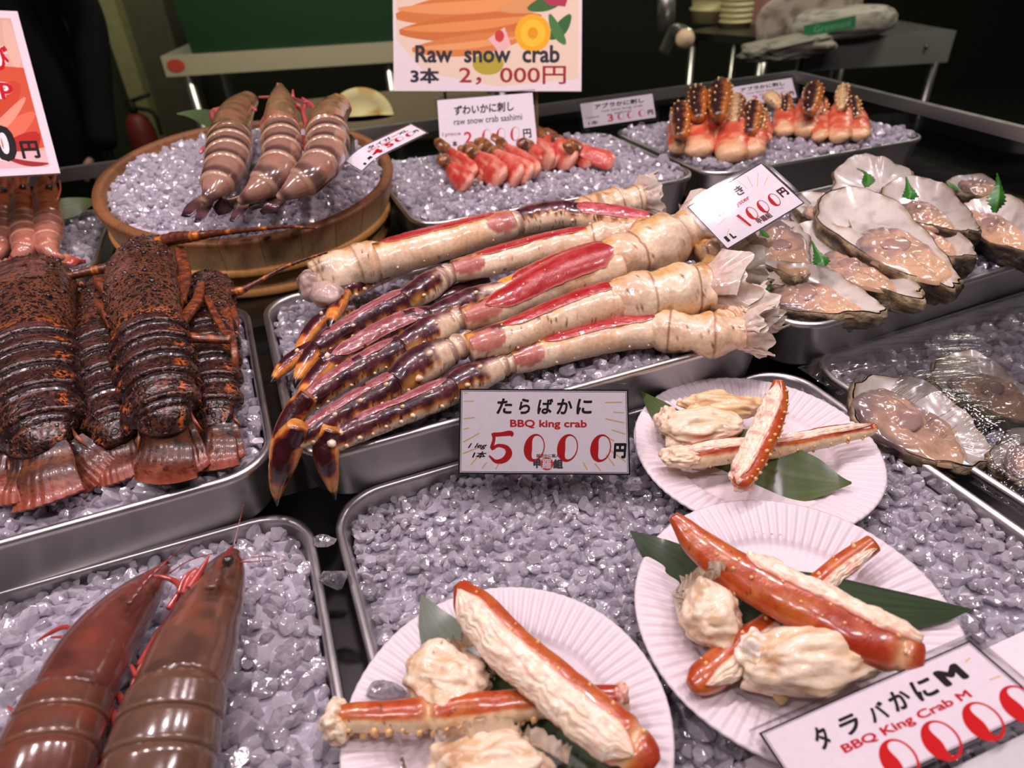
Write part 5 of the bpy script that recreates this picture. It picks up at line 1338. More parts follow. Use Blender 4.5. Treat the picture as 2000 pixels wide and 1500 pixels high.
# ---------------------------------------------------------------- paper plates
def plate(label, c, rad, z, tilt=(0, 0)):
    t = np.array([c[0], c[1], z]); N = np.array([tilt[0], tilt[1], 1.0]); N /= np.linalg.norm(N)
    X = np.cross(np.array([0, 1.0, 0]), N); X /= np.linalg.norm(X); Y = np.cross(N, X)
    na = 640; th = np.arange(na)*2*np.pi/na
    prof = [(0.0, 0.0012), (0.30, 0.0012), (0.60, 0.0010), (0.645, 0.0014), (0.665, 0.0026), (0.685, 0.0050), (0.70, 0.0062), (0.76, 0.0082), (0.84, 0.0104), (0.92, 0.0122), (0.965, 0.0130), (0.985, 0.0133), (1.0, 0.0128), (0.998, 0.0120)]
    G = []
    for i, (r, h) in enumerate(prof):
        rib = 0.00095*np.sin(th*80)*(1 if 0.69 < r < 0.97 else 0.3 if r > 0.64 else 0)
        rr = max(r, 0.002)*rad*(1+0.0012*np.sin(th*9))
        G.append(t + X*(rr*np.cos(th))[:, None] + Y*(rr*np.sin(th))[:, None] + N*(h+rib)[:, None])
    G = np.array(G); low = G[::-1].copy()-N*0.0007
    mb = MB(); mb.grid(np.concatenate([G, low])[::-1], (246, 240, 240), True, True, True)
    return tag(mb.build('paper_plate', M['paper'], None), label, 'plate')
m, nt, b = new_mat('white_paper_board')
b.inputs['Base Color'].default_value = (0.77, 0.69, 0.71, 1); setin(b, Roughness=0.5, Coat_Weight=0.05)
noise_bump(nt, b, 900, 0.05, 0.0005); M['paper'] = m
plA, plB, plC = W(990, 1418, .008), W(1546, 1202, .014), W(1473, 872, .012)
plate('white fluted paper plate at the bottom of the picture', plA, 0.0925, .001)
plate('white fluted paper plate half under the BBQ King Crab M card', plB, 0.0985, .005, (0.0, -0.02))
plate('white fluted paper plate farthest back, beside the 5000 yen card', plC, 0.1010, .001, (0.02, -0.015))

# ---------------------------------------------------------------- bamboo leaves
def bamboo(label, pts, zs, bend=0.0, tone=(58, 80, 44), seed=0, ns=26, ref=UPB, vein=1.0):
    L = Loft(Z(pts, *zs), 60, 4, 0.1, ref=ref)
    V = np.linspace(-1, 1, ns)[None]; U = L.u[:, None]; w = L.r[:, None]
    B = np.cross(L.T, L.S); B *= np.sign(B[:, 2:3])
    G = L.P[:, None] + L.S[:, None]*(V*w)[..., None] + B[:, None]*(bend*w*(V**2-0.5))[..., None]
    c = rgb(*tone); st = 0.5+0.5*np.sin(V*60)*np.ones_like(U); f = noise3(np.stack([U*3*np.ones_like(V), V*14*np.ones_like(U), 0*V*U], -1), 1, seed)
    col = mixc(full(G.shape[:2], c*0.82), c*1.16, st*0.35*vein + f*0.55)
    col = mixc(col, c*1.35+12, np.exp(-(V/0.03)**2)*np.ones_like(U)*0.7)
    mb = MB(); mb.grid(G, col, wrap=False); mb.grid((G-B[:, None]*0.0005)[:, ::-1], col[:, ::-1], wrap=False)
    return tag(mb.build('bamboo_leaf', M['leaf'], None), label, 'leaf')
bamboo('dark green bamboo leaf under the cooked crab on the bottom plate', [(823, 1162, 4), (850, 1222, 70), (900, 1290, 120), (980, 1350, 140), (1090, 1430, 140), (1180, 1500, 110), (1250, 1560, 30)], (.020, .012, .013, .016), seed=1, ref=np.array([0.75, 0.6, 0.3]))
bamboo('long green bamboo leaf lying right across the middle plate', [(1231, 1037, 3), (1290, 1085, 70), (1370, 1140, 118), (1480, 1175, 132), (1600, 1182, 120), (1720, 1190, 84), (1830, 1194, 44), (1897, 1190, 2)], (.030, .018, .016, .018, .024, .026), tone=(52, 72, 44), seed=2)
bamboo('green bamboo leaf under the crab pieces on the farthest plate', [(1252, 764, 2), (1285, 800, 40), (1340, 840, 60), (1440, 885, 100), (1530, 922, 116), (1590, 934, 84), (1640, 942, 26), (1663, 943, 4)], (.028, .018, .014, .013, .018), tone=(78, 96, 44), seed=3)
bamboo('pale green bamboo leaf behind the small red shrimps', [(60, 420, 20), (115, 410, 44), (160, 398, 30), (190, 392, 4)], (.080, .082), tone=(98, 116, 66), seed=4)
bamboo('small green bamboo leaf tip sticking out behind the striped prawns', [(345, 222, 2), (375, 222, 18), (410, 232, 34), (440, 250, 30)], (.150, .150), tone=(96, 120, 74), seed=5)
bamboo('bamboo leaf scrap between the right striped prawn and its price card', [(672, 262, 14), (686, 285, 34), (692, 305, 20)], (.158, .150), tone=(74, 92, 52), seed=6)

# ---------------------------------------------------------------- cooked crab
def orange(L, seed, pale=0.0, speck=0.2):
    f = fbm(L.G, 60, seed)+0.5*(fbm(L.G, 190, seed+8)-0.5)
    col = mixc(full(L.U.shape, rgb(176, 72, 28)), rgb(186, 96, 38), sstep(0.35, 0.7, f))
    col = mixc(col, rgb(150, 38, 24), sstep(0.55, 0.8, noise3(L.G, 35, seed+3))*0.6)
    if pale: col = mixc(col, rgb(232, 206, 164), sstep(-0.1+pale*0.2, -0.45+pale*0.2, L.c+(f-0.5)*0.4))
    col = mixc(col, rgb(216, 150, 96), sstep(0.60, 0.85, noise3(L.G, 120, seed+11))*0.35)
    return specks(L.G, col, 520, 0.90-speck*0.06, seed, (70, 28, 18), 0.7)
def fibre(G, seed, U=None):
    f = fbm(G, 150, seed); g = noise3(G, 420, seed+1)
    col = mixc(full(G.shape[:-1], rgb(238, 216, 186)), rgb(246, 232, 210), sstep(0.3, 0.7, f))
    col = mixc(col, rgb(208, 160, 122), sstep(0.56, 0.8, g)*0.5*sstep(0.35, 0.6, f)); return col
def cooked_leg(label, pts, seed, c0, c1, u0=0.1, u1=0.97, ref=UPB, pink=0.25, pale=0.0, sp=1.5, bands=(), speck=0.2, flat=0.7, bulge=0.25, nsp=9, spk=0.0016, thick=1.0):
    """orange shell with the white meat bared between lines c0 and c1 across"""
    t = thing('cooked_crab_leg', label, 'crab leg', W(*pts[0][:3])); pts = [(p[0], p[1], p[2], p[3]*0.84) for p in pts]
    L = Loft(pts, 110, 40, flat, ref=ref)
    L.disp((fbm(L.G, 45, seed)-0.5)*0.003)
    for (u, k) in bands: L.disp(k*np.exp(-((L.U-u)/0.018)**2)*0.002*np.ones_like(L.phi))
    col = orange(L, seed, pale, speck)
    for (u, k) in bands: col = mixc(col, rgb(232, 198, 150), np.exp(-((L.U-u)/0.03)**2)*0.8)
    mb = MB(); mb.grid(L.G, col, True, True, True)
    spikes(mb, L, us(0.08, 0.92, nsp), (sp, sp+0.55), spk, (232, 186, 120), seed=seed, ln=1.0)
    mb.build('shell', M['shell'], t)
    if c0 is not None:
        G, U, V, N = L.patch(u0, u1, c0, c1, 0.0006, 130, 34, 0.75, 0.10, seed, 0.12)
        wd = L.r.mean()
        f = fbm(np.stack([U*15, V*5, U*0], -1), 1, seed+4); g = fbm(np.stack([U*20, V*34, U*0+4], -1), 1, seed+5)
        h = np.sin(np.clip(V, 0, 1)*np.pi)**0.5
        G = G + N*((bulge*wd*h*(0.2+f) + (g-0.5)*0.0032)*h)[..., None]
        col = fibre(G, seed); e = np.minimum(V, 1-V)
        col = mixc(col, rgb(214, 110, 84), sstep(0.12, 0.0, e+(f-0.5)*0.12)*0.8)
        col = mixc(col, rgb(218, 132, 112), sstep(0.62, 0.8, noise3(G, 190, seed+6))*pink)
        mb = MB(); mb.grid(G, col, wrap=False)
        for j in (0, -1):
            E = G[:, j]; D = E-N[:, j]*0.003; K = np.stack([E, D], 1) if j else np.stack([D, E], 1)
            mb.grid(K, (230, 190, 160), wrap=False)
        mb.build('white_meat', M['meat'], t)
    return t, L
def lump(parent, c, hw, hh, ht, seed, ang=0.0, name='white_meat', cols=None, rough=1.0, squash=0.0):
    """ragged lump of meat centred at pixel c=(x, y, z), half sizes in pixels"""
    p = W(*c); s = depth_of(p)/FPX; v, f = ico(4)
    ex = RT*math.cos(ang)-UP*math.sin(ang)*1.0; ex[2] *= 0.3; ex /= np.linalg.norm(ex); ez = np.array([0, 0, 1.0]); ey = np.cross(ez, ex); ey /= np.linalg.norm(ey)
    fs = abs((C0-p)[2])/np.linalg.norm(C0-p)
    D = v*np.array([1+0.0*v[:, 0], 1+0*v[:, 0], 1+0*v[:, 0]]).T
    n1 = fbm(v*1.6+seed, 1, seed, 2)-0.5; n2 = fbm(v*np.array([1.5, 5, 5])+seed, 1, seed+2, 2)-0.5; n3 = noise3(v*np.array([5, 16, 16]), 1, seed+5)-0.5
    k = 1+(0.75*n1+0.28*n2+0.07*n3)*rough
    V = p + ex*(D[:, :1]*k[:, None]*hw*s) + ey*(D[:, 1:2]*k[:, None]*hh*s/max(fs, .4)) + ez*(D[:, 2:]*k[:, None]*ht)
    V[:, 2] = np.maximum(V[:, 2], c[2]-ht*0.75)
    a, b_, c3 = cols or (rgb(240, 220, 192), rgb(214, 178, 132), rgb(190, 140, 96))
    col = mixc(full((len(V),), a), b_, sstep(-0.02, 0.16, -n2)*0.75); col = mixc(col, c3, sstep(0.6, 0.85, fbm(V, 110, seed+7))*0.7)
    mb = MB(); mb.add(V, f, col); return mb.build(name, M['meat'], parent)
def ragged_rim(parent, pts, seed, w=0.010, col=(222, 196, 160)):
    """thin torn membrane standing along a line"""
    P = curve([W(*p) for p in pts], 60); n = 10; V = np.linspace(0, 1, n)[None]
    f = noise3(np.stack([np.arange(60)*0.35, np.zeros(60), np.zeros(60)], 1), 1, seed)
    T = np.gradient(P, axis=0); T /= np.linalg.norm(T, axis=1)[:, None]; S = np.cross(T, np.array([0, 0, 1.0]))
    G = P[:, None] + np.array([0, 0, 1.0])*((V*w*(0.5+f[:, None])))[..., None] + S[:, None]*((np.sin(V*2.5+f[:, None]*6)*0.005*V))[..., None]
    c = mixc(full(G.shape[:2], rgb(*col)), rgb(236, 222, 204), noise3(G, 150, seed))
    mb = MB(); mb.grid(G, c, wrap=False); mb.grid((G-S[:, None]*0.0009)[:, ::-1], c[:, ::-1], wrap=False); mb.build('torn_membrane', M['membrane'], parent)
RSIDE = np.array([0.80, 0.52, 0.3])
# bottom plate
cooked_leg('big cooked crab leg split lengthwise, slanting down the bottom plate to the right', Z([(897, 1140, 34), (925, 1185, 92), (985, 1255, 112), (1070, 1330, 116), (1150, 1400, 122), (1220, 1450, 118), (1262, 1482, 84), (1280, 1498, 40)], .050, .042, .038, .036),
    501, -1.0, 0.50, 0.03, 0.93, ref=RSIDE, bulge=0.12, flat=0.55, sp=0.5, bands=((0.90, -1.0),), nsp=8, pink=0.2)
t, L = cooked_leg('jointed cooked crab leg with spiny cream underside, lying level across the bottom plate', Z([(650, 1398, 40), (700, 1400, 66), (780, 1398, 70), (850, 1396, 78), (930, 1388, 80), (1010, 1378, 72), (1080, 1370, 60)], .026, .026, .026),
    507, None, None, pale=0.8, sp=2.5, bands=((0.44, -1.4),), speck=0.6, flat=0.8, nsp=14, spk=0.0026)
L2 = Loft(Z([(1060, 1372, 58), (1130, 1370, 60), (1200, 1368, 58), (1226, 1366, 44)], .026, .026), 30, 30, 0.8)
mb = MB(); mb.grid(L2.G, orange(L2, 509, 0.3, 0.5), True, True, True); mb.build('shell_end', M['shell'], t)
lump(t, (1212, 1366, .026), 16, 22, .011, 510, cols=(rgb(226, 176, 156), rgb(196, 120, 100), rgb(170, 80, 66)))
lump(t, (660, 1412, .022), 30, 34, .011, 511)
t = thing('crab_meat', 'lump of white crab meat in torn skin, upper left on the bottom plate', 'crab meat', W(880, 1318, .02))
lump(t, (872, 1328, .026), 84, 56, .014, 521, 0.4)
ragged_rim(t, [(805, 1352, .018), (835, 1312, .026), (880, 1278, .030), (928, 1262, .032), (944, 1290, .028)], 3); ragged_rim(t, [(944, 1290, .022), (958, 1318, .018), (930, 1345, .016)], 5)
t = thing('crab_meat', 'large lump of crab meat cut by the bottom edge of the picture', 'crab meat', W(960, 1490, .02))
lump(t, (962, 1512, .026), 118, 62, .018, 531, 0.0); ragged_rim(t, [(850, 1462, .020), (900, 1450, .028), (960, 1440, .030), (1020, 1452, .028), (1062, 1466, .024), (1110, 1494, .020)], 7, 0.012)
# middle plate
cooked_leg('big smooth orange cooked crab leg slanting right across the middle plate', Z([(1314, 1008, 26), (1336, 1032, 50), (1365, 1062, 74), (1420, 1105, 96), (1510, 1155, 116), (1600, 1200, 124), (1690, 1246, 122), (1760, 1272, 108), (1800, 1286, 70)], .056, .046, .044, .042),
    541, 0.34, 1.0, 0.34, 0.985, ref=RSIDE, bulge=0.35, sp=1.2, nsp=11, speck=0.0, bands=((0.93, -0.8),), pink=0.3)
t, L = cooked_leg('narrow cooked crab leg passing under the big one on the middle plate', Z([(1705, 1062, 44), (1660, 1092, 52), (1600, 1140, 52), (1530, 1200, 56), (1470, 1250, 74), (1410, 1300, 84), (1368, 1330, 70), (1350, 1340, 36)], .034, .024, .022, .026),
    547, -0.95, 0.05, 0.02, 0.97, ref=np.array([-0.55, 0.75, 0.3]), bulge=0.28, sp=0.4, speck=0.5, pink=0.6)
t = thing('crab_meat', 'square lump of crab meat in ragged skin at the left of the middle plate', 'crab meat', W(1390, 1190, .02))
lump(t, (1388, 1196, .030), 60, 54, .017, 551, 0.1, rough=0.8)
ragged_rim(t, [(1322, 1160, .022), (1340, 1150, .036), (1372, 1142, .042), (1405, 1130, .044), (1422, 1150, .036)], 9, 0.013); ragged_rim(t, [(1320, 1165, .018), (1322, 1200, .02), (1340, 1235, .018)], 11, 0.012)
ragged_rim(t, [(1422, 1175, .034), (1448, 1168, .036), (1440, 1190, .026)], 13, 0.008)
t = thing('crab_meat', 'large pale body piece of crab lying along the King Crab M card', 'crab meat', W(1600, 1290, .02))
lump(t, (1590, 1288, .030), 136, 54, .019, 561, -0.12, rough=0.9); lump(t, (1480, 1282, .028), 42, 36, .014, 563, 0.5, rough=1.2, cols=(rgb(246, 236, 220), rgb(216, 190, 140), rgb(150, 130, 80)))
L = Loft(Z([(1500, 1300, 44), (1516, 1336, 40), (1526, 1362, 30), (1526, 1374, 10)], .026, .014), 24, 16, 0.7, ref=PS)
mb = MB(); mb.grid(L.G, mixc(full(L.U.shape, rgb(216, 186, 130)), rgb(176, 140, 80), fbm(L.G, 120, 3)), True, True, True); mb.build('stub', M['meat'], t)
# farthest plate
cooked_leg('short split cooked crab leg standing upright over the others on the farthest plate', Z([(1520, 742, 22), (1518, 775, 50), (1504, 820, 62), (1484, 865, 66), (1462, 910, 66), (1446, 940, 52), (1438, 950, 24)], .070, .050, .040, .034),
    571, -1.0, 0.42, 0.02, 0.98, ref=np.array([0.95, -0.1, 0.2]), bulge=0.15, sp=0.1, pink=0.5, spk=0.0017, nsp=11)
t, L = cooked_leg('long thin red cooked crab leg reaching over the right rim of the farthest plate', Z([(1305, 890, 36), (1345, 892, 58), (1400, 882, 62), (1470, 876, 58), (1550, 866, 52), (1630, 850, 46), (1700, 838, 34), (1708, 836, 18)], .024, .026, .028, .034),
    577, 0.10, 0.80, 0.04, 0.97, bulge=0.12, sp=2.4, pink=0.4, speck=0.4, nsp=11, pale=0.2)
lump(t, (1330, 892, .028), 40, 17, .008, 578, 0.0)
tt = [o for o in COL.objects if o.get('label', '').startswith('short split cooked')][0]
lump(tt, (1448, 934, .036), 24, 20, .009, 573, 0.8, cols=(rgb(236, 206, 186), rgb(210, 150, 130), rgb(190, 90, 70)))
t = thing('crab_meat', 'plump lump of white crab meat at the left of the farthest plate', 'crab meat', W(1380, 835, .02))
lump(t, (1372, 838, .028), 84, 28, .015, 581, -0.1, rough=0.75, cols=(rgb(244, 224, 196), rgb(222, 192, 150), rgb(176, 160, 120)))
lump(t, (1302, 822, .026), 22, 20, .012, 583, 0.3)
t = thing('crab_meat', 'browned lump of crab meat behind the plump one on the farthest plate', 'crab meat', W(1420, 795, .02))
lump(t, (1408, 795, .030), 76, 19, .014, 591, 0.1, rough=0.9, cols=(rgb(236, 206, 160), rgb(204, 160, 104), rgb(168, 110, 62)))
# loose pieces of ice
def loose_ice(label, px, py, z, size, k, sx=1.0):
    p = W(px, py, z); mb = MB(); V = SH1[k % 14]*np.array([sx, 1, 0.9])*size
    mb.add(p+V, ICO1[1], (255, 255, 255)); tag(mb.build('ice_cube', M['ice'], None, smooth=False), label, 'ice')
loose_ice('clear ice nugget on the rim of the bottom plate beside the leaf', 822, 1300, .020, 0.0085, 3)
loose_ice('clear ice nugget on the left rim of the bottom plate above the jointed leg', 752, 1345, .018, 0.0080, 5, 1.3)
loose_ice('clear ice nugget wedged between the two front trays', 655, 1128, .006, 0.0100, 8, 1.2)
loose_ice('thin sliver of ice lying across the gap between the front trays', 632, 1056, .006, 0.0045, 2, 2.4)
loose_ice('big ice nugget at the lower right corner of the 5000 yen card', 1236, 945, .012, 0.0095, 11)

# ---------------------------------------------------------------- price cards
_tc = {}
def text_mesh(s, bold, shear):
    k = (s, bold, shear)
    if k not in _tc:
        c = bpy.data.curves.new('lettering', 'FONT'); c.body = s; c.offset = bold; c.shear = shear; c.resolution_u = 3
        o = bpy.data.objects.new('lettering', c); COL.objects.link(o)
        dg = bpy.context.evaluated_depsgraph_get(); me = bpy.data.meshes.new_from_object(o.evaluated_get(dg))
        V = np.array([v.co[:2] for v in me.vertices]); F = [list(p.vertices) for p in me.polygons]
        bpy.data.objects.remove(o); bpy.data.curves.remove(c); bpy.data.meshes.remove(me)
        _tc[k] = (V, F)
    return _tc[k]
class Card:
    """flat sign; TL, TR, BL = world corners. (0..wu, 0..hu) units run right and down"""
    def __init__(s, name, label, TL, TR, BL, wu, hu, th=0.0008, white=(240, 232, 236), lam=0.0, mat='plain', cat='sign', bend=None):
        s.TL = np.asarray(TL); X = np.asarray(TR)-s.TL; Y = np.asarray(BL)-s.TL
        s.w = np.linalg.norm(X); s.x = X/s.w; Y = Y-(Y@s.x)*s.x; s.h = np.linalg.norm(Y); s.y = Y/s.h
        s.wu, s.hu = wu, hu; s.bend = bend
        s.n = np.cross(s.x, s.y); s.n *= -np.sign(s.n@(s.TL-C0)) if abs(s.n@(s.TL-C0)) > 0 else 1
        s.t = thing(name, label, cat, s.P(np.array([wu/2]), np.array([hu]), 0)[0])
        s.k = 0
        s.sheet('card_sheet', 0, 0, wu, hu, white, M[mat], -th, 0.0)
        if lam:
            s.sheet('clear_laminate', -lam, -lam, wu+lam, hu+lam, (255, 255, 255), M['laminate'], -th-0.0006, 0.0012, r=lam*0.9)
    def P(s, u, v, d):
        u = np.asarray(u, float); v = np.asarray(v, float)
        P = s.TL + s.x*(u/s.wu*s.w)[..., None] + s.y*(v/s.hu*s.h)[..., None] + s.n*np.asarray(d+0*u)[..., None]
        if s.bend is not None: P = P + s.n*(s.bend(u/s.wu, v/s.hu))[..., None]
        return P
    def sheet(s, name, x0, y0, x1, y1, col, mat, d0, d1, r=0.0, parent=None):
        n = 12; U, V = np.meshgrid(np.linspace(x0, x1, n), np.linspace(y0, y1, 5), indexing='ij')
        mb = MB(); T, Bt = s.P(U, V, d1), s.P(U, V, d0)
        mb.grid(T, col, wrap=False); mb.grid(Bt[:, ::-1], col, wrap=False)
        for a, b_ in ((T[0], Bt[0]), (Bt[-1], T[-1]), (Bt[:, 0], T[:, 0]), (T[:, -1], Bt[:, -1])): mb.grid(np.stack([a, b_], 1), col, wrap=False)
        return mb.build(name, mat, parent or s.t, smooth=False)
    def polys(s, name, items, parent=None, mat='ink', grad=None):
        """items: list of (points, colour); later ones lie above the earlier"""
        mb = MB()
        for pts, col in items:
            s.k += 1; pts = np.asarray(pts, float); c = pts.mean(0); n = len(pts)
            P = s.P(np.append(pts[:, 0], c[0]), np.append(pts[:, 1], c[1]), 0.00008+0.000006*s.k)
            j = np.arange(n); F = np.stack([j, (j+1) % n, np.full(n, n)], 1); mb.add(P, F, col)
        return mb.build(name, M[mat], parent or s.t, smooth=False)
    def frame(s, x0, y0, x1, y1, w, col):
        R = lambda a, b_, c, d: ([(a, b_), (c, b_), (c, d), (a, d)], col)
        return s.polys('border', [R(x0, y0, x1, y0+w), R(x0, y1-w, x1, y1), R(x0, y0, x0+w, y1), R(x1-w, y0, x1, y1)])
    def text(s, st, box, col, bold=0.012, shear=0.0, outline=None, d=0.00022):
        V, F = text_mesh(st, 0.0, shear); lo, hi = V.min(0)-bold, V.max(0)+bold; x0, y0, x1, y1 = box
        if outline: s.text(st, box, outline[0], outline[1], shear, None, d-0.00006)
        u = x0+(V[:, 0]-lo[0])/(hi[0]-lo[0])*(x1-x0); v = y1-(V[:, 1]-lo[1])/(hi[1]-lo[1])*(y1-y0)
        if outline is None and False: pass
        mb = MB(); n3 = np.array([f for f in F if len(f) == 3]); n4 = np.array([f for f in F if len(f) == 4])
        fs = [a for a in (n3, n4) if len(a)]
        for ln in set(len(f) for f in F)-{3, 4}: fs.append(np.array([f for f in F if len(f) == ln]))
        kx, ky = (x1-x0)/(hi[0]-lo[0]), (y1-y0)/(hi[1]-lo[1])
        nb = 8 if bold > 0.004 else 1
        for j in range(nb):
            a = 2*math.pi*j/nb; r = bold if nb > 1 else 0.0
            mb.add(s.P(u+r*math.cos(a)*kx, v+r*math.sin(a)*ky, d+j*2e-6), fs, col)
        return mb.build('lettering', M['ink'], s.t, smooth=False)
    def brush0(s, cx, cy, w, h, col, heavy=0.34, tilt=0.12):
        """brushed zero: thick on the left, thin on the right"""
        n = 40; a = np.linspace(0, 2*np.pi, n, endpoint=False)
        th = heavy*w*(0.22+0.95*(0.5-0.5*np.cos(a+0.2))**1.5)
        ox, oy = w/2*np.cos(a), h/2*np.sin(a)
        ix, iy = (w/2-th*0.95)*np.cos(a), (h/2-th*0.55)*np.sin(a)
        s.k += 1; d = 0.0001+0.000006*s.k
        O = s.P(cx+ox-tilt*oy, cy+oy, d); I = s.P(cx+ix-tilt*iy+0.02*w, cy+iy, d)
        G = np.stack([O, I]); mb = MB(); mb.grid(G, col, True); mb.build('price_digit', M['ink'], s.t, smooth=False)
    def stroke(s, pts, col, name='price_digit'):
        """brush stroke: list of (x, y, width)"""
        D = curve([(p[0], p[1], 0, p[2]) for p in pts], 40); T = np.gradient(D[:, :2], axis=0); T /= np.linalg.norm(T, axis=1)[:, None]
        N = np.stack([-T[:, 1], T[:, 0]], 1); s.k += 1; d = 0.0001+0.000006*s.k
        A, B_ = D[:, :2]+N*D[:, 3:]/2, D[:, :2]-N*D[:, 3:]/2
        G = np.stack([s.P(A[:, 0], A[:, 1], d), s.P(B_[:, 0], B_[:, 1], d)], 1)
        mb = MB(); mb.grid(G, col, wrap=False); mb.build(name, M['ink'], s.t, smooth=False)
def circ(x, y, rx, ry=None, n=28, wob=0.0):
    ry = ry or rx; a = np.linspace(0, 2*np.pi, n, endpoint=False); k = 1+wob*np.sin(a*n/2)
    return np.stack([x+rx*k*np.cos(a), y+ry*k*np.sin(a)], 1)
RED, INK = (186, 16, 20), (22, 14, 16)
GOLD = (226, 190, 110)
def ray_marks(c, items):
    P = []
    for x0, y0, x1, y1, w in items:
        dx, dy = x1-x0, y1-y0; L = math.hypot(dx, dy); nx, ny = -dy/L*w/2, dx/L*w/2
        P.append(([(x0+nx, y0+ny), (x1+nx, y1+ny), (x1-nx, y1-ny), (x0-nx, y0-ny)], GOLD))
    c.polys('gold_rays', P)
# 5000 yen card: pixel frame (x-898, y-758)
dk = depth_of(W(1070, 925, .022)); e = 0.012
TL, TR, BL = PD(898, 759, dk+e), PD(1227, 761, dk+e), PD(906, 926, dk)
c = Card('price_card', 'white BBQ king crab price card reading 5000 yen, in the centre', TL, TR, BL, 330, 168, lam=12)
c.frame(0, 0, 330, 168, 3.2, (24, 20, 24)); c.frame(4.5, 4.5, 325.5, 163.5, 1.0, (60, 56, 62))
ray_marks(c, [(8, 8, 16, 9, 2), (8, 25, 28, 25, 1.8), (8, 60, 30, 57, 2), (8, 81, 20, 78, 1.6), (8, 106, 40, 88, 2), (8, 128, 50, 112, 2), (24, 150, 44, 126, 2), (46, 157, 54, 145, 2), (72, 158, 80, 142, 2),
              (284, 26, 318, 25, 2), (300, 45, 321, 46, 1.6), (284, 58, 321, 66, 2), (296, 80, 322, 88, 2), (284, 92, 300, 102, 2), (290, 118, 322, 142, 2), (284, 128, 300, 150, 2), (262, 146, 274, 160, 2), (240, 144, 248, 158, 2)])
for k, (ch, x) in enumerate(zip('たらばかに', (72, 116, 152, 189, 228))):
    c.text(ch, (x, 19, x+(31 if k != 1 else 22), 50), INK, 0.03, 0.12)
c.text('BBQ king crab', (99, 61, 248, 80), (196, 28, 36), 0.028)
c.stroke([(66, 88, 7), (68, 100, 6), (64, 118, 7), (76, 112, 6), (92, 116, 9), (97, 128, 13), (88, 140, 11), (72, 143, 7), (59, 132, 3)], RED); c.stroke([(66, 91, 8), (82, 90, 8), (100, 88, 10), (103, 94, 4)], RED)
for x in (146, 210, 274): c.brush0(x, 116, 40, 54, RED)
c.text('円', (298, 106, 324, 136), INK, 0.05, 0.1)
c.text('1 leg', (18, 108, 55, 120), INK, 0.02, 0.4); c.text('1本', (26, 124, 54, 137), INK, 0.03, 0.3)
c.polys('emblem', [(circ(170, 147, 12.5), (206, 70, 66))])
c.text('甲', (144, 138, 158, 156), (70, 66, 70), 0.06); c.text('羅', (161, 138, 179, 157), (236, 220, 222), 0.02, d=0.0004); c.text('組', (182, 138, 201, 156), (70, 66, 70), 0.06)
c.text('越前かに職人', (150, 128, 194, 135), (96, 88, 92), 0.02)
# raw oyster card
dd = 0.665
c = Card('price_card', 'white Raw oyster price card of 1000 yen leaning behind the oysters', PD(1342, 404, dd), PD(1487, 318, dd+.006), PD(1422, 486, dd-0.028), 170, 106, lam=8)
c.frame(0, 0, 170, 106, 1.6, (40, 36, 44))
ray_marks(c, [(90, 8, 100, 30, 1), (110, 6, 112, 30, 1), (130, 8, 122, 32, 1), (150, 14, 128, 36, 1), (60, 90, 56, 70, 1), (90, 98, 88, 80, 1), (20, 60, 40, 56, 1), (10, 90, 30, 76, 1), (158, 30, 140, 40, 1)])
c.text('生かき', (42, 14, 106, 34), INK, 0.03, 0.1); c.text('Raw oyster', (34, 40, 102, 51), (196, 28, 36), 0.02)
c.stroke([(60, 62, 6), (62, 76, 5), (64, 92, 4)], RED)
for x in (83, 108, 133): c.brush0(x, 73, 19, 27, RED)
c.text('円', (148, 60, 164, 78), (70, 16, 24), 0.05); c.text('L', (22, 84, 30, 96), INK, 0.06); c.text('1', (10, 84, 16, 96), INK, 0.05)
c.text('甲羅組', (78, 86, 108, 98), (110, 70, 76), 0.04)
# tiger prawn card, bowed and lying almost flat over the edge of the tub
bend = lambda u, v: -0.016*np.clip(0.30-u, 0, 1)**2*6
c = Card('price_card', 'white BBQ shrimp price card reading 4500 yen, lying over the wooden tub', W(676, 302, .172), W(803, 243, .180), W(642, 352, .160), 230, 96, lam=6, bend=bend)
c.text('タイガーXL', (58, 14, 200, 34), INK, 0.03); c.text('BBQ shrimp', (50, 36, 150, 50), (206, 90, 96), 0.01)
c.text('4', (48, 52, 82, 84), RED, 0.06); c.text('5', (98, 46, 124, 78), RED, 0.05)
for x in (150, 190): c.brush0(x, 58, 30, 30, RED)
c.text('円', (206, 48, 222, 66), INK, 0.05); c.text('1', (14, 76, 20, 90), INK, 0.05); c.text('尾', (30, 68, 44, 84), INK, 0.05)
# snow crab sashimi card
dd = depth_of(WY(945, 250, 1.10))
c = Card('price_card', 'upright white raw snow crab sashimi card behind the red crab pieces', PD(854, 196, dd), PD(1040, 181, dd), PD(872, 316, dd-.02), 190, 124, lam=6)
c.text('ずわいかに刺し', (32, 14, 150, 34), (40, 40, 40), 0.03, 0.1); c.text('raw snow crab sashimi', (30, 40, 165, 53), (50, 50, 56), 0.01)
c.text('1piece', (6, 66, 42, 76), (150, 60, 70), 0.0); c.text('2', (48, 68, 64, 92), (206, 50, 70), 0.02)
for x in (92, 120, 148): c.brush0(x, 80, 18, 28, (206, 50, 70), 0.24)
c.text('本', (24, 84, 34, 96), INK, 0.04); c.text('円', (164, 72, 180, 90), INK, 0.03)
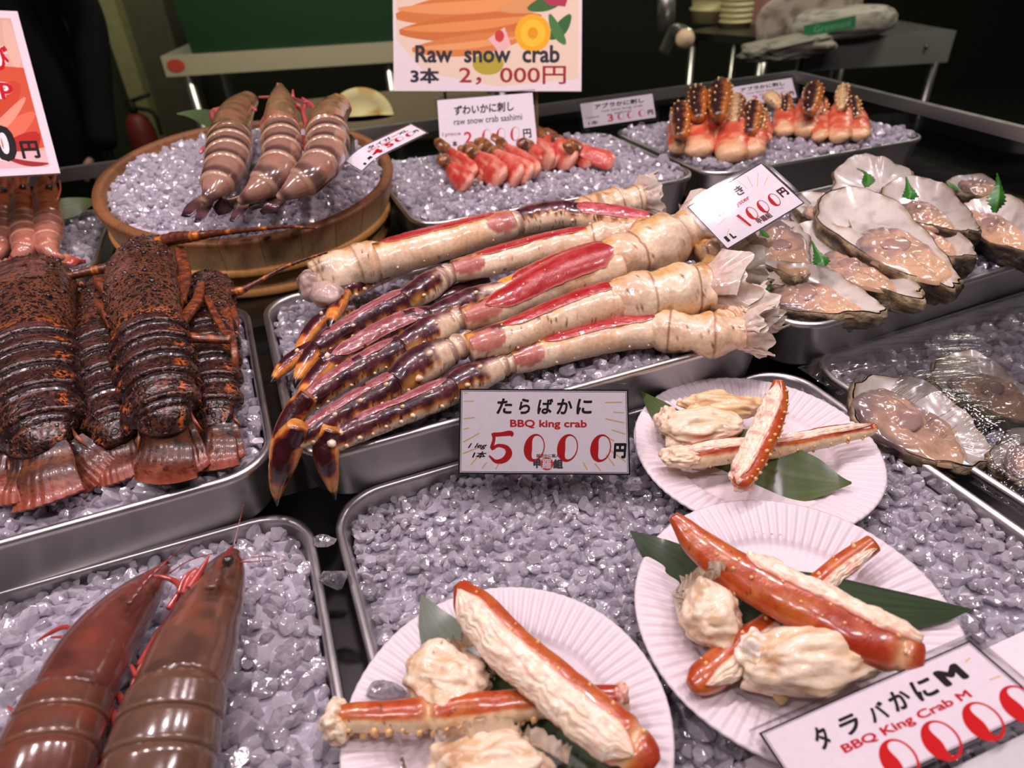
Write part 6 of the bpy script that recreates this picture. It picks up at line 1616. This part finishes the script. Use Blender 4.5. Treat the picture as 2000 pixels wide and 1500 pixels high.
# two blue king crab cards
def abura(label, a, b_, d_, dep):
    c = Card('price_card', label, a, b_, d_, 150, 58, lam=7)
    c.text('アブラかに刺し', (28, 6, 130, 18), INK, 0.03, 0.1); c.text('raw blue king crab', (40, 21, 126, 29), (80, 70, 80), 0.0); c.text('sashimi', (66, 30, 100, 36), (80, 70, 80), 0.0)
    c.text('3', (50, 34, 62, 52), (210, 60, 80), 0.02)
    for x in (78, 98, 122): c.brush0(x, 43, 14, 17, (210, 60, 80), 0.24)
    c.text('円', (134, 38, 146, 50), (90, 20, 30), 0.05); c.text('1本', (10, 44, 30, 54), (60, 40, 50), 0.02); c.text('1piece', (8, 32, 34, 40), (150, 80, 96), 0.0)
abura('white blue king crab card on the left of the back tray, over the ice', W(1133, 203, .128), W(1274, 183, .132), W(1167, 246, .092), 0)
abura('white blue king crab card partly hidden behind the peeled crab pieces', W(1420, 172, .130), W(1546, 152, .134), W(1448, 208, .100), 0)
# King Crab M card, lying at the front
dd = 0.352
c = Card('price_card', 'large white BBQ King Crab M card in the bottom right corner', PD(1482, 1432, dd), PD(1894, 1251, dd+0.012), PD(1592, 1590, dd-0.040), 450, 200, lam=14, white=(238, 226, 232))
c.frame(0, 0, 450, 200, 4.5, (30, 24, 28)); c.frame(6.5, 6.5, 443.5, 193.5, 1.2, (80, 72, 80))
ray_marks(c, [(408, 42, 422, 38, 3), (414, 100, 436, 102, 3)])
for ch, (x0, y0, x1, y1) in zip('タラバかに', ((80, 40, 108, 94), (132, 44, 170, 88), (188, 44, 226, 86), (236, 36, 276, 84), (286, 34, 330, 84))):
    c.text(ch, (x0, y0, x1, y1), INK, 0.035, 0.15)
c.text('M', (342, 34, 392, 78), INK, 0.06)
c.text('BBQ King Crab M', (110, 98, 366, 124), (196, 16, 36), 0.03)
for x in (180, 262, 345, 420): c.brush0(x, 172, 62, 90, (204, 10, 14), 0.42)
# white paper band and grey rail in front of the trays
a, b_ = PD(1380, 1520, .372), PD(2080, 1195, .40)
s_ = Card('shelf_strip', 'plain white card strip behind the King Crab M card along the case front', a, b_, PD(1440, 1640, .33), 100, 20, mat='plain', cat='strip', white=(236, 226, 230))
mb = MB(); p, q = PD(1790, 1535, .315), PD(2100, 1385, .325)
mb.box(p, q-p, np.array([0.012, -0.03, -0.002]), np.array([0.0, -0.004, -0.02]), (200, 198, 196))
tag(mb.build('front_rail', M['railgrey'] if 'railgrey' in M else M['plain'], None, smooth=False), 'grey plastic price rail across the bottom right corner', 'rail')

# big hanging picture signs
dd = depth_of(WY(960, 180, 1.16))
c = Card('picture_sign', 'big white Raw snow crab picture sign reading 2000 yen, on wooden sticks', PD(765, -170, dd-.02), PD(1138, -170, dd-.02), PD(785, 178, dd), 362, 355, th=0.003, white=(226, 214, 214))
def blob(x0, y0, x1, y1, w, col, n=24):
    a = np.linspace(0, 1, n); w_ = w*np.sin(np.pi*np.clip(a*0.96+0.02, 0, 1))**0.6; dx, dy = x1-x0, y1-y0; L = math.hypot(dx, dy); nx, ny = -dy/L, dx/L
    up = np.stack([x0+dx*a+nx*w_/2, y0+dy*a+ny*w_/2+6*np.sin(a*3)], 1); dn = np.stack([x0+dx*a-nx*w_/2, y0+dy*a-ny*w_/2+6*np.sin(a*3)], 1)
    return (np.vstack([up, dn[::-1]]), col)
it = [([(6, 0), (356, 0), (356, 330), (200, 345), (60, 318), (6, 250)], (226, 204, 180))]
it += [blob(-2+8, 205, 300, 150, 62, (206, 120, 60)), blob(10, 190, 290, 170, 26, (226, 150, 88)), blob(12, 236, 285, 205, 52, (200, 112, 52)), blob(20, 230, 270, 205, 20, (222, 142, 78)),
       blob(36, 272, 260, 240, 42, (208, 128, 66)), blob(50, 268, 240, 245, 14, (226, 156, 96)), blob(0+8, 140, 320, 120, 50, (196, 104, 50)), blob(10, 100, 300, 60, 50, (206, 120, 60)), blob(200, 190, 345, 160, 30, (214, 150, 92))]
it += [blob(258, 190, 342, 150, 30, (60, 104, 50)), blob(300, 250, 340, 200, 26, (50, 100, 52)), blob(300, 200, 330, 260, 20, (70, 120, 60)), ([(280, 165), (340, 150), (330, 185), (300, 182)], (170, 50, 80)), ([(182, 250), (214, 226), (226, 262), (206, 280)], (226, 180, 176)), (circ(204, 244, 9, 12), (196, 60, 52)), (circ(182, 300, 30, 22), (176, 160, 50)),
       (circ(268, 238, 34, 38, 48, 0.07), (232, 170, 30)), (circ(268, 238, 24, 27, 40, 0.07), (240, 190, 50)), (circ(268, 238, 10, 12), (222, 150, 24))]
c.polys('printed_picture', it)
c.text('Raw  snow  crab', (42, 262, 320, 298), (40, 44, 52), 0.03); c.text('3本', (32, 308, 88, 340), (36, 40, 48), 0.04)
c.text('2，000円', (126, 304, 332, 342), (150, 36, 44), 0.012)
for x in (866, 1047):
    p, q = PD(x, 150, dd+.008), PD(x, 262, dd-.02); q = np.array([p[0], p[1], 0.080])
    mb = MB(); mb.tube([p, q], 0.0026); mb.build('wooden_stick', M['stick'], c.t)
# left sign
dd = 0.86
TRs = PD(34, 22, dd); BRs = PD(118, 338, dd-.05); Ys = BRs-TRs; hs = np.linalg.norm(Ys)
Xs = np.cross(Ys, TRs-C0); Xs /= np.linalg.norm(Xs); Xs *= np.sign(Xs[0])
TLs = TRs-Xs*hs*0.70
c = Card('picture_sign', 'tall shrimp picture sign cut off by the left edge of the picture', TLs, TRs, TLs+Ys, 226, 330, th=0.003, white=(226, 212, 218))
it = [([(12, 16), (214, 16), (214, 316), (12, 316)], (214, 170, 150)), ([(12, 100), (214, 120), (214, 280), (12, 316)], (204, 84, 56)), (circ(206, 70, 9, 50), (220, 180, 160)),
      blob(60, 300, 200, 150, 60, (196, 70, 44)), blob(90, 310, 212, 210, 36, (220, 110, 84)), blob(130, 270, 205, 180, 16, (232, 150, 124)), blob(40, 200, 160, 120, 50, (212, 120, 88)), blob(150, 300, 210, 250, 40, (180, 40, 30)),
      ([(12, 284), (214, 286), (214, 316), (12, 316)], (222, 180, 182)), blob(160, 296, 214, 310, 10, (150, 40, 36))]
it = [(np.clip(np.asarray(p, float), [12, 16], [214, 316]), q) for p, q in it]
c.polys('printed_picture', it)
c.text('甘えび', (110, 74, 198, 128), (186, 20, 30), 0.03, 0, ((240, 228, 230), 0.09)); c.text('shrimp', (86, 140, 192, 184), (186, 20, 30), 0.03, 0, ((240, 228, 230), 0.09))
c.text('500', (88, 234, 178, 304), (26, 22, 22), 0.03, 0, ((240, 228, 230), 0.10)); c.text('円', (182, 266, 206, 300), (26, 22, 22), 0.04)
# ---------------------------------------------------------------- kitchen behind the counter
def bench(label, a, b_, y, depth, htop, drop, legx, mat='steel', name='steel_bench', shelf=None, legr=0.018, edge=(158, 150, 128)):
    """steel table: front edge from pixel a to pixel b"""
    p, q = a, b_; t = thing(name, label, 'table', (p+q)/2*np.array([1, 1, 0])+np.array([0, 0, -0.9]))
    X = (q-p)*np.array([1, 1, 0]); L = np.linalg.norm(X); X /= L; Y = np.array([-X[1], X[0], 0]); z = p[2]
    o = np.array([p[0], p[1], z])
    mb = MB(); mb.box(o+Y*0.004-np.array([0, 0, 0.006]), X*L, Y*depth, np.array([0, 0, 0.006])); mb.build('table_top', M[mat], t, smooth=False)
    mb = MB(); mb.box(o-np.array([0, 0, drop]), X*L, Y*0.004, np.array([0, 0, drop]), edge); mb.F and mb.build('front_edge', M['plain'], t, smooth=False)
    for k in legx:
        for dpt in (0.05, depth-0.06):
            mb = MB(); g = o+X*(L*k)+Y*dpt; mb.tube([g-np.array([0, 0, 0.006]), np.array([g[0], g[1], -0.9])], legr, ns=12); mb.build('leg', M['steel'], t)
    if shelf is not None:
        mb = MB(); mb.box(np.array([o[0], o[1], shelf])+X*0.03+Y*0.03, X*(L-0.06), Y*(depth-0.08), np.array([0, 0, 0.02])); mb.build('lower_shelf', M['steel_dark'], t, smooth=False)
    return t, o, X, Y, L
p, q = W(313, 110, 0.0), W(1010, 66, 0.0)
q = p+(q-p)*1.0
bench('steel bench with a bright front edge behind the wooden tub, a green box on it', p, q, 0, 0.7, 0, 0.085, (0.05, 0.62, 0.95), legr=0.022)
X = (q-p)/np.linalg.norm(q-p); Y = np.array([-X[1], X[0], 0])
t = thing('green_box', 'large dark green plastic box standing on the steel bench', 'box', p+X*0.9+Y*0.3)
mb = MB(); A = p+X*0.13+Y*0.03+np.array([0, 0, 0.001]); w, dp, h, sl = 1.42, 0.55, 0.62, 0.05
V = np.array([A, A+X*w, A+X*w+Y*dp, A+Y*dp, A-X*sl-Y*sl*.3+[0, 0, h], A+X*(w+sl)-Y*sl*.3+[0, 0, h], A+X*(w+sl)+Y*(dp+sl)+[0, 0, h], A-X*sl+Y*(dp+sl)+[0, 0, h]])
Vi = V.copy(); ce = V[:4].mean(0); Vi = V+(ce-V)*0.02*np.array([1, 1, 0]); Vi[:4, 2] += 0.01
mb.add(V, np.array([[3, 2, 1, 0], [0, 1, 5, 4], [1, 2, 6, 5], [2, 3, 7, 6], [3, 0, 4, 7]]), (20, 48, 26))
mb.add(Vi, np.array([[0, 1, 2, 3], [4, 5, 1, 0], [5, 6, 2, 1], [6, 7, 3, 2], [7, 4, 0, 3]]), (20, 44, 24))
mb.build('box_body', M['plain'], t, smooth=False)
mb = MB(); R4 = [V[4], V[5], V[6], V[7], V[4]]; mb.tube([R4[0], R4[1]], 0.012, (30, 70, 38)); mb.build('rim', M['plain'], t)
# round red sticker on the bench corner
P0 = p+X*0.055-Y*0.003+np.array([0, 0, -0.040]); aa = np.linspace(0, 6.283, 33)[:-1]
G = np.array([P0+X*(r*1.5*np.cos(a))+np.array([0, 0, 1])*(r*np.sin(a))-Y*0.0008 for r in (0.001, 0.026) for a in aa]).reshape(2, 32, 3)
mb = MB(); mb.grid(G, (176, 62, 52)); mb.build('red_sticker', M['ink'], None); tag(bpy.data.objects['red_sticker'], 'oval red sticker on the left end of the steel bench edge', 'sticker')
# right hand bench
p, q = W(1345, 110, -0.02), W(1478, 132, -0.02)
p = W(1345, 58, 0.02); q = W(1880, 62, 0.02)
pr, qr = W(1578, 78, 0.0), W(1868, 60, 0.0)
bench('steel bench on the right with a rivet in its folded front edge', pr, qr, 0, 0.8, 0, 0.11, (0.02, 0.97), legr=0.016, edge=(118, 120, 112))
Xr = (qr-pr)/np.linalg.norm(qr-pr); Yr = np.array([-Xr[1], Xr[0], 0])
v_, f_ = ico(2)
for k, u in ((0, 0.13), (1, 0.82)):
    c0 = pr+Xr*(np.linalg.norm(qr-pr)*u)+np.array([0, 0, -0.05]); mb = MB(); mb.add(c0+v_*0.008, f_, (150, 150, 150)); 
    tag(mb.build('rivet', M['steel_dark'], None), ['left rivet on the front edge of the right steel bench', 'right rivet on the front edge of the right steel bench'][k], 'rivet')
ps, qs = W(1335, 62, 0.0), W(1500, 74, 0.0)
t2, o2, X2, Y2, L2_ = bench('low dark steel bench holding stacked white tubs and a pink box', ps, qs, 0, 0.7, 0, 0.03, (0.06, 0.9), mat='steel_dark', shelf=-0.42, legr=0.02, edge=(30, 32, 28))
# stacks of white tubs
def stack(label, px, w, n, h, z, y, group=None):
    c = WY(px, 40, y); c = np.array([c[0], y, z]); prof = []
    for k in range(n):
        prof += [(w*0.93, k*h), (w*0.99, (k+.8)*h), (w*1.03, (k+.82)*h), (w*1.03, (k+.95)*h), (w*0.95, (k+.97)*h)]
    a = np.linspace(0, 6.283185, 41)[:-1]
    G = np.array([[c+[r*math.cos(x), r*math.sin(x), hh] for x in a] for r, hh in prof])
    mb = MB(); mb.grid(G, (196, 184, 140), True, True, True); tag(mb.build('tub_stack', M['plain'], None), label, 'containers')
yb = float(o2[1])+0.22
stack('tall stack of cream white plastic tubs on the dark bench', 1395, 0.115, 6, 0.06, 0.0, yb+0.1)
stack('short stack of cream white lids beside the tall stack', 1436, 0.070, 6, 0.022, 0.0, yb-0.12)
c0 = WY(1487, 50, yb); mb = MB(); mb.box((c0[0]-0.10, yb-0.12, 0.001), (0.22, 0.03, 0), (0, 0.2, 0), (0, 0, 0.13), (150, 104, 98))
t = thing('plastic_box', 'small cloudy pink plastic box with a red lid beside the white tubs', 'box', (c0[0], yb, 0))
mb.build('box_body', M['plain'], t, smooth=False); mb = MB(); mb.box((c0[0]-0.11, yb-0.13, 0.132), (0.24, 0.03, 0), (0, 0.22, 0), (0, 0, 0.014), (140, 30, 40)); mb.build('lid', M['plain'], t, smooth=False)
# crumpled bag and packet of wipes
def sack(name, label, cat, px, py, y, hx, hy, hz, col, seed, ang=0.0, mat='plain', amp=0.35):
    c = WY(px, py, y); v, f = ico(4); n1 = fbm(v*2+seed, 1, seed, 4)-0.5
    k = np.abs(v)**0.7*np.sign(v); V = k*np.array([hx, hy, hz])*(1+amp*n1)[:, None]
    ca, sa = math.cos(ang), math.sin(ang); V = np.stack([V[:, 0]*ca-V[:, 2]*sa, V[:, 1], V[:, 0]*sa+V[:, 2]*ca], 1)
    cc = mixc(full((len(V),), rgb(*col)), rgb(*col)*0.72, sstep(0.45, 0.65, fbm(v*5, 1, seed+2)))
    mb = MB(); mb.add(c+V, f, cc); return tag(mb.build(name, M[mat], None), label, cat), c
yy = float(pr[1])-0.02
sack('plastic_bag', 'crumpled grey plastic bag hanging over the corner of the right bench', 'bag', 1540, 92, yy-0.05, 0.16, 0.10, 0.035, (150, 146, 134), 5, 0.12, amp=0.9)
cs_, c0 = sack('folded_sheet', 'folded white paper sheet propped behind the wipes packet', 'paper', 1580, 28, yy+0.06, 0.20, 0.012, 0.10, (176, 160, 148), 8, 0.25, amp=0.08)
o, c0 = sack('wipes_packet', 'white and green packet of wipes on the right bench', 'packet', 1642, 46, yy+0.02, 0.20, 0.07, 0.055, (164, 158, 148), 12, 0.05, amp=0.12)
t = Card('packet_label', 'green printed band on the wipes packet', WY(1570, 50, yy-0.068), WY(1672, 30, yy-0.068), WY(1576, 72, yy-0.07), 100, 24, white=(50, 128, 84), cat='label')
t.text('Greenaid', (20, 5, 90, 19), (120, 176, 140), 0.0)
# tap and pot shapes left of the tubs
t = thing('steel_tap', 'blurred steel tap and pipe left of the white tubs', 'tap', WY(1310, 90, 3.0))
a = WY(1302, -40, 3.0); b_ = WY(1300, 60, 3.0); mb = MB(); mb.tube([a, b_], 0.035, ns=14); mb.build('pipe', M['steel'], t)
a = WY(1296, 100, 2.95); b_ = WY(1318, 60, 2.9); c1 = WY(1342, 72, 2.8); mb = MB(); mb.tube([a, b_, c1], [0.02, 0.024, 0.03], ns=12, samples=16); mb.build('spout', M['steel'], t)
v_, f_ = ico(2); mb = MB(); mb.add(WY(1338, 76, 2.78)+v_*0.035, f_, (220, 190, 160)); mb.build('knob', M['plain'], t)
# worktop with a soiled cream plate just behind the rail
t0 = WY(560, 215, 1.9); 
wk = thing('worktop', 'low brown worktop edge seen between the prawns and the snow crab sign', 'table', (0, 1.9, -0.9))
a, b_ = WY(560, 252, 1.62), WY(1010, 214, 1.78); Xw = (b_-a)*np.array([1, 1, 0]); zt = -0.03
a[2] = zt; mb = MB(); mb.box(a, Xw, np.array([-0.12, 0.5, 0]), (0, 0, 0.03), (96, 84, 66)); mb.build('board', M['plain'], wk, smooth=False)
for k in (0.03, 0.92):
    mb = MB(); g = a+Xw*k+np.array([-0.01, 0.06, 0]); mb.box(g, (0.04, 0, 0), (0, 0.3, 0), (0, 0, -0.869-0.001), (60, 56, 48)); mb.build('leg', M['dark'], wk, smooth=False)
c0 = WY(706, 236, 1.86); N = np.array([0.05, -0.80, 0.60]); N /= np.linalg.norm(N); Xp = np.cross(N, [0, 0, 1.0]); Xp /= np.linalg.norm(Xp); Yp = np.cross(N, Xp)
aa = np.linspace(0, 6.283185, 65)[:-1]; G = np.array([[c0+Xp*(r*math.cos(x))+Yp*(r*math.sin(x))+N*h for x in aa] for r, h in ((0.001, 0), (0.05, 0), (0.062, 0.003), (0.086, 0.009), (0.0875, 0.007), (0.06, -0.004), (0.001, -0.005))])
G[..., 2] = np.maximum(G[..., 2], 0.0005)
cc = full(G.shape[:2], (196, 184, 134)); cc = mixc(cc, rgb(170, 130, 50), sstep(0.70, 0.80, noise3(G, 34, 4)))
mb = MB(); mb.grid(G, cc, True, True, True); tag(mb.build('dinner_plate', M['plain'], None), 'cream plate with yellow stains standing behind the right striped prawn', 'plate')
# fire extinguisher by the wall post
c0 = WY(268, 235, 4.2); c0[2] = -0.9; t = thing('fire_extinguisher', 'dark red fire extinguisher against the olive post at left', 'extinguisher', c0)
top = WY(262, 222, 4.2)[2]; prof = [(0.075, 0.001), (0.08, 0.02), (0.08, top+0.9-0.10), (0.06, top+0.9-0.03), (0.03, top+0.9)]
G = np.array([[c0+[r*math.cos(x), r*math.sin(x), h] for x in aa] for r, h in prof]); mb = MB(); mb.grid(G, (84, 24, 22), True, True, True); mb.build('cylinder_body', M['plain'], t)
tp_ = c0+np.array([0, 0, top+0.9]); mb = MB(); mb.tube([tp_-[0, 0, .01], tp_+[0, 0, 0.07]], 0.02, (20, 20, 20)); mb.build('valve', M['dark'], t)
mb = MB(); mb.tube([tp_+[-0.03, 0, 0.06], tp_+[0.12, 0, 0.10]], 0.012, (16, 16, 16)); mb.build('handle', M['dark'], t)
mb = MB(); mb.tube([tp_+[0.02, 0, 0.03], tp_+[0.12, -0.02, 0.0], tp_+[0.13, -0.03, -0.12]], 0.012, (16, 16, 16), samples=16); mb.build('hose', M['dark'], t)

# two people in black behind the counter
def person(label, x, y, face=0.0, lean=0.0, s=1.0):
    t = thing('person', label, 'person', (x, y, -0.9))
    def skin(name, pts, edges, rad, mat, lvl=2):
        me = bpy.data.meshes.new(name); me.from_pydata(pts, edges, []); o = bpy.data.objects.new(name, me); COL.objects.link(o)
        md = o.modifiers.new('skin', 'SKIN'); md.use_smooth_shade = True
        for v, r in zip(me.skin_vertices[0].data, rad): v.radius = r if isinstance(r, tuple) else (r, r)
        me.skin_vertices[0].data[0].use_root = True
        o.modifiers.new('sub', 'SUBSURF').levels = lvl
        dg = bpy.context.evaluated_depsgraph_get(); ob2 = bpy.data.meshes.new_from_object(o.evaluated_get(dg)); bpy.data.objects.remove(o)
        ca = ob2.color_attributes.new('Col', 'FLOAT_COLOR', 'POINT'); 
        o = bpy.data.objects.new(name, ob2); COL.objects.link(o); o.parent = t; ob2.materials.clear(); ob2.materials.append(mat); return o
    P = [(0, 0, .95), (0, 0, 1.12), (0, 0, 1.32), (0, 0, 1.44), (0, 0, 1.52), (0, -.01, 1.60), (0, -.02, 1.70),
         (.10, 0, .90), (.11, -.01, .50), (.11, .01, .10), (.12, -.13, .05), (-.10, 0, .90), (-.11, -.01, .50), (-.11, .01, .10), (-.12, -.13, .05),
         (.19, 0, 1.42), (.25, .02, 1.14), (.24, -.08, .92), (.24, -.12, .84), (-.19, 0, 1.42), (-.25, .02, 1.14), (-.24, -.08, .92), (-.24, -.12, .84)]
    E = [(0, 1), (1, 2), (2, 3), (3, 4), (4, 5), (5, 6), (0, 7), (7, 8), (8, 9), (9, 10), (0, 11), (11, 12), (12, 13), (13, 14), (3, 15), (15, 16), (16, 17), (17, 18), (3, 19), (19, 20), (20, 21), (21, 22)]
    R = [(.17, .12), (.15, .10), (.18, .12), (.12, .09), .055, (.08, .095), (.07, .08), .10, .065, .045, .04, .10, .065, .045, .04, .07, .05, .04, .04, .07, .05, .04, .04]
    rt = lambda p: (p[0]*math.cos(face)-p[1]*math.sin(face), p[0]*math.sin(face)+p[1]*math.cos(face)+lean*max(0, p[2]-0.9), p[2])
    skin('body', [rt(p) for p in P], E, R, M['cloth'])
    ap = [rt(p) for p in [(0, -.05, 1.30), (0, -.06, .95), (0, -.06, .60)]]
    skin('apron', ap, [(0, 1), (1, 2)], [(.15, .09), (.21, .10), (.23, .10)], M['cloth'])
    for hx in (.24, -.24):
        for k in range(4): skin('finger', [rt((hx+(k-1.5)*.018, -.13, .80)), rt((hx+(k-1.5)*.02, -.15, .76)), rt((hx+(k-1.5)*.02, -.15, .725+abs(k-1.5)*.008))], [(0, 1), (1, 2)], [.010, .009, .007], M['skin'], 1)
        skin('thumb', [rt((hx-.03*np.sign(hx), -.13, .83)), rt((hx-.055*np.sign(hx), -.15, .80)), rt((hx-.05*np.sign(hx), -.16, .77))], [(0, 1), (1, 2)], [.012, .010, .008], M['skin'], 1)
    skin('face', [rt((0, -.035, 1.575)), rt((0, -.045, 1.64)), rt((0, -.04, 1.70))], [(0, 1), (1, 2)], [(.055, .05), (.07, .065), (.066, .06)], M['skin'])
    skin('hair', [rt((0, .02, 1.66)), rt((0, .0, 1.745))], [(0, 1)], [(.082, .08), (.075, .08)], M['cloth'])
    return t
m, nt, b = new_mat('black_cloth'); b.inputs['Base Color'].default_value = (0.004, 0.004, 0.005, 1); setin(b, Roughness=0.9, Specular_IOR_Level=0.1); noise_bump(nt, b, 60, 0.3, 0.004); M['cloth'] = m
m, nt, b = new_mat('skin'); b.inputs['Base Color'].default_value = (0.35, 0.19, 0.13, 1); setin(b, Roughness=0.5); noise_bump(nt, b, 200, 0.1, 0.001); M['skin'] = m
a = WY(92, 200, 1.95); person('person dressed in black standing behind the counter at the left', a[0]-0.10, 2.0)
a = WY(2010, 120, 2.3); person('person dressed in black standing at the right edge of the picture', a[0]+0.34, 2.3)

# alike things share a group
GROUPS = {'king_crab_leg': 'raw king crab legs heaped in the middle tray', 'crab_hip': 'torn crab hips at the right end of the heap', 'spiny_lobster': 'spiny lobsters in a row on ice',
          'brown_prawn': 'big brown prawns at the front left', 'striped_prawn': 'striped prawns in the wooden tub', 'red_shrimp': 'small red shrimps at the far left', 'oyster': 'opened raw oysters',
          'shiso_sprig': 'green shiso garnish on the oysters', 'snow_crab_piece': 'red snow crab pieces fanned out on ice', 'peeled_crab_piece': 'peeled king crab pieces with scorched shell ends',
          'steel_tray': 'steel ice trays', 'ice_bed': 'beds of crushed ice', 'paper_plate': 'white paper plates', 'bamboo_leaf': 'green bamboo leaves', 'cooked_crab_leg': 'cooked crab legs on the paper plates',
          'crab_meat': 'lumps of crab meat on the paper plates', 'price_card': 'white price cards', 'picture_sign': 'printed picture signs', 'ice_cube': 'loose pieces of ice', 'rivet': 'rivets on the right bench',
          'steel_bench': 'steel benches behind the counter', 'tub_stack': 'stacked white tubs', 'person': 'people in black behind the counter'}
for o in list(COL.objects):
    k = o.name.split('.')[0]
    if o.parent is None and k in GROUPS and 'group' not in o.keys(): o['group'] = GROUPS[k]
